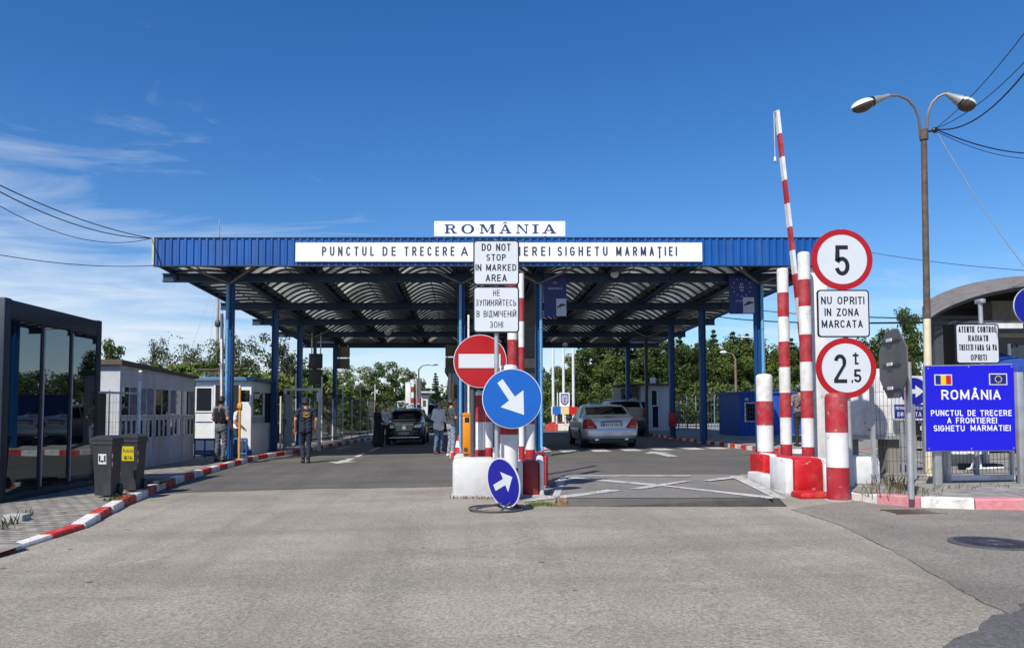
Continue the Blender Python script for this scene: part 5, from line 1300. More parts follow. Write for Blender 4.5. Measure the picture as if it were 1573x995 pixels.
# blue guard rails
M_rail = mat('rail_blue_paint', srgb('2f5f96'), .5, var=.15)
def guard_rail(p0, p1, D, y_top, label):
    g0, g1 = G(p0, 703, .09), G(p1, 703, .09); x0_, x1_ = xat(p0, D), xat(p1, D); zb2 = gzc(x0_) + .085; zt_ = zat(y_top, D)
    t = thing('guard_rail', label, 'rail', ((x0_ + x1_) / 2, D, zb2))
    for zz_, nm in ((zt_, 'top_rail'), (zb2 + .12, 'lower_rail')):
        mb = MB(); mb.tube([(x0_, D, zz_), (x1_, D, zz_)], .032, 10); mb.build(nm, M_rail, t)
    n_ = 2 if (x1_ - x0_) > .45 else 3
    for k in range(n_ + 1):
        xx = x0_ + (x1_ - x0_) * k / n_; mb = MB(); mb.tube([(xx, D, zb2), (xx, D, zt_)], .026, 10); mb.build('upright', M_rail, t)
guard_rail(300, 331, 22.6, 674.5, 'blue tube rail in front of the booth window')
guard_rail(360, 380, 22.3, 674, 'short blue tube rack right of the left front column')
# amber traffic-light posts
M_amber = mat('amber_paint', srgb('d99a2c'), .5, var=.08)
def signal_post(px_, y0_, y1_, D, label, zb2):
    x_ = xat(px_, D); t = thing('signal_post', label, 'traffic light', (x_, D, zb2)); 
    mb = MB(); mb.tube([(x_, D, zb2), (x_, D, zat(y0_, D))], .035, 10); mb.build('pole', M_amber, t)
    a, b = zat(y1_, D), zat(y0_, D)
    mb = MB(); mb.span((x_ + .04, D - .09, a), (x_ + .26, D + .1, b - .06), .02); h_ = mb.build('signal_head', M_black, t)
    for k in range(2):
        mb = MB(); mb.lathe([(.07, 0), (.06, .02), (.001, .035)], (0, 0, 0), 16)
        for v_ in mb.bm.verts: v_.co = Vector((x_ + .15, D - .091 - v_.co.z, a + (b - .06 - a) * (.28 + .45 * k))) + Vector((v_.co.x, 0, v_.co.y))
        mb.build('lens', mat('dark_lens', (.03, .02, .02), .2, var=.05), h_)
    mb = MB(); mb.span((x_ - .06, D - .06, a - .2), (x_ + .06, D + .06, a - .04), .02); mb.build('bracket', M_amber, t)
signal_post(368.5, 596, 617, 22.0, 'amber post with a black signal head beside the booth doorway', gzc(-6.8) + .085)
signal_post(696, 588, 612, 24.3, 'amber post with a black signal head in front of the grey island cabin', .15)
# ================================================================ ISLAND, FENCES, BACK OF THE CROSSING, RIGHT BUILDING
M_corr = mat('grey_cabin_sheet', (.33, .36, .39), .55, .1, var=.08, dirt=(.2, .19, .18), dirt_amt=.4)
# corrugated cabin on the island
D = 26.5; xa, xb = xat(688, 24.6), xat(826, 24.6); z0 = .16; z1 = zat(572, 24.6)
t = thing('island_cabin', 'grey corrugated cabin on the island hidden behind the entry signs', 'cabin', ((xa + xb) / 2, D, z0))
mb = MB()
pts = []
x = xa
while x < xb - .02:
    for dx_, dy_ in ((0, 0), (.05, 0), (.07, .025), (.13, .025), (.15, 0)): pts.append((min(x + dx_, xb), 24.6 + dy_))
    x += .16
n_ = len(pts); mb._new([(a, b, z0) for a, b in pts] + [(a, b, z1) for a, b in pts], [(i, i + 1, n_ + i + 1, n_ + i) for i in range(n_ - 1)])
mb.span((xa, 24.66, z0), (xb, 27.6, z1)); mb.build('wall', M_corr, t, smooth=0)
mb = MB(); mb.span((xa - .1, 24.4, z1 + .002), (xb + .1, 27.8, z1 + .14)); mb.build('roof', M_dkgrey, t)
mb = MB(); mb.span((xat(726, 24.6), 24.57, z0 + 1.0), (xat(790, 24.6), 24.62, z0 + 1.9)); mb.build('window', M_glass, t)
mb = MB(); mb.span((xa + .04, 24.56, z0 + .02), (xa + .1, 24.6, z1 - .02)); mb.build('corner_trim', mat('cream_trim', (.55, .5, .38), .6, var=.1), t)
# tall grey duct rising through the roof behind the thin striped post
a, b = P(805, 565, 25.2), P(822, 438, 25.2)
t = thing('ventilation_duct', 'tall dark grey sheet duct rising from the island cabin to the canopy', 'duct', (a.x, 25.2, a.z))
mb = MB(); mb.span((a.x, 25.2, z1 + .15), (b.x, 25.6, b.z)); mb.build('casing', mat('duct_grey', (.1, .1, .1), .7, var=.2), t)
mb = MB()
z_ = z1 + .4
while z_ < b.z: mb.span((a.x - .01, 25.19, z_), (b.x + .01, 25.61, z_ + .03)); z_ += .55
mb.build('joint_flange', mat('duct_flange', (.14, .14, .135), .7, var=.2), t)
mb = MB(); mb.span((a.x - .02, 25.15, z1 + .15), (b.x + .04, 25.19, z1 + .5)); mb.build('access_panel', mat('beige_panel', (.42, .36, .26), .6, var=.15), t)
# orange barrier motor box
D = 20.42; a, b = P(710.5, 690, D), P(724, 638, D)
z0 = .15
t = thing('barrier_box', 'orange barrier motor box on the island nose beside the woman with the phone', 'barrier box', ((a.x + b.x) / 2, D, z0))
M_orange = mat('orange_enamel', srgb('e08a12'), .4, var=.05, dirt=(.3, .15, .05), dirt_amt=.2)
mb = MB(); mb.span((a.x, D, z0), (b.x, D + .28, b.z), .02); mb.build('case', M_orange, t)
mb = MB(); mb.prism([(a.x - .01, b.z + .002), (b.x + .01, b.z + .002), (b.x + .01, b.z + .05), (a.x + .06, b.z + .09), (a.x - .01, b.z + .06)], .31, T((0, D - .015, 0))); mb.build('lid', M_orange, t)
mb = MB(); mb.span((a.x + .06, D - .01, b.z - .18), (b.x - .06, D - .001, b.z - .05)); mb.build('label_plate', M_black, t)
mb = MB(); mb.cyl((a.x + .09, D - .008, z0 + .12), (a.x + .09, D - .001, z0 + .12), .06, n=18); mb.build('foot_disc', mat('dark_brown_rubber', (.09, .04, .03), .6, var=.1), t)
# red and white cone-shaped marker at its foot
a = Vector((xat(705, 20.9), 20.9, .15)); t = thing('traffic_cone', 'small red and white cone leaning against the orange barrier box', 'cone', a)
mb = MB(); mb.lathe([(.15, 0, 0), (.11, .16, 0), (.11, .161, 1), (.07, .34, 1), (.07, .341, 0), (.03, .5, 0)], a, 20); mb.build('cone_body', [M_brightred, M_white], t)
mb = MB(); mb.span((a.x - .17, a.y - .17, a.z), (a.x + .17, a.y + .17, a.z + .03), .01); mb.build('base', M_brightred, t)

# --- left fence and gate frame ---------------------------------------------------------
M_fpost = mat('white_fence_post', (.62, .62, .6), .6, var=.1, dirt=(.25, .22, .18), dirt_amt=.5)
M_fbar = mat('dark_fence_bar', (.07, .075, .07), .6, .2, var=.2)
def bar_fence(name, label, p0, p1, npost, h, hb, step, mpost, mbar, bars=True, topfn=None, rr=.035):
    p0, p1 = Vector(p0), Vector(p1); t = thing(name, label, 'fence', p0)
    for i in range(npost + 1):
        p = p0 + (p1 - p0) * i / npost; hh = h if topfn is None else topfn(i)
        mb = MB(); mb.tube([p, p + Vector((0, 0, hh))], rr, 8); mb.build('post', mpost, t)
    mb = MB(); L = (p1 - p0).length; n_ = int(L / step)
    for i in range(n_):
        p = p0 + (p1 - p0) * (i + .5) / n_
        mb.bar(p + Vector((0, 0, .1)), p + Vector((0, 0, hb + .06)), .018, .018)
    for zz_ in (.18, hb * .55, hb):
        mb.bar(p0 + Vector((0, 0, zz_)), p1 + Vector((0, 0, zz_)), .025, .04)
    mb.build('bar_panel', mbar, t)
    return t
gf0 = Vector((-6.95, 28.2, gzc(-7) + .08)); gf1 = Vector((-5.25, 43.5, gzc(-5.3) + .1))
bar_fence('metal_fence', 'tall dark bar fence with white posts along the left lane', gf0, gf1, 9, 2.9, 1.95, .14, M_fpost, M_fbar, topfn=lambda i: 2.9 if i % 2 else 1.95)
D = 27.2
t = thing('gate_frame', 'white pipe gate frame standing behind the walking officer', 'gate frame', (xat(438, D), D, gzc(-6.5) + .08))
for p_ in (438, 491):
    x_ = xat(p_, D); mb = MB(); mb.span((x_ - .05, D - .05, gzc(x_)), (x_ + .05, D + .05, zat(600, D))); mb.build('post', M_fpost, t)
mb = MB(); mb.span((xat(436, D), D - .04, zat(600, D) + .002), (xat(493, D), D + .04, zat(596, D))); mb.build('top_bar', M_fpost, t)
mb = MB(); mb.span((xat(487, D), D - .11, zat(617, D)), (xat(494, D), D - .055, zat(603, D)), .01); mb.build('meter_box', M_white, t)
D = 26.9; a = Vector((xat(439, D), D, gzc(-6.5) + .08)); t = thing('grey_door_leaf', 'dull grey narrow gate leaf beside the control booth', 'gate', a)
mb = MB(); mb.span((a.x - .05, D, a.z + .1), (a.x + .22, D + .05, zat(606, D))); mb.build('leaf', M_corr, t)
mb = MB(); mb.span((a.x - .07, D - .02, a.z), (a.x - .051, D + .07, zat(604, D))); mb.span((a.x - .03, D - .03, a.z + .9), (a.x + .02, D - .001, a.z + 1.1)); mb.build('hinge_post', M_dkgrey, t)
# --- far end of the left lane: white striped gate posts, white booth, dark board -----------------
D = 56.0; zg = lambda px_: gzc(xat(px_, D)) + .0
grpw = 'white gate pillars at the far end of the left lane'
for px_, w_, yt, rb, lb in ((627, 8, 588, False, 'broad plain white pillar at the far end of the left lane'), (633, 5, 584, True, 'white pillar with red bands left at the far gate'), (642, 6, 585, True, 'white pillar with red bands right at the far gate')):
    x_ = xat(px_, D); r_ = w_ * D / F / 2; z0 = zg(px_); z1 = zat(yt, D)
    t = thing('gate_pillar', lb, 'pillar', (x_, D, z0), grpw)
    mb = MB(); mb.span((x_ - r_, D - r_, z0), (x_ + r_, D + r_, z1), .02); mb.build('shaft', M_white, t)
    mb = MB(); mb.span((x_ - r_ - .02, D - r_ - .02, z1 + .001), (x_ + r_ + .02, D + r_ + .02, z1 + .06)); mb.build('cap', M_white, t)
    if rb:
        for za, zb2 in ((602, 594), (619, 611)):
            mb = MB(); mb.span((x_ - r_ - .01, D - r_ - .01, zat(za, D)), (x_ + r_ + .01, D + r_ + .01, zat(zb2, D))); mb.build('red_band', M_red, t)
D = 55.0
t = thing('low_wall', 'low white wall with rails at the far end of the left lane', 'wall', (xat(628, D), D, zg(628)))
mb = MB(); mb.span((xat(611, D), D, zg(611) - .1), (xat(652, D), D + .3, zat(624, D))); mb.build('wall', M_white, t)
mb = MB()
for p_ in (611, 616, 621): mb.tube([(xat(p_, D), D + .1, zat(624, D)), (xat(p_, D), D + .1, zat(617, D))], .04, 8)
mb.tube([(xat(610, D), D + .1, zat(617, D)), (xat(622, D), D + .1, zat(616, D))], .04, 8); mb.build('hand_rail', M_fpost, t)
D = 48.0; a, b = P(647, 640, D), P(657, 606, D)
t = thing('far_booth', 'small white booth with a flat overhanging roof far down the left lane', 'booth', (a.x, D, gzc(a.x)))
mb = MB(); mb.span((a.x, D, gzc(a.x)), (b.x, D + 1.6, b.z)); mb.build('wall', M_white, t)
mb = MB(); mb.span((a.x - .1, D - .3, b.z + .1), (b.x + .45, D + 1.8, b.z + .22)); mb.build('roof', M_cab, t)
mb = MB(); mb.span((a.x + .1, D - .02, b.z - .75), (a.x + .3, D - .001, b.z - .35)); mb.build('window', M_glass, t)
D = 46.0; a, b = P(640, 611, D), P(647, 583, D)
t = thing('far_board', 'dark grey board on a slim pole beside the far gate pillars', 'sign', (a.x, D, gzc(a.x)))
mb = MB(); mb.span((a.x, D, a.z), (b.x, D + .04, b.z)); mb.build('board', M_signback, t)
mb = MB(); mb.tube([(a.x, D + .07, gzc(a.x)), (a.x, D + .07, b.z + .1)], .04, 8); mb.build('pole', M_galv, t)
# street lamp far behind, leaning head over the left lane
def small_lamp(px_, ytop, D, dxp, label, m=None):
    x_ = xat(px_, D); t = thing('street_lamp', label, 'street lamp', (x_, D, gzc(x_)))
    zt = zat(ytop, D); mb = MB(); mb.tube([(x_, D, gzc(x_)), (x_, D, zt - .4), (x_ + dxp * .3, D, zt - .08), (x_ + dxp, D, zt)], [.08, .06, .04, .035], 8); mb.build('pole', m or M_galv, t)
    mb = MB(); mb.ell((x_ + dxp * 1.25, D, zt), (abs(dxp) * .4, .14, .09), 12, 8); mb.build('lamp_head', M_galv if dxp > 0 else M_white, t)
small_lamp(643, 560, 62, 1.0, 'street lamp with a dark head over the trees behind the left lane', M_dkgrey)
small_lamp(1131, 541, 44, -.55, 'rusty slim street lamp in front of the right hand trees', mat('rusty_pole', (.2, .14, .1), .8, var=.2))
small_lamp(1176, 518, 60, -1.2, 'street lamp with a pale head above the right hand trees')
# --- monument: three flagpoles, crest board, tricolour band ------------------------------------
D = 49.0
for p_, lb, y_ in ((850, 'left of the three white flagpoles behind the silver car', 500), (866, 'middle white flagpole rising behind the crest board', 498), (881, 'right of the three white flagpoles, nearest the trees', 500)):
    x_ = xat(p_, D); t = thing('flagpole', lb, 'flagpole', (x_, D, gzc(x_)), 'white flagpoles behind the canopy')
    mb = MB(); mb.tube([(x_, D, gzc(x_)), (x_, D, zat(y_, D))], [.1, .075], 12); mb.build('pole', M_white, t)
    mb = MB(); mb.ell((x_, D, zat(y_, D)), (.12, .12, .12), 10, 8); mb.build('finial', M_galv, t)
    mb = MB(); mb.span((x_ - .2, D - .2, gzc(x_)), (x_ + .2, D + .2, gzc(x_) + .5), .03); mb.build('plinth', M_red, t)
D = 47.5
a, b = P(859.5, 624, D), P(875, 603, D); t = thing('crest_board', 'white board with a blue shield crest among the flagpoles', 'sign', (a.x, D, gzc(a.x)))
mb = MB(); mb.span((a.x, D, a.z), (b.x, D + .05, b.z)); mb.build('board', M_board, t)
cx_, cz_, w_, h_ = (a.x + b.x) / 2, (a.z + b.z) / 2, (b.x - a.x) * .38, (b.z - a.z) * .42
shield = lambda k: [(cx_ - w_ * k, cz_ + h_ * k), (cx_ + w_ * k, cz_ + h_ * k), (cx_ + w_ * k, cz_ - h_ * k * .4), (cx_ + w_ * k * .6, cz_ - h_ * k * .8), (cx_, cz_ - h_ * k), (cx_ - w_ * k * .6, cz_ - h_ * k * .8), (cx_ - w_ * k, cz_ - h_ * k * .4)]
mb = MB(); mb.prism(shield(1), .01, T((0, D - .012, 0))); o = mb.build('shield', mat('crest_blue', srgb('23407c'), .5, var=.05), t)
mb = MB(); mb.prism(shield(.78), .006, T((0, D - .02, 0))); mb.build('shield_field', mat('crest_pale', srgb('9fb3cf'), .5, var=.1), o)
mb = MB(); mb.prism([(cx_ + w_ * p, cz_ + h_ * q) for p, q in ((-.3, -.5), (.3, -.5), (.12, 0), (.35, .5), (0, .3), (-.35, .5), (-.12, 0))], .006, T((0, D - .028, 0))); mb.build('shield_emblem', mat('crest_red', srgb('b0505a'), .5, var=.1), o)
mb = MB(); mb.bar((a.x - .12, D + .08, gzc(a.x)), (a.x - .12, D + .08, b.z), .06, .06); mb.bar((b.x - .1, D + .08, gzc(a.x)), (b.x - .1, D + .08, a.z), .08, .06); mb.build('post', M_white, t)
D = 47.2; a, b = P(847, 636, D), P(886.5, 624.5, D); t = thing('tricolour_board', 'long blue yellow and red board low between the flagpoles', 'sign', (a.x, D, gzc(a.x)))
for i, c_ in enumerate((mat('board_blue', srgb('1f66c8'), .5, var=.04), mat('board_pale_yellow', srgb('e2cf8e'), .5, var=.04), mat('board_red', srgb('c8161c'), .5, var=.04))):
    mb = MB(); mb.span((a.x + .08 + (b.x - a.x - .08) * i / 3, D, a.z), (a.x + .08 + (b.x - a.x - .08) * (i + 1) / 3 - .002, D + .2, b.z)); mb.build('colour_panel', c_, t)
mb = MB(); mb.span((a.x, D - .01, a.z - .05), (a.x + .078, D + .2, b.z + .02)); mb.build('end_panel', M_white, t)
mb = MB()
for f_ in (.2, .55, .85): mb.bar((a.x + (b.x - a.x) * f_, D + .1, gzc(a.x)), (a.x + (b.x - a.x) * f_, D + .1, a.z), .08, .08)
mb.build('leg', M_white, t)
g0, g1 = xat(838, 46.5), xat(902, 46.5)
kerb('roundabout_kerb', [(g0, 46.4, .42), (g1 + 1, 46.4, .42)], .75, .3, [M_kred, M_kwhite], 12)
# --- white booth on the right, beyond the SUV ------------------------------------------------
D = 38.8; a, b = P(985, 658, D), P(1027.5, 592, D); z0 = gzc(a.x) + .11
t = thing('right_booth', 'weathered white booth with a glazed door beside the far right column', 'booth', ((a.x + b.x) / 2, D, z0))
mb = MB(); mb.span((a.x, D, z0), (b.x, D + 2.6, b.z)); mb.build('wall', M_cab, t)
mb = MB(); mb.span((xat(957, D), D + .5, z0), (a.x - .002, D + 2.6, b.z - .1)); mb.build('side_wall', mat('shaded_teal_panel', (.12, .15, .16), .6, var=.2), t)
mb = MB(); mb.span((xat(953, D), D - .25, b.z + .001), (b.x + .1, D + 2.8, b.z + .1)); mb.build('roof', M_roofb, t)
for p0_, p1_, y0_, y1_, nm in ((1001, 1009, 622, 600, 'window'), (983.5, 991, 627, 617, 'window'), (1002, 1011, 656, 624, 'door'), (969, 974, 612, 605, 'window'), (961, 966, 612, 605, 'window')):
    mb = MB(); mb.span((xat(p0_, D), D - .012 if p0_ > 980 else D + .488, zat(y0_, D)), (xat(p1_, D), D + .02 if p0_ > 980 else D + .52, zat(y1_, D))); o = mb.build(nm, M_glass, t)
    if p0_ > 995:
        mb = MB()
        for xx in (p0_ - 1.2, p1_): mb.span((xat(xx, D), D - .03, zat(y0_, D)), (xat(xx + 1.2, D), D - .013, zat(y1_, D)))
        mb.build('frame', M_booth, o)
mb = MB(); mb.span((xat(1001, D), D - .1, b.z + .1), (xat(1007, D), D + .3, b.z + .42), .02); mb.build('roof_unit', M_booth, t)
# fence of blue-grey bars on the right
bar_fence('metal_fence', 'blue grey bar fence between the right columns', (xat(1029, 41), 41, gzc(11.2) + .1), (xat(1160, 36), 36, gzc(14) + .1), 9, 1.75, 1.6, .2, mat('blue_grey_post', srgb('5f7f9c'), .6, var=.15), M_fbar, rr=.03)
# red box on the third column
a = Vector((xat(1031, 29.9), 29.72, .5)); t = thing('fire_box', 'small red box fixed low on the third right hand column', 'fire box', (a.x, a.y, zat(655, 29.9)))
mb = MB(); mb.span((a.x - .15, 29.62, zat(655, 29.9)), (a.x + .15, 29.78, zat(634, 29.9)), .02); mb.build('case', M_red, t)
mb = MB(); mb.span((a.x - .11, 29.605, zat(652, 29.9)), (a.x + .11, 29.619, zat(637, 29.9)), .005); mb.build('door', M_brightred, t)
# blue cabin on the far right pavement
D = 29.5; a, b = P(1137, 672, D), P(1262, 604, D); z0 = gzc(a.x) + .11
M_bcab = mat('cabin_blue_sheet', srgb('1b4fae'), .5, var=.08, dirt=(.03, .07, .2), dirt_amt=.3)
t = thing('blue_cabin', 'low bright blue cabin with one barred white window behind the posts', 'cabin', ((a.x + b.x) / 2, D, z0))
mb = MB(); pts = []
x = a.x
while x < b.x - .05:
    for dx_, dy_ in ((0, 0), (.1, 0), (.12, .02), (.17, .02), (.19, 0)): pts.append((min(x + dx_, b.x), D + dy_))
    x += .2
n_ = len(pts); mb._new([(p, q, z0) for p, q in pts] + [(p, q, b.z) for p, q in pts], [(i, i + 1, n_ + i + 1, n_ + i) for i in range(n_ - 1)]); mb.span((a.x, D + .03, z0), (b.x, D + 2.4, b.z)); mb.build('wall', M_bcab, t, smooth=0)
mb = MB(); mb.span((a.x - .06, D - .06, b.z + .001), (b.x + .06, D + 2.5, b.z + .07)); mb.build('roof', M_bcab, t)
wa, wb = P(1143.5, 648, D), P(1166, 617.5, D)
mb = MB(); mb.span((wa.x + .06, D - .02, wa.z + .06), (wb.x - .06, D - .012, wb.z - .06)); w_ = mb.build('window', M_glass, t)
mb = MB()
for (p, q) in (((wa.x, D - .04, wa.z), (wb.x, D - .001, wa.z + .06)), ((wa.x, D - .04, wb.z - .06), (wb.x, D - .001, wb.z)), ((wa.x, D - .04, wa.z + .061), (wa.x + .06, D - .001, wb.z - .061)), ((wb.x - .06, D - .04, wa.z + .061), (wb.x, D - .001, wb.z - .061))): mb.span(p, q)
mb.build('window_frame', M_white, w_)
mb = MB()
for k in range(1, 6): mb.span((wa.x + (wb.x - wa.x) * k / 6 - .008, D - .055, wa.z), (wa.x + (wb.x - wa.x) * k / 6 + .008, D - .041, wb.z))
for k in range(1, 4): mb.span((wa.x, D - .054, wa.z + (wb.z - wa.z) * k / 4 - .008), (wb.x, D - .0415, wa.z + (wb.z - wa.z) * k / 4 + .008))
mb.build('window_bars', M_dkgrey, w_)
mb = MB(); mb.span((wa.x, D - .15, wb.z + .06), (wa.x + .12, D - .001, wb.z + .16), .02); mb.build('lamp', M_white, t)
# --- mesh fence and rails round the big blue board ------------------------------------------------
def mesh_fence(label, p0, p1, h, lift=.12, npost=1):
    p0, p1 = Vector(p0), Vector(p1); t = thing('wire_fence', label, 'fence', p0)
    mb = MB(); L = (p1 - p0).length; n_ = int(L / .05)
    for i in range(n_ + 1):
        p = p0 + (p1 - p0) * i / n_; mb.bar(p + Vector((0, 0, lift)), p + Vector((0, 0, h)), .004, .004)
    k = int((h - lift) / .2)
    for i in range(k + 1):
        z_ = lift + (h - lift) * i / k; mb.bar(p0 + Vector((0, 0, z_)), p1 + Vector((0, 0, z_)), .005, .005)
    mb.build('wire_panel', M_wire, t)
    for i in range(npost + 1):
        p = p0 + (p1 - p0) * i / npost; mb = MB(); mb.bar(p, p + Vector((0, 0, h + .05)), .05, .05); mb.build('post', M_galv, t)
    return t
q0, q1 = G(1343, 742, .11), G(1397, 742, .11); mesh_fence('wire mesh panel between the white cabinet and the stop sign pole', q0, q1, 1.55)
q0, q1 = G(1405, 739, .11), G(1452, 738, .11); mesh_fence('wire mesh panel left of the big blue board post', q0, q1, 1.1)
q0, q1 = G(1458, 740, .11), G(1556, 738.5, .11); tm = mesh_fence('wire mesh panel under the big blue board', q0, q1, .5)
mb = MB(); mb.bar(q0 + Vector((0, -.03, .06)), q1 + Vector((0, -.03, .06)), .06, .07); mb.build('bottom_rail', M_white, tm)
# steps, kerbs and clutter behind
g = G(1500, 722, .11)
t = thing('folded_barrier', 'folded white metal stand lying on the pavement under the blue board', 'metal stand', g)
mb = MB(); mb.tube([g + Vector((-.1, 0, .02)), g + Vector((.1, .0, .42))], .02, 8); mb.tube([g + Vector((.12, .05, .02)), g + Vector((.05, .05, .35))], .018, 8); mb.tube([g + Vector((-.15, .02, .02)), g + Vector((.5, .05, .04))], .02, 8); mb.build('tube', M_white, t)
mb = MB(); mb.span(g + Vector((-.1, .1, 0)), g + Vector((.55, .35, .1)), .02); mb.build('dark_base', M_black, t)
g = G(1512, 712, .11); t = thing('white_pipe', 'thick white pipe standing upright behind the blue board', 'pipe', g)
mb = MB(); mb.tube([g, g + Vector((0, 0, 1.4))], .09, 16); mb.build('pipe_shaft', M_white, t); mb = MB(); mb.tube([g, g + Vector((0, 0, .05))], .13, 16); mb.build('flange', M_galv, t)
g = G(1470, 716, .11); t = thing('planter', 'low dark planter box with white pebbles behind the wire mesh', 'planter', g)
mb = MB(); mb.span(g + Vector((-.15, 0, 0)), g + Vector((.6, .4, .22)), .02); mb.build('trough', M_dkgrey, t)
mb = MB(); r = random.Random(4)
for k in range(16): mb.ell(g + Vector((r.uniform(-.1, .55), r.uniform(.05, .35), .23)), (.05, .05, .04), 7, 5)
mb.build('pebbles', M_white, t)['kind'] = 'stuff'
# pale parking bay lines behind the fence
mark([[(9.9, 14.4), (15, 14.5), (15, 14.62), (9.9, 14.52)], [(10, 16.2), (16, 16.3), (16, 16.42), (10, 16.32)], [(10, 18.2), (17, 18.3), (17, 18.42), (10, 18.32)]], 'parking_line', .117)

# --- right-hand building with arched roof -----------------------------------------------------------
M_bwall = mat('building_grey_render', (.17, .165, .155), .8, var=.12, dirt=(.1, .09, .08), dirt_amt=.4)
M_tin = mat('weathered_tin_roof', (.25, .22, .19), .55, .3, var=.2, dirt=(.08, .07, .06), dirt_amt=.5)
t = thing('arched_roof_building', 'dark grey building with a curved corrugated roof behind the blue board', 'building', (14, 19, .35))
# barrel roof whose axis follows the side road (running back to the right) and climbs a little
D0, DEP, SH, UP = 15.4, 5.0, .60, .20
def bw(u, v, z): return (u + SH * (v - D0), v, z)
xl_ = xat(1431, D0); xr_ = xl_ + 7.0
prof = []
for k in range(25):
    f_ = k / 24; ang = R(158 - 136 * f_)
    prof.append(((xl_ + xr_) / 2 + (xr_ - xl_) / 2 * math.cos(ang) / math.cos(R(22)), zat(487, D0) + 1.25 * (math.sin(ang) - math.sin(R(22)))))
mb = MB(); nx = 40
for j in range(nx):
    for i in range(24):
        ya_, yb_ = D0 + DEP * j / nx, D0 + DEP * (j + 1) / nx; o1, o2 = (.022 if j % 2 else 0) + UP * (ya_ - D0), (.022 if (j + 1) % 2 else 0) + UP * (yb_ - D0)
        mb.quad(bw(prof[i][0], ya_, prof[i][1] + o1), bw(prof[i + 1][0], ya_, prof[i + 1][1] + o1), bw(prof[i + 1][0], yb_, prof[i + 1][1] + o2), bw(prof[i][0], yb_, prof[i][1] + o2))
mb.build('roof_sheet', M_tin, t, smooth=0)
mb = MB(); mb.tube([bw(p[0], D0 - .03, p[1] - .03) for p in prof], .026, 8); mb.build('roof_edge', mat('dull_edge_trim', (.2, .19, .18), .6, .3, var=.2), t)
for j in range(4):
    y_ = D0 + .3 + j * 1.4; u_ = UP * (y_ - D0); mb = MB(); mb.tube([bw(p[0], y_, p[1] - .09 + u_) for p in prof], .04, 6); mb.build('roof_rib', M_dkgrey, t)
    mb = MB(); mb.bar(bw(prof[0][0] + .02, y_, prof[0][1] - .14 + u_), bw(prof[-1][0] - .02, y_, prof[-1][1] - .14 + u_), .05, .08); mb.build('tie_beam', M_dkgrey, t)
for y_ in (D0 + .4, D0 + 4.2):
    c_ = bw(prof[1][0], y_, 0); mb = MB(); mb.span((c_[0] - .09, y_ - .09, .3), (c_[0] + .09, y_ + .09, prof[1][1] - .1)); mb.build('roof_column', M_dkgrey, t)
gy = D0 + DEP - .1; mb = MB()
mb.prism([(prof[0][0] + SH * (gy - D0), .3), (prof[-1][0] + SH * (gy - D0), .3)] + [(p[0] + SH * (gy - D0), p[1] + UP * (gy - D0) - .06) for p in prof[::-1]], .1, T((0, gy, 0))); mb.build('gable_wall', M_bwall, t)
wx = xat(1530, D0 + 1.6); yw = D0 + 1.6
mb = MB(); mb.span((wx, yw, .2), (wx + 9, yw + .3, zat(462, yw))); mb._new([(wx, yw + .301, .2), (wx + SH * 4, yw + 4.3, .2), (wx + SH * 4, yw + 4.3, zat(490, yw)), (wx, yw + .301, zat(490, yw))], [(0, 1, 2, 3)]); mb.build('wall', M_bwall, t)
mb = MB(); mb.span((wx + .02, yw - .02, zat(610, yw)), (wx + 9, yw - .002, zat(519, yw))); mb.build('wall_band', mat('band_dark_grey', (.09, .095, .1), .7, var=.1), t)
mb = MB(); mb.span((wx + .02, yw - .03, .25), (wx + 9, yw - .005, zat(640, yw))); mb.build('lower_wall', mat('brown_red_render', (.17, .09, .07), .8, var=.15), t)
mb = MB(); z_ = zat(519, yw); mb.span((wx, yw - .1, z_), (wx + 9, yw - .001, z_ + .1)); mb.build('cornice', mat('tan_cornice', (.3, .24, .17), .7, var=.15), t)
for k in range(3):
    wxx = wx + .35 + k * 1.5
    mb = MB(); mb.span((wxx, yw - .04, zat(608, yw)), (wxx + .9, yw - .022, zat(530, yw))); w_ = mb.build('window', M_glass, t)
    mb = MB(); mb.span((wxx - .06, yw - .06, zat(610, yw)), (wxx - .001, yw - .023, zat(528, yw))); mb.span((wxx + .901, yw - .06, zat(610, yw)), (wxx + .96, yw - .023, zat(528, yw))); mb.build('window_frame', M_booth, w_)
# low grey annexe further back, seen between the lamp pole and the radiation board
# awning (blue) and flower basket
D = D0 + .2; a, b = P(1543, 566, D), P(1600, 553, D)
mb = MB(); mb._new([(a.x, D, a.z), (b.x, D, a.z + .1), (b.x, D + 1.38, b.z + .3), (a.x + .2, D + 1.38, b.z + .25), (a.x, D, a.z - .12), (b.x, D, a.z - .02)], [(0, 1, 2, 3), (4, 5, 1, 0)]); mb.build('awning', mat('awning_blue', srgb('23479a'), .7, var=.1), t, smooth=0)
c = P(1566, 590, D); tf = thing('flower_basket', 'hanging basket of red flowers below the blue awning at the right edge', 'flower basket', (c.x, c.y, c.z - .2))
mb = MB(); mb.lathe([(.08, -.22), (.17, -.1), (.19, 0), (.17, 0)], c, 16); mb.build('basket', mat('basket_brown', (.09, .05, .03), .8, var=.2), tf)
mb = MB(); mb.tube([c + Vector((-.17, 0, 0)), c + Vector((0, 0, .4)), c + Vector((.17, 0, 0))], .006, 5); mb.build('hanger', M_dkgrey, tf)
mb = MB(); r = random.Random(9)
for k in range(90):
    p = c + Vector((r.gauss(0, .12), r.gauss(0, .1), abs(r.gauss(.03, .08)))); s_ = .03; n1 = Vector((r.gauss(0, 1), r.gauss(0, 1), r.gauss(0, 1))).normalized(); a1 = n1.orthogonal().normalized(); b1 = n1.cross(a1)
    mb.mi = 0 if k % 3 else 1; mb._new([p + a1 * s_, p + b1 * s_, p - a1 * s_, p - b1 * s_], [(0, 1, 2, 3)])
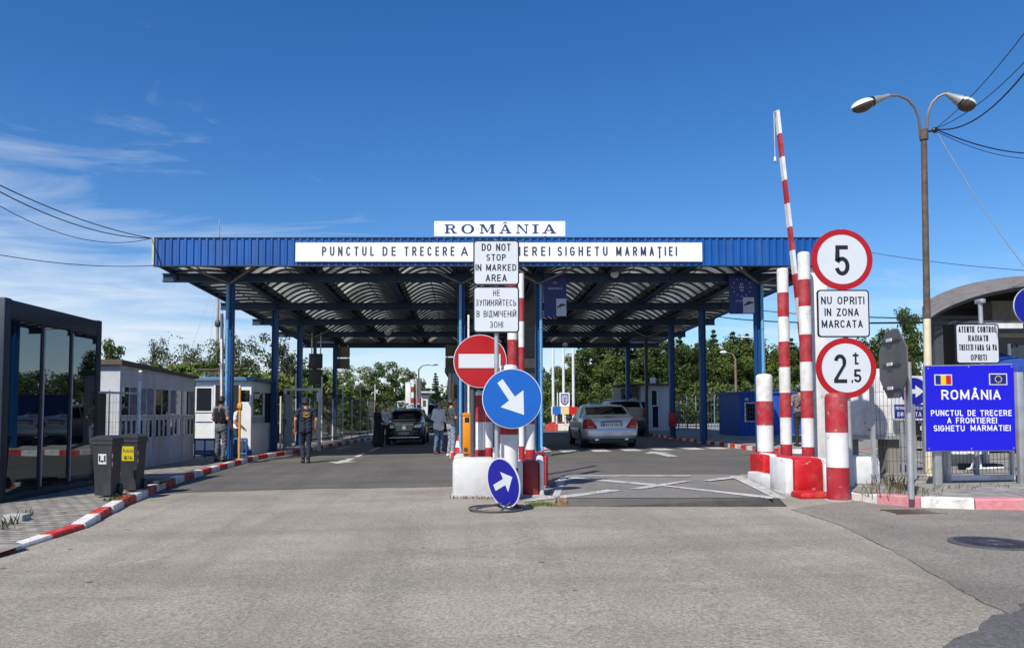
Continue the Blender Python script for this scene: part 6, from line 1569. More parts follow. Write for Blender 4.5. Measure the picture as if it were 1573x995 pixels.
mb.build('flowers', [mat('leaf_basket', (.05, .1, .03), .6, var=.2), mat('flower_red', srgb('c02028'), .6, var=.1)], tf, smooth=0)

# --- double-headed street lamp ---------------------------------------------------------------------
D = 12.1; xp = xat(1428, D, 720); zb_ = gzc(xp) + .11; top = P(1419, 204, D)
t = thing('double_street_lamp', 'tall two armed street lamp with a cream foot and rusty upper pole', 'street lamp', (xp, D, zb_))
f_ = (zat(490, D) - zb_) / (top.z - zb_); mid = Vector((xp, D, zb_)).lerp(top, f_)
mb = MB(); mb.tube([(xp, D, zb_), mid], [.062, .054], 16); mb.build('cream_foot', mat('cream_paint', (.68, .6, .42), .6, var=.08, dirt=(.35, .3, .22), dirt_amt=.4), t)
mb = MB(); mb.tube([mid + Vector((0, 0, .001)), top], [.052, .043], 16); mb.tube([top - Vector((0, 0, .12)), top + Vector((0, 0, .05))], .065, 16); mb.build('rusty_pole', mat('rust_stained_pole', (.12, .09, .07), .8, .2, var=.3, scale=12, dirt=(.05, .04, .035), dirt_amt=.8, dirt_scale=5), t)
M_arm = mat('lamp_arm_grey', (.33, .25, .23), .5, .4, var=.15)
def lamp_arm(pix, head, s_, dy):
    mb = MB(); mb.tube([P(a, b, D + dy * i / (len(pix) - 1)) for i, (a, b) in enumerate(pix)], .02, 10); mb.build('arm', M_arm, t)
    h0, h1 = P(*head[0], D + dy), P(*head[1], D + dy); d = (h1 - h0).normalized(); L = (h1 - h0).length
    q = d.to_track_quat('X', 'Z').to_matrix().to_4x4(); M_ = T(h0) @ q
    mb = MB()
    secs = [(0, .03, .03), (.18, .05, .045), (.4, .085, .075), (.46, .1, .085)]
    rings = []
    for f2, w2, h2 in secs: rings.append([M_ @ Vector((L * f2, w2 * math.cos(2 * math.pi * k / 14), h2 * math.sin(2 * math.pi * k / 14))) for k in range(14)])
    mb._new([v for r_ in rings for v in r_], [[14 * j + k, 14 * j + (k + 1) % 14, 14 * j + 14 + (k + 1) % 14, 14 * j + 14 + k] for j in range(3) for k in range(14)]); 
    hd = mb.build('lamp_housing', M_galv, t)
    def dome(up):
        m2 = MB(); n1_, n2_ = 18, 8; R_ = []
        for j in range(n2_ + 1):
            th = math.pi / 2 * j / n2_
            R_.append([M_ @ Vector((L * .72 + L * .29 * math.cos(th) * math.cos(2 * math.pi * k / n1_), .13 * math.cos(th) * math.sin(2 * math.pi * k / n1_), (.09 if up else -.12) * math.sin(th) + .0)) for k in range(n1_)])
        m2._new([v for r_ in R_ for v in r_], [[n1_ * j + k, n1_ * j + (k + 1) % n1_, n1_ * j + n1_ + (k + 1) % n1_, n1_ * j + n1_ + k] for j in range(n2_) for k in range(n1_)]); return m2
    dome(True).build('lamp_cover', mat('lamp_cover_white', (.72, .76, .74), .4, var=.05), hd, fix=True)
    dome(False).build('lamp_bowl', mat('lamp_bowl_smoked', (.06, .05, .04), .25, var=.15), hd, fix=True)
lamp_arm([(1413, 208), (1412.5, 195), (1411, 180), (1405, 165), (1394, 153), (1380, 147), (1366, 147)], [(1366, 147), (1309, 167)], -1, -.35)
lamp_arm([(1424, 200), (1424.5, 188), (1426, 172), (1432, 158), (1441, 149), (1450, 145), (1456, 144)], [(1453, 144), (1497, 166)], 1, -.25)
mb = MB(); q = P(1436, 200, D); mb.tube([top, q], .018, 8); mb.ell(q, (.05, .04, .05), 10, 8); mb.build('cable_bracket', M_black, t)
# --- cables -----------------------------------------------------------------------------------------
M_cable = mat('black_cable', (.015, .015, .017), .6, var=.05)
M_cablew = mat('pale_cable', (.5, .52, .55), .6, var=.05)
def cable(label, p0, p1, sag, rad, m=M_cable):
    p0, p1 = Vector(p0), Vector(p1); pts = [p0.lerp(p1, k / 16) - Vector((0, 0, sag * 4 * (k / 16) * (1 - k / 16))) for k in range(17)]
    if not 0 <= p1.x / p1.y * F + CX <= 1573:         # runs on to a far pole outside the view
        d = (pts[-1] - pts[-2]).normalized(); pts += [pts[-1] + d * 6 - Vector((0, 0, .05)), pts[-1] + d * 16]
    c = p0.copy(); mb = MB(); mb.tube(pts, rad, 6); o = mb.build('overhead_cable', m, loc=c); tag(o, label, 'cable', 'overhead cables'); return o
cp = P(1436, 198, D)
cable('thin cable rising steepest from the lamp pole to the upper right', cp, P(1585, 36, 8.5), .1, .006)
cable('middle cable rising from the lamp pole to the right edge', cp, P(1585, 84, 8.5), .12, .006)
cable('thick sagging cable rising from the lamp pole to the right edge', cp, P(1585, 98, 8.5), .25, .011)
cable('thick cable dropping gently from the lamp pole to the right edge', cp, P(1590, 236, 14), .1, .011)
cable('thin cable dropping gently below the thick one at the right edge', cp + Vector((0, 0, -.03)), P(1590, 244, 14), .12, .006)
cable('pale thin wire slanting down steeply right of the lamp pole', cp, P(1590, 430, 13), .12, .007, M_cablew)
cl_ = P(233, 366, DF - .05)
for (y_, s_, lb) in ((275, .15, 'uppermost cable from the canopy corner to the left edge'), (284, .25, 'second cable from the canopy corner to the left edge'), (305, .4, 'third sagging cable from the canopy corner to the left edge')):
    cable(lb, cl_, P(-20, y_, 14), s_, .012 if y_ < 300 else .008)
cable('lowest single cable meeting the canopy left end', P(234, 408, DF + .4), P(-20, 388, 16), .12, .009)
cable('pair of lines from the canopy to the lamp pole, upper one', P(1163, 476, 24), P(1421, 489, D + .1), .05, .012)
cable('thick line from the canopy roof to the lamp pole below the NU OPRITI board', P(1100, 486, 29.9), P(1421, 495, D + .1), .1, .017)
cable('fine wire from behind the speed limit sign to the right building roof', P(1260, 372, 22), P(1600, 417, 16), .12, .007)
# tall guyed mast behind the canopy
D = 62.0; x_ = xat(332, D); zt_ = zat(336, D)
t = thing('radio_mast', 'thin guyed radio mast rising behind the canopy on the left', 'mast', (x_, D, gzc(x_)))
mb = MB(); mb.tube([(x_, D, gzc(x_)), (x_, D, zat(470, D)), (x_, D, zat(395, D)), (x_, D, zt_)], [.14, .12, .07, .035], 8); mb.build('shaft', mat('mast_grey_cream', (.33, .3, .25), .7, var=.3, scale=1.5), t)
mb = MB()
for px_, py_ in ((285, 560), (318, 560), (375, 560), (350, 560)): mb.tube([(x_, D, zat(420, D)), P(px_, py_, D + 1)], .018, 4)
mb.build('guy_wire', M_cablew, t)
mb = MB(); mb.ell((x_, D, zat(497, D)), (.25, .25, .35), 10, 8); mb.build('antenna', M_dkgrey, t)
# ================================================================ CARS
def lerp_tab(tab, y):
    if y <= tab[0][0]: return tab[0][1]
    for (a, va), (b, vb) in zip(tab[:-1], tab[1:]):
        if y <= b: 
            f_ = (y - a) / (b - a); return va + (vb - va) * f_
    return tab[-1][1]
M_carglass = glass_mat('car_glass', -.02, (.008, .009, .01), (.4, .42, .45))
M_tyre = mat('tyre_rubber', (.018, .018, .019), .8, var=.15)
M_rim = mat('alloy_rim', (.5, .51, .52), .3, .8, var=.05)
M_tail = mat('tail_lamp_red', srgb('9c1218'), .15, var=.15, scale=25, coat=.6)
M_head = mat('head_lamp_clear', (.5, .53, .56), .12, .3, var=.15, scale=20, coat=.8)
M_chrome = mat('chrome_trim', (.7, .7, .71), .18, .9, var=.05)
M_plate_w = mat('number_plate', (.72, .73, .72), .45, var=.04)
def make_car(name, label, paint, L, W, spec, group='cars at the crossing'):
    """built at the origin, front towards +Y; spec holds the side profile tables"""
    t = thing(name, label, 'car', (0, 0, 0), group)
    Ttab, Btab, Ztab, Wtab = spec['top'], spec['belt'], spec['bot'], spec['wid']
    ys = sorted(set([0, .03, .08, .16] + [round(.16 + i * (L - .32) / 44, 3) for i in range(45)] + [L - .08, L - .03, L] + spec['cuts']))
    hw = W / 2
    def section(y):
        w = hw * lerp_tab(Wtab, y); B = lerp_tab(Btab, y); Tz = max(lerp_tab(Ttab, y), B + .01); z0 = lerp_tab(Ztab, y); h = Tz - B; q = min(1, h / .42)
        p = [(0, z0), (w * .8, z0), (w * .95, z0 + .07), (w * .99, z0 + .2), (w * 1.0, (z0 + B) / 2 + .06), (w * .985, B - .1), (w * .955, B - .01)]
        wb = w * .95
        for f_ in (.07, .3, .6, .86): p.append((wb * (1 - .2 * f_ * q - (1 - q) * .12 * f_), B + f_ * h))
        p += [(wb * (1 - .25 * q - (1 - q) * .17), B + .955 * h), (wb * .45, B + .993 * h), (0, Tz)]
        return p
    secs = [section(y) for y in ys]; nr = len(secs[0])
    groups = {'body': [], 'rear_window': [], 'windscreen': [], 'side_window': []}
    def vpos(j, i, s): return Vector((s * secs[j][i][0], ys[j] - L / 2, secs[j][i][1]))
    rw, ww, sw = spec['rearwin'], spec['windscreen'], spec['sidewin']
    for j in range(len(ys) - 1):
        ym = (ys[j] + ys[j + 1]) / 2
        for i in range(nr - 1):
            key = 'body'
            if 7 <= i <= 9 and any(a < ym < b for a, b in sw): key = 'side_window'
            if i >= 11 and rw[0] < ym < rw[1]: key = 'rear_window'
            if i >= 11 and ww[0] < ym < ww[1]: key = 'windscreen'
            for s_ in (1, -1):
                q = [vpos(j, i, s_), vpos(j + 1, i, s_), vpos(j + 1, i + 1, s_), vpos(j, i + 1, s_)]
                groups[key].append(q if s_ > 0 else q[::-1])
    def emit(key, m, nm, sel=None):
        mb = MB()
        for q in groups[key]:
            if sel is None or sel(q): mb._new(q, [(0, 1, 2, 3)])
        if key == 'body':
            for j, rev in ((0, False), (len(ys) - 1, True)):
                ring = [vpos(j, i, 1) for i in range(nr)] + [vpos(j, i, -1) for i in range(nr - 2, 0, -1)]
                mb._new(ring if not rev else ring[::-1], [list(range(len(ring)))])
        bmesh.ops.remove_doubles(mb.bm, verts=mb.bm.verts[:], dist=.0005)
        return mb.build(nm, m, t, smooth=32, fix=(key == 'body'))
    body = emit('body', paint, 'body')
    emit('rear_window', M_carglass, 'rear_window'); emit('windscreen', M_carglass, 'windscreen')
    for a, b in sw:
        for s_ in (1, -1): emit('side_window', M_carglass, 'side_window', lambda q, a=a, b=b, s_=s_: a < (q[0].y + q[1].y) / 2 + L / 2 < b and sum(v.x for v in q) * s_ > 0)
    r_ = spec['wheel']
    for yw in spec['axles']:
        for s_ in (-1, 1):
            xo = s_ * (hw + .006); c = Vector((xo, yw - L / 2, r_))
            mb = MB(); n_ = 30
            ring = [(.0, r_ + .07)]
            for k in range(n_):
                a0, a1 = math.pi * (-.12 + 1.24 * k / n_), math.pi * (-.12 + 1.24 * (k + 1) / n_)
                R0 = r_ + .065
                mb._new([c + Vector((0, 0, 0)), c + Vector((0, R0 * math.cos(a0), R0 * math.sin(a0))), c + Vector((0, R0 * math.cos(a1), R0 * math.sin(a1))), c + Vector((-s_ * .1, R0 * math.cos(a1), R0 * math.sin(a1))), c + Vector((-s_ * .1, R0 * math.cos(a0), R0 * math.sin(a0)))], [(0, 1, 2), (1, 4, 3, 2)])
            mb.build('wheel_arch', M_black, t, smooth=0)
            mb = MB(); prof = [(r_ * .62, -.10), (r_ * .93, -.10), (r_, -.07), (r_, .06), (r_ * .93, .085), (r_ * .66, .085)]
            n_ = 28; rings = [[Vector((xo - s_ * .085 + s_ * z_, yw - L / 2 + rr * math.cos(2 * math.pi * k / n_), r_ + rr * math.sin(2 * math.pi * k / n_))) for k in range(n_)] for rr, z_ in prof]
            mb._new([v for g_ in rings for v in g_], [[n_ * j + k, n_ * j + (k + 1) % n_, n_ * j + n_ + (k + 1) % n_, n_ * j + n_ + k] for j in range(len(prof) - 1) for k in range(n_)])
            w_ = mb.build('wheel', M_tyre, t, fix=True)
            mb = MB(); xr_ = xo - s_ * .02
            for k in range(7):
                an = 2 * math.pi * k / 7; d_ = Vector((0, math.cos(an), math.sin(an))); mb.bar(Vector((xr_, yw - L / 2, r_)), Vector((xr_, yw - L / 2, r_)) + d_ * r_ * .64, .07, .03)
            mb.tube([Vector((xr_, yw - L / 2 + r_ * .64 * math.cos(2 * math.pi * k / 24), r_ + r_ * .64 * math.sin(2 * math.pi * k / 24))) for k in range(24)], .02, 6, closed=True)
            mb.build('rim', M_rim, w_)
    return t, body, section
def dx_box(t, nm, m, a, b, parent=None, bevel=.008):
    mb = MB(); mb.span(a, b, bevel); return mb.build(nm, m, parent or t)
def number_plate(t, y, z, s_, w=.52):
    mb = MB(); mb.span((-w / 2, y - .012 * (s_ < 0), z - .055), (w / 2, y + .012 * (s_ > 0), z + .055)); p = mb.build('number_plate', M_plate_w, t)
    yy = y + s_ * .0135; mb = MB(); mb.span((-w / 2, min(yy, y + s_ * .012), z - .05), (-w / 2 + .045, max(yy, y + s_ * .012), z + .05)); mb.build('blue_band', mat('plate_blue', srgb('1f3f9a'), .5, var=.03), p)
    mb = MB()
    for k, u_ in enumerate((-.17, -.115, -.03, .02, .1, .15, .2)): mb.span((u_ * w / .52 - .015, min(yy, y + s_ * .012), z - .035), (u_ * w / .52 + .015, max(yy, y + s_ * .012), z + .035))
    mb.build('plate_characters', M_signblk, p)
# silver saloon seen from behind
SEDAN = dict(
    top=[(0, .80), (.03, .92), (.08, .985), (.2, 1.015), (.72, 1.055), (.8, 1.075), (1.45, 1.385), (1.62, 1.425), (1.9, 1.447), (2.3, 1.45), (2.75, 1.42), (2.95, 1.38), (3.72, 1.03), (3.85, .99), (4.4, .90), (4.68, .80), (4.8, .66), (4.82, .6)],
    belt=[(0, .72), (.03, .84), (.1, .91), (.7, .95), (2.5, .92), (3.7, .9), (4.4, .82), (4.7, .72), (4.82, .52)],
    bot=[(0, .42), (.05, .32), (.3, .27), (1.2, .2), (3.6, .2), (4.6, .22), (4.82, .32)],
    wid=[(0, .86), (.03, .90), (.1, .945), (.3, .98), (.8, 1.0), (3.8, 1.0), (4.4, .96), (4.7, .86), (4.82, .74)],
    rearwin=(.86, 1.42), windscreen=(3.0, 3.68), sidewin=[(1.15, 1.98), (2.06, 3.4)], cuts=[.86, 1.42, 3.0, 3.68, 1.15, 1.98, 2.06, 3.4], axles=(1.05, 3.9), wheel=.32)
M_silver = mat('silver_car_paint', (.60, .615, .64), .36, .45, var=.04, coat=.5)
car, body, sec = make_car('silver_car', 'silver four door saloon seen from behind waiting in the right lane', M_silver, 4.82, 1.82, SEDAN)
yr = -2.41
for s_ in (-1, 1):
    mb = MB(); poly = [(.80, .985), (.66, .975), (.46, .70), (.50, .655), (.80, .655)]
    mb.prism([(s_ * a, b) for a, b in (poly if s_ > 0 else poly[::-1])], .12, T((0, yr - .012, 0)))
    mb._new([(s_ * .80, yr - .012, .655), (s_ * .80, yr - .012, .985), (s_ * .872, yr + .30, .955), (s_ * .905, yr + .30, .70), (s_ * .895, yr + .12, .66)], [(0, 1, 2, 3, 4) if s_ < 0 else (4, 3, 2, 1, 0)])
    mb._new([(s_ * .80, yr - .012, .985), (s_ * .872, yr + .30, .955), (s_ * .78, yr + .2, .97)], [(0, 1, 2)])
    tl = mb.build('tail_light', M_tail, car, fix=True, smooth=20)
    mb = MB(); mb.prism([(s_ * a, b) for a, b in ((.76, .74), (.62, .74), (.56, .69), (.76, .69))], .006, T((0, yr - .0195, 0))); mb.build('clear_lens', mat('tail_lamp_pink', srgb('c86a6e'), .2, var=.1, coat=.5), tl)
    dx_box(car, 'exhaust_tip', M_chrome, (s_ * .48 - .06, yr + .02, .27), (s_ * .48 + .06, yr + .14, .33))
    mb = MB(); mb.ell((s_ * 1.0, 3.42 - 2.41, .99), (.11, .07, .075), 14, 10); mb.bar((s_ * .86, 3.46 - 2.41, .95), (s_ * .98, 3.43 - 2.41, .97), .05, .04); mb.build('wing_mirror', M_silver, car)
    for y_ in (1.62, 2.62): dx_box(car, 'door_handle', M_chrome, (s_ * .897 - .012, y_ - 2.41, .82), (s_ * .897 + .014, y_ + .18 - 2.41, .85))
    for y_ in (1.2, 2.03, 3.35):
        mb = MB(); mb.tube([(s_ * .912, y_ - 2.41, .32), (s_ * .9125, y_ - 2.41, .60), (s_ * .888, y_ - 2.41, .86)], .004, 5); mb.build('door_seam', M_black, car)
    dx_box(car, 'side_trim', M_chrome, (s_ * .905 - .008, -1.5, .53), (s_ * .905 + .012, 1.3, .555))
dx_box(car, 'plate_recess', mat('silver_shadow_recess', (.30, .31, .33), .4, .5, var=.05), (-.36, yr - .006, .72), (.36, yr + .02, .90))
number_plate(car, yr - .007, .79, -1); dx_box(car, 'boot_handle', mat('dark_chrome', (.09, .1, .16), .2, .6, var=.1), (-.33, yr - .03, .865), (.33, yr + .01, .895))
mb = MB(); mb.span((-.80, yr - .075, .40), (.80, yr + .12, .64), .05, 0); 
bp_ = mb.build('rear_bumper', M_silver, car)
dx_box(car, 'bumper_strip', M_chrome, (-.78, yr - .085, .50), (.78, yr - .06, .525), bp_, .004)
dx_box(car, 'underbody', M_black, (-.72, yr + .05, .18), (.72, yr + 4.5, .30))
dx_box(car, 'high_brake_light', M_tail, (-.16, yr + .3, 1.028), (.16, yr + .34, 1.044))
g = G(930, 689); car.location = (4.80, 24.3 + 2.4, gz(4.62)); car.rotation_euler = (0, TILT * -1, R(-1.2))
# dark SUV facing the camera
SUV = dict(
    top=[(0, 1.0), (.03, 1.25), (.1, 1.45), (.3, 1.62), (.7, 1.67), (1.6, 1.69), (2.5, 1.66), (2.8, 1.58), (3.5, 1.13), (3.62, 1.10), (4.2, 1.03), (4.45, .95), (4.55, .80), (4.6, .68)],
    belt=[(0, .9), (.05, 1.0), (.3, 1.04), (2.5, 1.02), (3.5, 1.0), (4.2, .93), (4.5, .78), (4.6, .6)],
    bot=[(0, .5), (.1, .4), (.5, .3), (3.8, .3), (4.4, .28), (4.6, .36)],
    wid=[(0, .9), (.05, .94), (.2, .98), (.6, 1.0), (3.8, 1.0), (4.3, .96), (4.5, .89), (4.6, .82)],
    rearwin=(.06, .28), windscreen=(2.84, 3.46), sidewin=[(.5, 1.2), (1.28, 2.05), (2.12, 3.15)], cuts=[.06, .28, 2.84, 3.46, .5, 1.2, 1.28, 2.05, 2.12, 3.15], axles=(.95, 3.7), wheel=.36)
M_darkcar = mat('dark_car_paint', (.018, .02, .026), .22, .3, var=.08, coat=.7)
def suv(name, label, paint, rear=False, full=True):
    c, b, s = make_car(name, label, paint, 4.6, 1.86, SUV)
    yf, yr_ = 2.3, -2.3
    for s_ in (-1, 1):
        mb = MB(); poly = [(.42, .78), (.50, .90), (.80, .94), (.83, .86), (.74, .77)]
        mb.prism([(s_ * a, z) for a, z in (poly[::-1] if s_ > 0 else poly)], .14, T((0, yf - .11, 0))); mb.build('headlight', M_head, c, fix=True, smooth=20)
        mb = MB(); mb.span((s_ * .80 - .06, yr_ - .012, .86), (s_ * .80 + .06, yr_ + .12, 1.28), .02); mb.build('tail_light', M_tail, c)
        mb = MB(); mb.ell((s_ * 1.02, .92, 1.1), (.12, .08, .09), 14, 10); mb.bar((s_ * .88, .95, 1.04), (s_ * 1.0, .93, 1.07), .05, .05); mb.build('wing_mirror', paint, c)
        for y_ in (1.25, 2.08, 3.2):
            mb = MB(); mb.tube([(s_ * .932, y_ - 2.3, .42), (s_ * .933, y_ - 2.3, .70), (s_ * .91, y_ - 2.3, .95)], .004, 5); mb.build('door_seam', M_black, c)
        for y_ in (1.65, 2.6): dx_box(c, 'door_handle', M_chrome if not rear else paint, (s_ * .915 - .012, y_ - 2.3, .9), (s_ * .915 + .014, y_ + .18 - 2.3, .93))
        mb = MB(); mb.tube([(s_ * .60, -1.7, 1.70), (s_ * .61, -1.6, 1.735), (s_ * .62, .1, 1.735), (s_ * .61, .25, 1.70)], .016, 8); mb.build('roof_rail', M_galv if rear else M_black, c)
    mb = MB(); mb.prism([(-.46, .93), (-.37, .62), (.37, .62), (.46, .93)][::-1], .1, T((0, yf - .07, 0))); gr = mb.build('grille', M_black, c, fix=True)
    mb = MB()
    for k in range(13):
        u_ = -.40 + .8 * k / 12; mb.bar((u_ * .85, yf + .035, .645), (u_, yf + .035, .905), .016, .01)
    mb.bar((-.45, yf + .035, .925), (.45, yf + .035, .925), .02, .018); mb.build('grille_bars', M_chrome, gr)
    mb = MB(); mb.cyl((0, yf + .03, .78), (0, yf + .055, .78), .085, n=22); mb.build('grille_emblem', M_chrome, gr)
    mb = MB(); mb.span((-.78, yf - .1, .34), (.78, yf + .06, .60), .05); bmp = mb.build('front_bumper', paint, c)
    mb = MB(); mb.span((-.55, yf + .05, .37), (.55, yf + .066, .47), .01); mb.build('air_intake', M_black, bmp)
    mb = MB(); mb.span((-.7, yf + .055, .335), (.7, yf + .07, .36)); mb.build('lower_strip', M_chrome, bmp)
    number_plate(c, yf + .0665, .535, 1)
    mb = MB(); mb.span((-.8, yr_ - .07, .46), (.8, yr_ + .1, .72), .05); mb.build('rear_bumper', mat('dark_bumper_plastic', (.05, .05, .05), .6, var=.1) if rear else paint, c)
    number_plate(c, yr_ - .012, .82, -1)
    dx_box(c, 'underbody', M_black, (-.7, yr_ + .1, .2), (.7, yf - .2, .36))
    return c
s1 = suv('dark_suv', 'dark car with a chrome slatted grille facing the camera in the left lane', M_darkcar)
s1.location = (xat(621, 30.3), 30.3 + 2.3, gz(-2.5)); s1.rotation_euler = (0, TILT, R(180)); s1.scale = (.88, .95, .9)
M_beige = mat('beige_car_paint', (.36, .33, .27), .4, .3, var=.06, coat=.3, dirt=(.12, .1, .08), dirt_amt=.3)
s2 = suv('beige_suv', 'dusty beige off road car in front of the silver saloon', M_beige, True)
s2.location = (xat(966, 34.0), 34.0 + 2.3, gz(7.4)); s2.rotation_euler = (0, -TILT, R(-2))
s3 = dup(s1, (xat(651, 47), 49.5, gz(-2.6)), (0, TILT, R(180)), (.95, 1, 1.12), 'dark tall vehicle farther down the left lane beside the far booth')
s4 = dup(s1, (13.2, 18.0, gz(13.2) + .11), (0, 0, R(100)), (1, 1, .95), 'dark car parked behind the wire mesh left of the blue board')
s5 = dup(s1, (xat(925, 44), 46.0, gz(8)), (0, -TILT, R(0)), (1, 1, .98), 'dark car roof showing between the silver saloon and the beige car')
# ================================================================ PEOPLE
M_skin = mat('skin', srgb('b98468'), .55, var=.06)
M_hair = mat('dark_hair', (.018, .013, .011), .6, var=.2)
def cloth(n, c, var=.15): return mat(n, c, .85, var=var, scale=14, bump=.35, bscale=18)
def capsule_mesh(mb, a, b, ra, rb):
    a, b = Vector(a), Vector(b); d = b - a; L = d.length
    if L < 1e-5: mb.ell(a, (ra,) * 3, 14, 10); return
    mb.tube([a, b], [ra, rb], 14); mb.ell(a, (ra,) * 3, 14, 10); mb.ell(b, (rb,) * 3, 14, 10)
def remeshed(mb, voxel, smooth=2):
    me = bpy.data.meshes.new('tmp'); mb.bm.to_mesh(me); mb.bm.free()
    o = bpy.data.objects.new('tmp', me); COL.objects.link(o)
    m = o.modifiers.new('r', 'REMESH'); m.mode = 'VOXEL'; m.voxel_size = voxel; m.use_smooth_shade = True
    if smooth: s_ = o.modifiers.new('s', 'SMOOTH'); s_.factor = .5; s_.iterations = smooth
    dg = bpy.context.evaluated_depsgraph_get(); out = bpy.data.meshes.new_from_object(o.evaluated_get(dg))
    bpy.data.objects.remove(o); bpy.data.meshes.remove(me); return out
def make_person(label, loc, H, face, P_, wear, hair='short', extras=None, group='people at the crossing', female=False):
    """P_: joint overrides in a 1.75 m body facing -Y (left is +X). wear: dict label -> material"""
    J = dict(pel=(0, 0, .95), wai=(0, 0, 1.10), che=(0, .01, 1.30), nec=(0, .015, 1.47), hea=(0, -.01, 1.635),
             shl=(.185, .01, 1.425), shr=(-.185, .01, 1.425), ell=(.235, .03, 1.14), elr=(-.235, .03, 1.14), wrl=(.25, -.05, .89), wrr=(-.25, -.05, .89),
             hil=(.09, 0, .92), hir=(-.09, 0, .92), knl=(.10, -.02, .50), knr=(-.10, -.02, .50), anl=(.105, .03, .085), anr=(-.105, .03, .085), tol=(.12, -.14, .03), tor=(-.12, -.14, .03))
    if female:
        J.update(shl=(.165, .01, 1.42), shr=(-.165, .01, 1.42), ell=(.21, .03, 1.14), elr=(-.21, .03, 1.14))
    J = {k: Vector(P_.get(k, v)) for k, v in J.items()}
    caps = []                               # (a, b, ra, rb, label)
    def C(a, b, ra, rb, l): caps.append((Vector(a), Vector(b), ra, rb, l))
    lw = wear
    top, bot, shoe = 'top', 'bottom', 'shoe'
    sw_ = .95 if female else 1.0
    X = Vector((1, 0, 0))
    # trunk
    for s_ in (-1, 1):
        C(J['che'] + X * s_ * .085 * sw_ + Vector((0, -.01, .03)), J['wai'] + X * s_ * .07 * sw_, .105, .095, top)
        C(J['wai'] + X * s_ * .065 * sw_, J['pel'] + X * s_ * .075, .098, .108 if not female else .115, top)
        C(J['pel'] + X * s_ * .07 + Vector((0, .02, -.01)), J['pel'] + X * s_ * .07 + Vector((0, .03, -.08)), .105, .1, bot)
        if female: C(J['che'] + X * s_ * .075 + Vector((0, -.085, .0)), J['che'] + X * s_ * .075 + Vector((0, -.07, .02)), .06, .055, top)
    C(J['nec'] + Vector((0, 0, -.06)), J['shl'] + Vector((-.03, 0, 0)), .075, .072, top); C(J['nec'] + Vector((0, 0, -.06)), J['shr'] + Vector((.03, 0, 0)), .075, .072, top)
    C(J['che'] + Vector((0, -.01, .06)), J['nec'] + Vector((0, 0, -.08)), .11, .07, top)
    C(J['nec'] + Vector((0, 0, -.03)), J['hea'] + Vector((0, .015, -.06)), .056, .054, 'skin')
    # head: skull, face, jaw, nose, ears
    h = J['hea']
    fd = Vector(P_.get('look', (0, -1, 0))).normalized(); up = Vector((0, 0, 1)); sd = fd.cross(up).normalized(); up = sd.cross(fd)
    def hp(f, s_, u_): return h + fd * f + sd * s_ + up * u_
    C(hp(-.022, 0, .03), hp(.01, 0, .035), .086, .08, 'skin'); C(hp(.03, 0, -.01), hp(.035, 0, -.07), .066, .045, 'skin'); C(hp(.05, 0, -.085), hp(.06, 0, -.085), .034, .03, 'skin')
    C(hp(.093, 0, .012), hp(.112, 0, -.022), .009, .014, 'skin')
    for s_ in (-1, 1):
        C(hp(-.005, s_ * .078, .012), hp(-.008, s_ * .08, -.02), .016, .012, 'skin')
        C(hp(.086, s_ * .031, .018), hp(.088, s_ * .031, .018), .0115, .0115, 'eye')
        C(hp(.084, s_ * .047, .037), hp(.09, s_ * .02, .04), .008, .008, 'brow')
    C(hp(.09, .022, -.052), hp(.09, -.022, -.052), .0085, .0085, 'lip')
    # arms with palm and five fingers
    slv = P_.get('sleeve', .62)
    for s_, k in ((1, 'l'), (-1, 'r')):
        sh, el, wr = J['sh' + k], J['el' + k], J['wr' + k]
        if slv <= 1:
            m_ = sh.lerp(el, slv); C(sh, m_, .064, .058, top); C(m_, el, .046, .041, 'skin'); C(el, wr, .041, .027, 'skin')
        else: C(sh, el, .062, .052, top); C(el, wr, .05, .036, top)
        d = (wr - el).normalized(); d = Vector(P_.get('hand' + k, d)).normalized()
        side_ = d.cross(Vector((0, 0, 1)));
        if side_.length < .2: side_ = Vector((0, -1, 0))
        side_.normalize(); n_ = d.cross(side_).normalized()
        if k == 'r': pass
        for u_ in (-.022, 0, .022): C(wr + side_ * u_ * .7, wr + d * .085 + side_ * u_, .017, .015, 'skin')
        curl = n_ * (.35 if n_.y > 0 else -.35)
        for u_, L_ in ((-.031, .062), (-.011, .076), (.011, .072), (.031, .056)):
            b0 = wr + d * .088 + side_ * u_; b1 = b0 + (d + curl * .4).normalized() * L_ * .5; b2 = b1 + (d + curl * 1.6).normalized() * L_ * .5
            C(b0 - d * .02, b1, .0098, .009, 'skin'); C(b1, b2, .009, .0078, 'skin')
        tb = wr + d * .025 - side_ * .026; t1_ = tb + (d * .7 - side_ * .7 + curl * .5).normalized() * .04; C(tb, t1_, .013, .011, 'skin'); C(t1_, t1_ + (d - side_ * .15 + curl * .6).normalized() * .032, .011, .009, 'skin')
    # legs
    for s_, k in ((1, 'l'), (-1, 'r')):
        hi_, kn, an, to = J['hi' + k], J['kn' + k], J['an' + k], J['to' + k]
        C(hi_, kn, .098, .068, bot); C(kn, an + Vector((0, 0, .05)), .068, .055, bot); C(an + Vector((0, 0, .06)), an, .05, .045, bot if P_.get('long', True) else 'skin')
        d = (to - an); d.z = 0; d.normalize(); hl = Vector((an.x, an.y, .045)) - d * .03
        C(hl + Vector((0, 0, .0)), Vector((to.x, to.y, .036)), .045, .036, shoe); C(an + Vector((0, 0, -.01)), hl + d * .05, .047, .045, shoe)
        C(hl + d * .0 + Vector((0, 0, -.014)), Vector((to.x, to.y, .022)) + d * .03, .03, .022, 'sole')
    if P_.get('skirt'):
        for a in range(10):
            an = 2 * math.pi * a / 10; C((.06 * math.cos(an), .05 * math.sin(an), 1.02), (.17 * math.cos(an), .15 * math.sin(an), .14), .09, .075, top)
    for c in P_.get('extra_caps', []): C(*c)
    mb = MB()
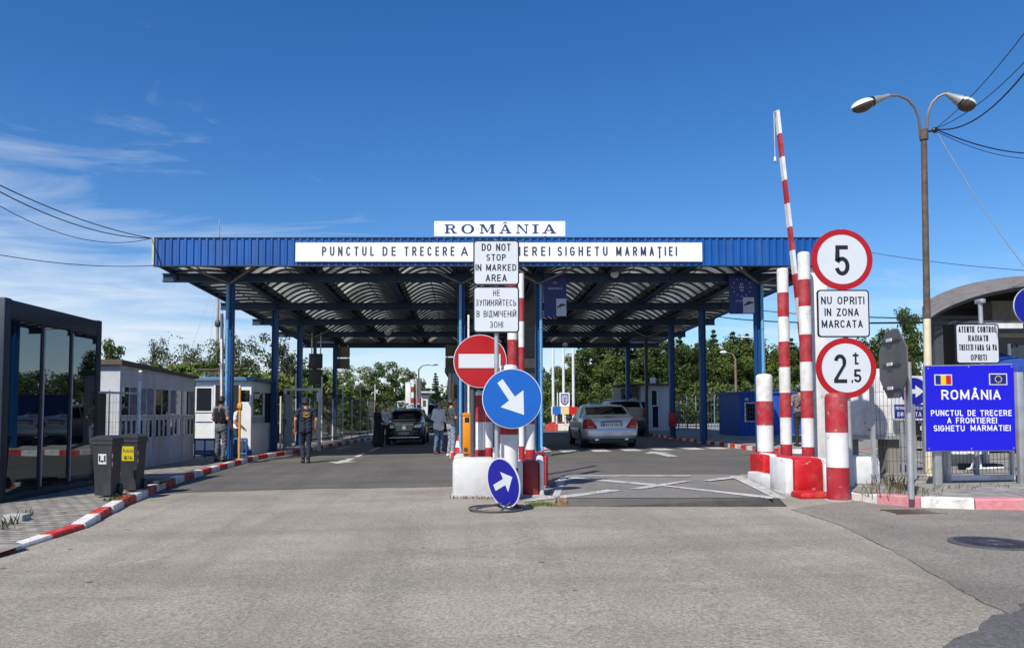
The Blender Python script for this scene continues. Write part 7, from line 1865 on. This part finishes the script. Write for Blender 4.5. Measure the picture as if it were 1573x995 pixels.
    for a, b, ra, rb, l in caps: capsule_mesh(mb, a, b, ra, rb)
    me = remeshed(mb, .0085, 2)
    n = len(me.vertices); co_ = np.empty(n * 3, dtype=np.float32); me.vertices.foreach_get('co', co_); co_ = co_.reshape(n, 3)
    # folds in the cloth
    labs = list(dict.fromkeys(c[4] for c in caps)); mats_ = {}
    best = np.full(n, 1e9, dtype=np.float32); lab = np.zeros(n, dtype=np.int32)
    for a, b, ra, rb, l in caps:
        A, B = np.array(a, dtype=np.float32), np.array(b, dtype=np.float32); ab = B - A; L2 = float(ab @ ab) + 1e-9
        t_ = np.clip(((co_ - A) @ ab) / L2, 0, 1); q = A + t_[:, None] * ab; d_ = np.linalg.norm(co_ - q, axis=1) - (ra + (rb - ra) * t_)
        if l in ('eye', 'lip', 'brow'): d_ = d_ - .004
        m_ = d_ < best; best[m_] = d_[m_]; lab[m_] = labs.index(l)
    defaults = dict(skin=M_skin, eye=mat('eye_dark', (.03, .025, .02), .3, var=.05), lip=mat('lip_rose', srgb('9a5350'), .5, var=.05), brow=M_hair, sole=mat('shoe_sole', (.05, .05, .05), .7, var=.1))
    for l in labs: me.materials.append(wear.get(l, defaults.get(l, M_skin)))
    nl = len(me.loops); lv = np.empty(nl, dtype=np.int32); me.loops.foreach_get('vertex_index', lv)
    ps = np.empty(len(me.polygons), dtype=np.int32); me.polygons.foreach_get('loop_start', ps)
    me.polygons.foreach_set('material_index', lab[lv[ps]]); me.polygons.foreach_set('use_smooth', [True] * len(me.polygons))
    cl_ = np.isin(lab, [labs.index(l) for l in labs if l in ('top', 'bottom')])
    w_ = (np.sin(co_[:, 2] * 62 + co_[:, 0] * 30 + np.sin(co_[:, 1] * 25) * 2) * .0035 + np.sin(co_[:, 2] * 33 - co_[:, 0] * 48) * .003) * cl_
    nr_ = np.empty(n * 3, dtype=np.float32); me.vertices.foreach_get('normal', nr_); co2 = co_ + nr_.reshape(n, 3) * w_[:, None]
    me.vertices.foreach_set('co', co2.astype(np.float32).reshape(-1)); me.update()
    t = thing('person', label, 'person', (0, 0, 0), group)
    o = bpy.data.objects.new('body', me); COL.objects.link(o); o.parent = t
    # hair
    def part(nm, m, caps2, vox=.012):
        m2 = MB()
        for a, b, ra, rb in caps2: capsule_mesh(m2, a, b, ra, rb)
        me2 = remeshed(m2, vox, 2); me2.materials.append(m); o2 = bpy.data.objects.new(nm, me2); COL.objects.link(o2); o2.parent = t; return o2
    hc = [(hp(-.035, 0, .045), hp(.0, 0, .062), .09, .078), (hp(-.05, .02, .0), hp(-.05, -.02, .0), .078, .078), (hp(.02, .03, .09), hp(.02, -.03, .09), .036, .036)]
    for s_ in (-1, 1): hc.append((hp(-.03, s_ * .05, .05), hp(-.03, s_ * .06, -.01), .05, .032))
    if hair == 'long':
        hc += [(hp(-.06, 0, .02), hp(-.085, 0, -.2), .082, .07), (hp(-.05, .06, .02), hp(-.045, .075, -.2), .045, .035), (hp(-.05, -.06, .02), hp(-.045, -.075, -.2), .045, .035)]
    if hair == 'tied': hc += [(hp(-.1, 0, .04), hp(-.13, 0, .0), .045, .04), (hp(-.12, 0, .0), hp(-.12, 0, -.12), .034, .018)]
    part('hair', wear.get('hair', M_hair), hc)
    for nm, m, cs in (extras(J, hp) if extras else []): part(nm, m, cs, .01)
    t.location = loc; t.scale = (H / 1.75,) * 3; t.rotation_euler = (0, 0, face)
    return t
c_grey = cloth('grey_uniform_cloth', (.11, .11, .12)); c_vest = cloth('black_vest', (.006, .006, .008)); c_navy = cloth('navy_uniform_cloth', (.014, .016, .032)); c_boot = mat('black_boot', (.012, .012, .012), .5, var=.2)
c_whitet = cloth('white_shirt_cloth', (.72, .72, .72), .05); c_jeans = cloth('blue_denim', (.10, .15, .24)); c_ljeans = cloth('light_grey_denim', (.24, .27, .32)); c_dkt = cloth('dark_grey_tshirt', (.055, .058, .068)); c_blk = cloth('black_dress_cloth', (.022, .022, .024))
c_brown = cloth('brown_grey_shirt', (.17, .14, .13)); c_dktr = cloth('dark_trousers', (.02, .02, .022)); c_wshoe = mat('white_trainer', (.7, .7, .68), .6, var=.1)
S_ = .1
# 1 border guard in a black vest by the left front column, seen from behind
def vest(J, hp):
    cs = []
    for s_ in (-1, 1):
        cs += [(J['che'] + Vector((s_ * .085, .0, .05)), J['wai'] + Vector((s_ * .075, 0, -.02)), .122, .116), (J['che'] + Vector((s_ * .1, .01, .1)), J['che'] + Vector((s_ * .09, .01, 0)), .07, .1)]
    out = [('vest', c_vest, cs)]
    out.append(('vest_pocket', c_vest, [(J['wai'] + Vector((s_ * .09, .1, .06)), J['wai'] + Vector((s_ * .09, .1, -.02)), .04, .04) for s_ in (-1, 1)]))
    return out
g = G(339, 709, .09); make_person('man in grey trousers and black vest seen from behind beside the left front column', g, 1.76, R(158),
    dict(ell=(.27, .02, 1.15), wrl=(.2, -.17, .98), elr=(-.25, .05, 1.15), wrr=(-.2, -.16, .96), knl=(.11, -.01, .5), anl=(.14, .03, .085), tol=(.19, -.13, .03), anr=(-.1, .04, .085), tor=(-.15, -.12, .03), look=(.25, -1, -.12)),
    dict(top=c_grey, bottom=c_grey, shoe=c_boot), 'short', vest)
# 2 person in a white T-shirt half hidden by the column, with a dark shoulder bag
def bag(J, hp): return [('shoulder_bag', cloth('dark_bag', (.03, .035, .045)), [(J['wai'] + Vector((.2, .04, -.05)), J['wai'] + Vector((.2, .04, -.25)), .09, .1)]), ('bag_strap', c_vest, [(J['shr'] + Vector((.06, -.1, .03)), J['wai'] + Vector((.16, -.06, .0)), .016, .016)])]
x_ = xat(364, 22.9); make_person('person in a white T-shirt half hidden behind the left front column', (x_, 22.9, gz(x_) + .085), 1.6, R(100),
    dict(wrl=(.2, -.2, .95), wrr=(-.2, -.2, .95), look=(0, -1, -.4), hea=(0, -.07, 1.61)), dict(top=c_whitet, bottom=cloth('dark_blue_trousers', (.03, .05, .09)), shoe=c_boot), 'short', bag)
# 3 officer in navy walking away, yellow ring print on the back
def cap_(J, hp): return [('cap', c_navy, [(hp(-.03, 0, .06), hp(.01, 0, .07), .092, .08), (hp(.05, .05, .055), hp(.05, -.05, .055), .03, .03), (hp(.08, .04, .05), hp(.13, .0, .04), .018, .014), (hp(.08, -.04, .05), hp(.13, .0, .04), .018, .014)])]
g = G(469, 711); off = make_person('officer in navy uniform and cap with a yellow ring print walking away', g, 1.76, R(196),
    dict(shl=(.205, .01, 1.42), shr=(-.205, .01, 1.42), ell=(.28, .07, 1.17), wrl=(.27, -.03, .93), elr=(-.28, .05, 1.17), wrr=(-.28, -.06, .93), knl=(.07, -.1, .5), anl=(.06, .02, .10), tol=(.08, -.15, .04), knr=(-.085, .02, .50), anr=(-.07, .12, .095), tor=(-.1, -.04, .03), look=(-.5, -1, 0)),
    dict(top=c_navy, bottom=c_navy, shoe=c_boot), 'short', cap_)
mb = MB(); 
def ringp(r0, r1, a0, a1, n_):
    for k in range(n_):
        t0, t1 = R(a0 + (a1 - a0) * k / n_), R(a0 + (a1 - a0) * (k + 1) / n_)
        mb._new([(r * math.cos(a), 0, r * .72 * math.sin(a)) for r, a in ((r0, t0), (r1, t0), (r1, t1), (r0, t1))], [(0, 1, 2, 3)])
for k in range(9): ringp(.078, .1, 20 + k * 16, 32 + k * 16, 3); ringp(.078, .1, 200 + k * 16, 212 + k * 16, 3)
ringp(.05, .062, 200, 340, 8); ringp(.02, .05, 20, 160, 8)
for v_ in mb.bm.verts: v_.co = Vector((v_.co.x, .122 + .004 - 1.2 * v_.co.x ** 2, v_.co.z + 1.31))
me_ = mb.build('back_print', mat('yellow_print', srgb('e0a83a'), .7, var=.1), None, smooth=0); me_.parent = off
mb = MB(); 
for k in ('l', 'r'): pass
# 4 woman in a long black dress by the dark car, 5 person in white shirt behind her
x_ = xat(580, 29.2); make_person('woman in a long black dress standing at the front of the dark car', (x_, 29.2, gz(x_)), 1.6, R(60),
    dict(skirt=True, sleeve=2, wrl=(.1, -.25, 1.05), ell=(.22, -.02, 1.14), wrr=(-.1, -.24, 1.05), elr=(-.22, -.02, 1.14)), dict(top=c_blk, bottom=c_blk, shoe=c_boot), 'long', None, female=True)
x_ = xat(592, 30.3); make_person('person in a white shirt leaning at the side of the dark car', (x_, 30.3, gz(x_)), 1.64, R(20),
    dict(sleeve=.7, wrl=(.25, -.2, 1.0), wrr=(-.3, -.1, 1.4), elr=(-.3, -.05, 1.2)), dict(top=c_whitet, bottom=c_dktr, shoe=c_boot), 'short', None)
# 6 woman in white top and jeans, sunglasses, long hair
def glasses(J, hp): return [('sunglasses', M_black, [(hp(.096, .034, .018), hp(.098, .03, .016), .021, .021), (hp(.096, -.034, .018), hp(.098, -.03, .016), .021, .021), (hp(.098, .02, .022), hp(.098, -.02, .022), .006, .006), (hp(.08, .06, .02), hp(-.01, .082, .02), .006, .006), (hp(.08, -.06, .02), hp(-.01, -.082, .02), .006, .006)])]
x_ = xat(674, 23.5); make_person('woman with long dark hair in a loose white top and blue jeans with sunglasses', (x_, 23.5, gz(x_)), 1.66, R(38),
    dict(sleeve=2, ell=(.24, .02, 1.15), wrl=(.13, -.22, 1.05), elr=(-.25, .0, 1.15), wrr=(-.12, -.24, 1.06), look=(.15, -1, .02), anr=(-.13, .02, .085), tor=(-.17, -.14, .03),
         extra_caps=[(Vector((.06, 0, 1.0)), Vector((.07, 0, .88)), .125, .13, 'top'), (Vector((-.06, 0, 1.0)), Vector((-.07, 0, .88)), .125, .13, 'top')]),
    dict(top=c_whitet, bottom=c_jeans, shoe=mat('dark_red_shoe', (.09, .03, .03), .6, var=.1)), 'long', glasses, female=True)
# 7 woman in dark T-shirt and pale jeans holding a tablet, seen from behind
def tablet(J, hp):
    m_ = (J['wrl'] + J['wrr']) / 2
    return [('tablet', M_black, [(m_ + Vector((k * .03, -.12, .02)), m_ + Vector((k * .03, -.17, .14)), .014, .014) for k in (-3, -2, -1, 0, 1, 2, 3)]), ('shoulder_strap', c_vest, [(J['shl'] + Vector((-.05, .085, .03)), J['wai'] + Vector((-.1, .12, .05)), .016, .016)])]
x_ = xat(693.5, 21.9); make_person('woman in dark T-shirt and pale grey jeans holding up a tablet', (x_, 21.9, gz(x_)), 1.68, R(118),
    dict(ell=(.24, -.03, 1.17), wrl=(.1, -.3, 1.2), elr=(-.24, -.03, 1.17), wrr=(-.08, -.3, 1.2), look=(-.1, -1, -.15), hea=(0, -.03, 1.63), anl=(.13, .03, .085), tol=(.17, -.13, .03)),
    dict(top=c_dkt, bottom=c_ljeans, shoe=c_wshoe), 'tied', tablet, female=True)
# 8 man in a cap behind the striped posts on the right, seen from behind
def cap2(J, hp): return [('cap', cloth('grey_cap_cloth', (.2, .21, .23)), [(hp(-.03, 0, .06), hp(.01, 0, .068), .094, .082), (hp(.08, .04, .05), hp(.13, .0, .04), .018, .014), (hp(.08, -.04, .05), hp(.13, .0, .04), .018, .014)]), ('bag_strap', c_vest, [(J['shr'] + Vector((.03, .09, .02)), J['wai'] + Vector((.13, .11, 0)), .014, .014)])]
x_ = xat(1229, 21.3); make_person('man in a grey cap and brownish shirt behind the striped posts on the right', (x_, 21.3, gz(x_) + .12), 1.72, R(176),
    dict(ell=(.27, .06, 1.17), wrl=(.22, -.1, .98), elr=(-.26, .04, 1.16), wrr=(-.2, -.15, 1.0)), dict(top=c_brown, bottom=c_dktr, shoe=c_boot), 'short', cap2)
# ================================================================ TREES, WEEDS
def leaf_mat(name, a, b_, trans=.25):
    m, n, l, b = node_mat(name)
    o = n['Material Output']
    tcn = n.new('ShaderNodeTexCoord'); nz = n.new('ShaderNodeTexNoise'); nz.inputs['Scale'].default_value = 1.3; nz.inputs['Detail'].default_value = 5
    l.new(tcn.outputs['Object'], nz.inputs['Vector'])
    r = n.new('ShaderNodeMapRange'); l.new(nz.outputs['Fac'], r.inputs[0]); r.inputs[1].default_value, r.inputs[2].default_value = .35, .65
    mx = n.new('ShaderNodeMixRGB'); l.new(r.outputs[0], mx.inputs[0]); mx.inputs[1].default_value = (*a, 1); mx.inputs[2].default_value = (*b_, 1)
    oi = n.new('ShaderNodeObjectInfo'); rv = n.new('ShaderNodeMapRange'); l.new(oi.outputs['Random'], rv.inputs[0]); rv.inputs[3].default_value, rv.inputs[4].default_value = .62, 1.3
    hv = n.new('ShaderNodeHueSaturation'); l.new(mx.outputs[0], hv.inputs['Color']); l.new(rv.outputs[0], hv.inputs['Value'])
    rh = n.new('ShaderNodeMapRange'); l.new(oi.outputs['Random'], rh.inputs[0]); rh.inputs[3].default_value, rh.inputs[4].default_value = .515, .475; l.new(rh.outputs[0], hv.inputs['Hue']); mx = hv
    l.new(mx.outputs[0], b.inputs['Base Color']); b.inputs['Roughness'].default_value = .6; b.inputs['Specular IOR Level'].default_value = .25
    tr = n.new('ShaderNodeBsdfTranslucent'); l.new(mx.outputs[0], tr.inputs[0]); ms = n.new('ShaderNodeMixShader'); ms.inputs[0].default_value = trans
    l.new(b.outputs[0], ms.inputs[1]); l.new(tr.outputs[0], ms.inputs[2]); l.new(ms.outputs[0], o.inputs[0]); return m
L_mid = leaf_mat('leaf_mid_green', (.055, .10, .018), (.105, .15, .032))
L_bright = leaf_mat('leaf_bright_green', (.09, .15, .03), (.14, .2, .05))
L_olive = leaf_mat('leaf_olive', (.085, .10, .045), (.15, .16, .09))
L_dark = leaf_mat('leaf_dark_green', (.028, .055, .014), (.055, .088, .022))
L_con = leaf_mat('needle_dark', (.018, .04, .016), (.04, .065, .025), .1)
L_white = leaf_mat('white_blossom', (.5, .5, .42), (.62, .6, .5))
M_bark = mat('bark', (.10, .08, .06), .9, var=.3, bump=.5)
def limb(mb, p, d, L, r, depth, rr, tips, spread=.6, up=.25):
    pts, rad = [p], [r]; q = p.copy(); dd = d.copy(); n_ = 4
    for k in range(n_):
        dd = (dd + Vector((rr.gauss(0, .12), rr.gauss(0, .12), rr.gauss(0, .06) + up * .1))).normalized(); q = q + dd * L / n_; pts.append(q.copy()); rad.append(r * (1 - .55 * (k + 1) / n_))
    mb.tube(pts, rad, 7 if depth > 1 else 5, caps=False)
    if depth == 0: tips.append((q, dd)); return
    nb_ = rr.randint(2, 3) + (1 if depth > 2 else 0)
    for k in range(nb_):
        i = rr.randint(2, n_); a = rr.uniform(0, 2 * math.pi)
        o_ = dd.orthogonal().normalized(); o_.rotate(Matrix.Rotation(a, 3, dd))
        nd = (dd + o_ * rr.uniform(.5, 1.1) * spread / .6 + Vector((0, 0, up))).normalized()
        limb(mb, pts[i], nd, L * rr.uniform(.6, .8), rad[i] * .72, depth - 1, rr, tips, spread, up)
    tips.append((q, dd))
def leaf_arrays(centers, per, size, rr, spread, mats_n, weights=None, flat=.5):
    """many small leaf faces, as flat arrays"""
    rg = np.random.default_rng(rr.randint(0, 10 ** 6))
    C_ = np.repeat(np.array([[c[0], c[1], c[2]] for c in centers]), per, axis=0)
    S_ = np.repeat(np.array([c[3] for c in centers]), per)
    n = len(C_)
    o = rg.normal(0, 1, (n, 3)); o /= np.linalg.norm(o, axis=1)[:, None]; o *= (rg.random(n) ** .45)[:, None] * S_[:, None]; o[:, 2] *= flat + .25
    p = C_ + o
    nn = o / (np.linalg.norm(o, axis=1)[:, None] + 1e-6) * .7 + rg.normal(0, .7, (n, 3)); nn[:, 2] += .35; nn /= np.linalg.norm(nn, axis=1)[:, None]
    a = np.cross(nn, rg.normal(0, 1, (n, 3))); a /= np.linalg.norm(a, axis=1)[:, None]; b = np.cross(nn, a)
    s = size * rg.uniform(.6, 1.35, n)[:, None]
    V = np.stack([p - a * s, p + b * s * .55, p + a * s, p - b * s * .55], axis=1).reshape(-1, 3)
    cm = rg.choice(mats_n, len(centers), p=weights); mi = np.repeat(cm, per)
    return V, mi
def leaf_mesh(name, V, mi, mats):
    me = bpy.data.meshes.new(name); n = len(V) // 4
    me.vertices.add(len(V)); me.vertices.foreach_set('co', V.astype(np.float32).reshape(-1))
    me.loops.add(n * 4); me.loops.foreach_set('vertex_index', np.arange(n * 4, dtype=np.int32))
    me.polygons.add(n); me.polygons.foreach_set('loop_start', np.arange(0, n * 4, 4, dtype=np.int32))
    me.polygons.foreach_set('material_index', mi.astype(np.int32)); me.update(calc_edges=True); me.validate()
    for m in mats: me.materials.append(m)
    return me
def make_tree(name, label, seed, H, crown_w, mats, kind='broad', weights=None, per=55, leaf=.15, group=None, clear=.15):
    rr = random.Random(seed); t = thing(name, label, 'tree', (0, 0, 0), group)
    mb = MB(); tips = []
    if kind == 'conifer':
        mb.tube([(0, 0, -.3), (0, 0, H * .5), (0, 0, H)], [H * .022, H * .014, .02], 8); cs = []
        z = H * .06
        while z < H * .98:
            f_ = 1 - z / H; rw = crown_w / 2 * (f_ ** .8) * rr.uniform(.75, 1.1); nb_ = max(3, int(9 * f_ + 3)); a0 = rr.uniform(0, 6)
            for k in range(nb_):
                a = a0 + 2 * math.pi * k / nb_ + rr.uniform(-.2, .2); Lb = rw * rr.uniform(.7, 1.1); e = Vector((math.cos(a) * Lb, math.sin(a) * Lb, z - Lb * .18))
                mb.tube([(0, 0, z), e], [.03 * f_ + .012, .008], 4, caps=False)
                for q in range(3): 
                    w_ = (q + 1.2) / 3.3; cs.append((e.x * w_, e.y * w_, z + (e.z - z) * w_, .10 * H / 8 + Lb * .2))
            z += H * .048
        per_ = max(10, per // 3)
    else:
        nst = rr.randint(1, 2) if kind == 'broad' else 2
        for s_ in range(nst):
            d = Vector((rr.gauss(0, .13) + (s_ - .5) * .25 * (nst > 1), rr.gauss(0, .13), 1)).normalized()
            limb(mb, Vector((rr.gauss(0, .1), rr.gauss(0, .1), -.3)), d, H * .45, H * .02 + .05, 3 if kind != 'bare' else 4, rr, tips, .65 if kind == 'broad' else .5, .25)
        cs = []
        zz = [q.z for q, d in tips]; 
        # scale the tips into the crown
        mx_ = max(zz); sc = (H * .93) / mx_; rw_ = max(math.hypot(q.x, q.y) for q, d in tips); sw_ = crown_w / 2 / rw_
        for v in mb.bm.verts: v.co.x *= sw_; v.co.y *= sw_; v.co.z *= sc
        for q, d in tips: cs.append((q.x * sw_, q.y * sw_, q.z * sc, rr.uniform(.055, .1) * H * (1 if kind == 'broad' else .55)))
        if kind == 'broad':
            for k in range(34):
                a, u_ = rr.uniform(0, 2 * math.pi), rr.random(); zc = H * (clear + (1 - clear) * (rr.random() ** .8)); f_ = (zc / H - clear) / (1 - clear); wr = crown_w / 2 * math.sin(math.pi * min(.97, max(.06, f_ * .8 + .14))) ** .65
                rad = wr * math.sqrt(rr.uniform(.35, 1)) * rr.uniform(.85, 1.1); cs.append((rad * math.cos(a), rad * math.sin(a), zc * .97, rr.uniform(.06, .11) * H))
        per_ = per
    mb.build('trunk', M_bark, t)
    V, mi = leaf_arrays(cs, per_, leaf, rr, 1, len(mats), weights)
    o = bpy.data.objects.new('crown', leaf_mesh('crown', V, mi, mats)); COL.objects.link(o); o.parent = t
    return t
gl = 'wood behind the left side'
gr_ = 'wood behind the right hand fence'
def put(t, px, ytop, D, H, wide=1.0, rot=None, label=None, group=None, first=False):
    x = xat(px, D); z0 = gzc(x); zt = zat(ytop, D); s_ = (zt - z0) / H
    rt = (0, 0, rot if rot is not None else rnd.uniform(0, 6.28)); sc = (s_ * wide, s_ * wide, s_)
    if first: t.location = (x, D, z0); t.rotation_euler = rt; t.scale = sc; return t
    return dup(t, (x, D, z0), rt, sc, label, group)
A = make_tree('broadleaf_tree', 'dense green broadleaf tree in the wood behind the right hand fence', 11, 9, 6.4, [L_mid, L_bright, L_dark], 'broad', [.5, .15, .35], 75, .15, gr_, .05)
B = make_tree('broadleaf_tree', 'dense green broadleaf tree in the wood behind the right hand fence', 23, 9, 5.6, [L_dark, L_mid, L_olive], 'broad', [.45, .4, .15], 75, .15, gr_, .04)
Cn = make_tree('conifer_tree', 'dark pointed conifer among the right hand wood', 5, 10, 4.2, [L_con, L_dark], 'conifer', [.6, .4], 54, .17, 'conifers of the right hand wood')
Dd = make_tree('flowering_tree', 'bright green tree dotted with white blossom beyond the left lane', 31, 7.5, 6.6, [L_bright, L_white, L_mid], 'broad', [.56, .16, .28], 80, .14, 'blossoming trees beyond the left lane', .03)
E = make_tree('olive_tree', 'thin greyish olive coloured tree behind the left cabins', 43, 8, 5.6, [L_olive, L_mid], 'broad', [.75, .25], 42, .12, 'greyish trees behind the left cabins', .12)
Fb = make_tree('bare_tree', 'sparse half bare tree with dark branches standing clear above the long cabin', 58, 9, 6.0, [L_olive, L_mid], 'bare', [.8, .2], 5, .11, None)
Sh = make_tree('green_shrub', 'bright green bush in the row behind the left cabins', 71, 3.6, 4.6, [L_bright, L_mid], 'broad', [.55, .45], 60, .12, 'bushes behind the left cabins', .0)
# right wood, front row then back row
put(A, 862, 562, 60, 9, 1.0, 0, first=True)
for px_, yt, D_, w_, s_ in ((900, 533, 61, .95, A), (955, 515, 63, 1.0, A), (1008, 524, 62, .95, A), (1060, 530, 58, 1.05, A), (1110, 525, 60, .9, A), (1160, 520, 61, 1.0, A), (1210, 534, 60, 1.0, A), (1262, 538, 58, 1.0, A)): put(s_, px_, yt, D_, 9, w_, label=A['label'], group=gr_)
put(B, 838, 580, 64, 9, 1.0, 1, first=True)
for px_, yt, D_, w_ in ((880, 545, 68, 1), (930, 522, 70, .95), (985, 518, 69, 1.0), (1034, 520, 68, .95), (1085, 522, 70, 1.0), (1135, 515, 68, .95), (1185, 530, 69, 1.0), (1235, 530, 66, 1), (1290, 536, 66, 1.0), (1330, 520, 62, .9)): put(B, px_, yt, D_, 9, w_, label=A['label'], group=gr_)
put(Cn, 918, 509, 66, 10, 1.0, 0, first=True)
for px_, yt, D_, w_ in ((968, 499, 64, 1.0), (1098, 505, 64, .9), (1128, 508, 66, 1.1), (1150, 511, 63, .9), (1046, 514, 67, .9), (890, 530, 66, .9), (1218, 518, 64, 1)): put(Cn, px_, yt, D_, 10, w_, label=Cn['label'], group='conifers of the right hand wood')
t = put(Cn, 669, 572, 78, 10, 1.0, label='dark conifer left of the grey cabin in the gap over the far booth', group=None); del t['group']
t = put(Cn, 690, 580, 80, 10, 1.0, label='dark conifer close beside the grey island cabin edge'); del t['group']
t = put(A, 1398, 472, 38, 9, .62, label='tall leafy tree behind the stop sign and the lamp pole'); del t['group']
t = put(A, 1368, 505, 36, 9, .7, label='lower leafy tree left of the stop sign above the white cabinet'); del t['group']
# left wood
put(Fb, 262, 503, 44, 9, .95, 1.2, first=True)
put(E, 330, 520, 50, 8, 1.0, .5, first=True)
for px_, yt, D_, w_ in ((298, 530, 48, .9), (372, 516, 52, 1), (412, 512, 50, .95), (446, 538, 52, 1), (236, 520, 47, .6)): put(E, px_, yt, D_, 8, w_, label=E['label'], group=E['group'])
t = put(A, 172, 521, 40, 9, .6, label='small leafy tree top showing above the near end of the long cabin'); del t['group']
put(Sh, 318, 566, 36, 3.6, 1, 0, first=True)
for px_, yt, D_ in ((284, 556, 38), (345, 560, 37), (388, 566, 35), (418, 572, 36), (445, 576, 38), (352, 590, 33), (232, 558, 38), (470, 570, 44), (505, 578, 46)): put(Sh, px_, yt, D_, 3.6, 1.1, label=Sh['label'], group=Sh['group'])
put(Dd, 592, 556, 66, 7.5, 1.0, 0, first=True)
for px_, yt, D_, w_ in ((548, 562, 68, 1.0), (622, 566, 70, .9), (508, 566, 66, 1.0)): put(Dd, px_, yt, D_, 7.5, w_, label=Dd['label'], group=Dd['group'])
for px_, yt, D_ in ((475, 560, 72), (645, 585, 84), (705, 590, 86), (760, 585, 84)): put(B, px_, yt, D_, 9, 1.0, label='mid green tree in the far row beyond the left lane', group='far row beyond the left lane')
# off the left and right of the view: trees that show in the kiosk glass
for x_, y_, s_ in ((16, -6, 1.0), (22, 2, 1.1), (27, 9, 1.0), (12, -14, 1.1)):
    dup(B, (x_ + 14, y_ + 8, gzc(x_)), (0, 0, x_), (s_,) * 3, 'dense tree standing to the right outside the view, mirrored in the kiosk glass', 'trees mirrored in the kiosk glass')
# undergrowth and far wood as masses
rg = random.Random(3)
cs = []
for k in range(420):
    px_ = rg.uniform(820, 1420); D_ = rg.uniform(53, 64) if px_ < 1290 else rg.uniform(36, 50); x_ = xat(px_, D_); cs.append((x_, D_, gzc(x_) + rg.uniform(.2, 2.8), rg.uniform(.5, .95)))
for k in range(300):
    px_ = rg.uniform(130, 700); D_ = rg.uniform(50, 64) if px_ > 440 else rg.uniform(36, 48); x_ = xat(px_, D_); cs.append((x_, D_, gzc(x_) + rg.uniform(.1, 1.9), rg.uniform(.45, .85)))
V, mi = leaf_arrays(cs, 70, .14, rg, 1, 3, [.45, .35, .2])
o = bpy.data.objects.new('undergrowth', leaf_mesh('undergrowth', V, mi, [L_mid, L_dark, L_olive])); COL.objects.link(o); o['kind'] = 'stuff'; tag(o, 'tangled green undergrowth below the trees behind the fences', 'undergrowth')
cs = []
for k in range(700):
    px_ = rg.uniform(-250, 1750); D_ = rg.uniform(86, 110); x_ = xat(px_, D_); cs.append((x_, D_, gzc(x_) + rg.uniform(.3, 6.2 if px_ > 830 else 3.6), rg.uniform(1.1, 1.9)))
V, mi = leaf_arrays(cs, 70, .26, rg, 1, 2, [.6, .4])
o = bpy.data.objects.new('far_wood', leaf_mesh('far_wood', V, mi, [L_mid, L_dark])); COL.objects.link(o); o['kind'] = 'stuff'; tag(o, 'distant green wood closing the view behind the crossing', 'wood')
# weeds and grass tufts
M_grass = leaf_mat('grass_blade', (.07, .12, .025), (.14, .18, .05)); M_dry = leaf_mat('dry_weed', (.14, .11, .06), (.22, .18, .1), .15)
def tufts(name, label, pts, n, h, m, seed, wspread):
    r = random.Random(seed); V = []; F_ = []
    for (x_, y_, z_) in pts:
        for k in range(n):
            a = r.uniform(0, 6.28); q = Vector((x_ + r.gauss(0, wspread), y_ + r.gauss(0, wspread * .7), z_)); L_ = h * r.uniform(.4, 1.1); ln = Vector((math.cos(a), math.sin(a), 0)) * L_ * r.uniform(.1, .7); w_ = Vector((-math.sin(a), math.cos(a), 0)) * .006
            b = len(V); V += [q - w_, q + w_, q + ln * .4 + w_ * .8 + Vector((0, 0, L_ * .6)), q + ln + Vector((0, 0, L_)), q + ln * .4 - w_ * .8 + Vector((0, 0, L_ * .6))]; F_.append((b, b + 1, b + 2, b + 3, b + 4))
    mb = MB(); mb._new(V, F_); o = mb.build(name, m, smooth=0); o['kind'] = 'stuff'; return tag(o, label, 'grass')
tufts('grass_tuft', 'green grass tuft growing at the kerb in front of the bins', [tuple(G(a, b, .06)) for a, b in ((172, 771), (182, 770), (190, 769), (178, 773), (197, 766))], 60, .09, M_grass, 1, .05)
tufts('grass_tuft', 'short grass in the road joint beside the leaning round sign', [tuple(G(a, b)) for a, b in ((815, 776), (825, 776), (834, 775), (843, 777), (822, 778), (852, 777))], 30, .06, M_grass, 2, .05)
tufts('dry_weeds', 'dry brown weeds behind the pink kerb by the stop sign pole', [tuple(G(a, b, .11)) for a, b in ((1350, 758), (1362, 752), (1375, 760), (1385, 750), (1372, 742), (1390, 758), (1358, 745))], 16, .17, M_dry, 3, .12)
tufts('dry_weeds', 'sparse green weeds along the back of the right kerb', [tuple(G(a, b, .11)) for a, b in ((1345, 762), (1410, 755), (1440, 752), (1465, 750), (1500, 750), (1540, 748), (1420, 762))], 12, .07, M_grass, 4, .12)
tufts('grass_tuft', 'weeds at the near foot of the glass kiosk', [tuple(G(a, b, .05)) for a, b in ((18, 806), (28, 800), (8, 812), (40, 795))], 14, .14, M_grass, 5, .05)
tufts('grass_tuft', 'thin weeds along the foot of the white concrete block', [tuple(G(a, b)) for a, b in ((700, 765), (712, 766), (724, 765), (738, 766), (752, 766))], 14, .05, M_dry, 6, .05)
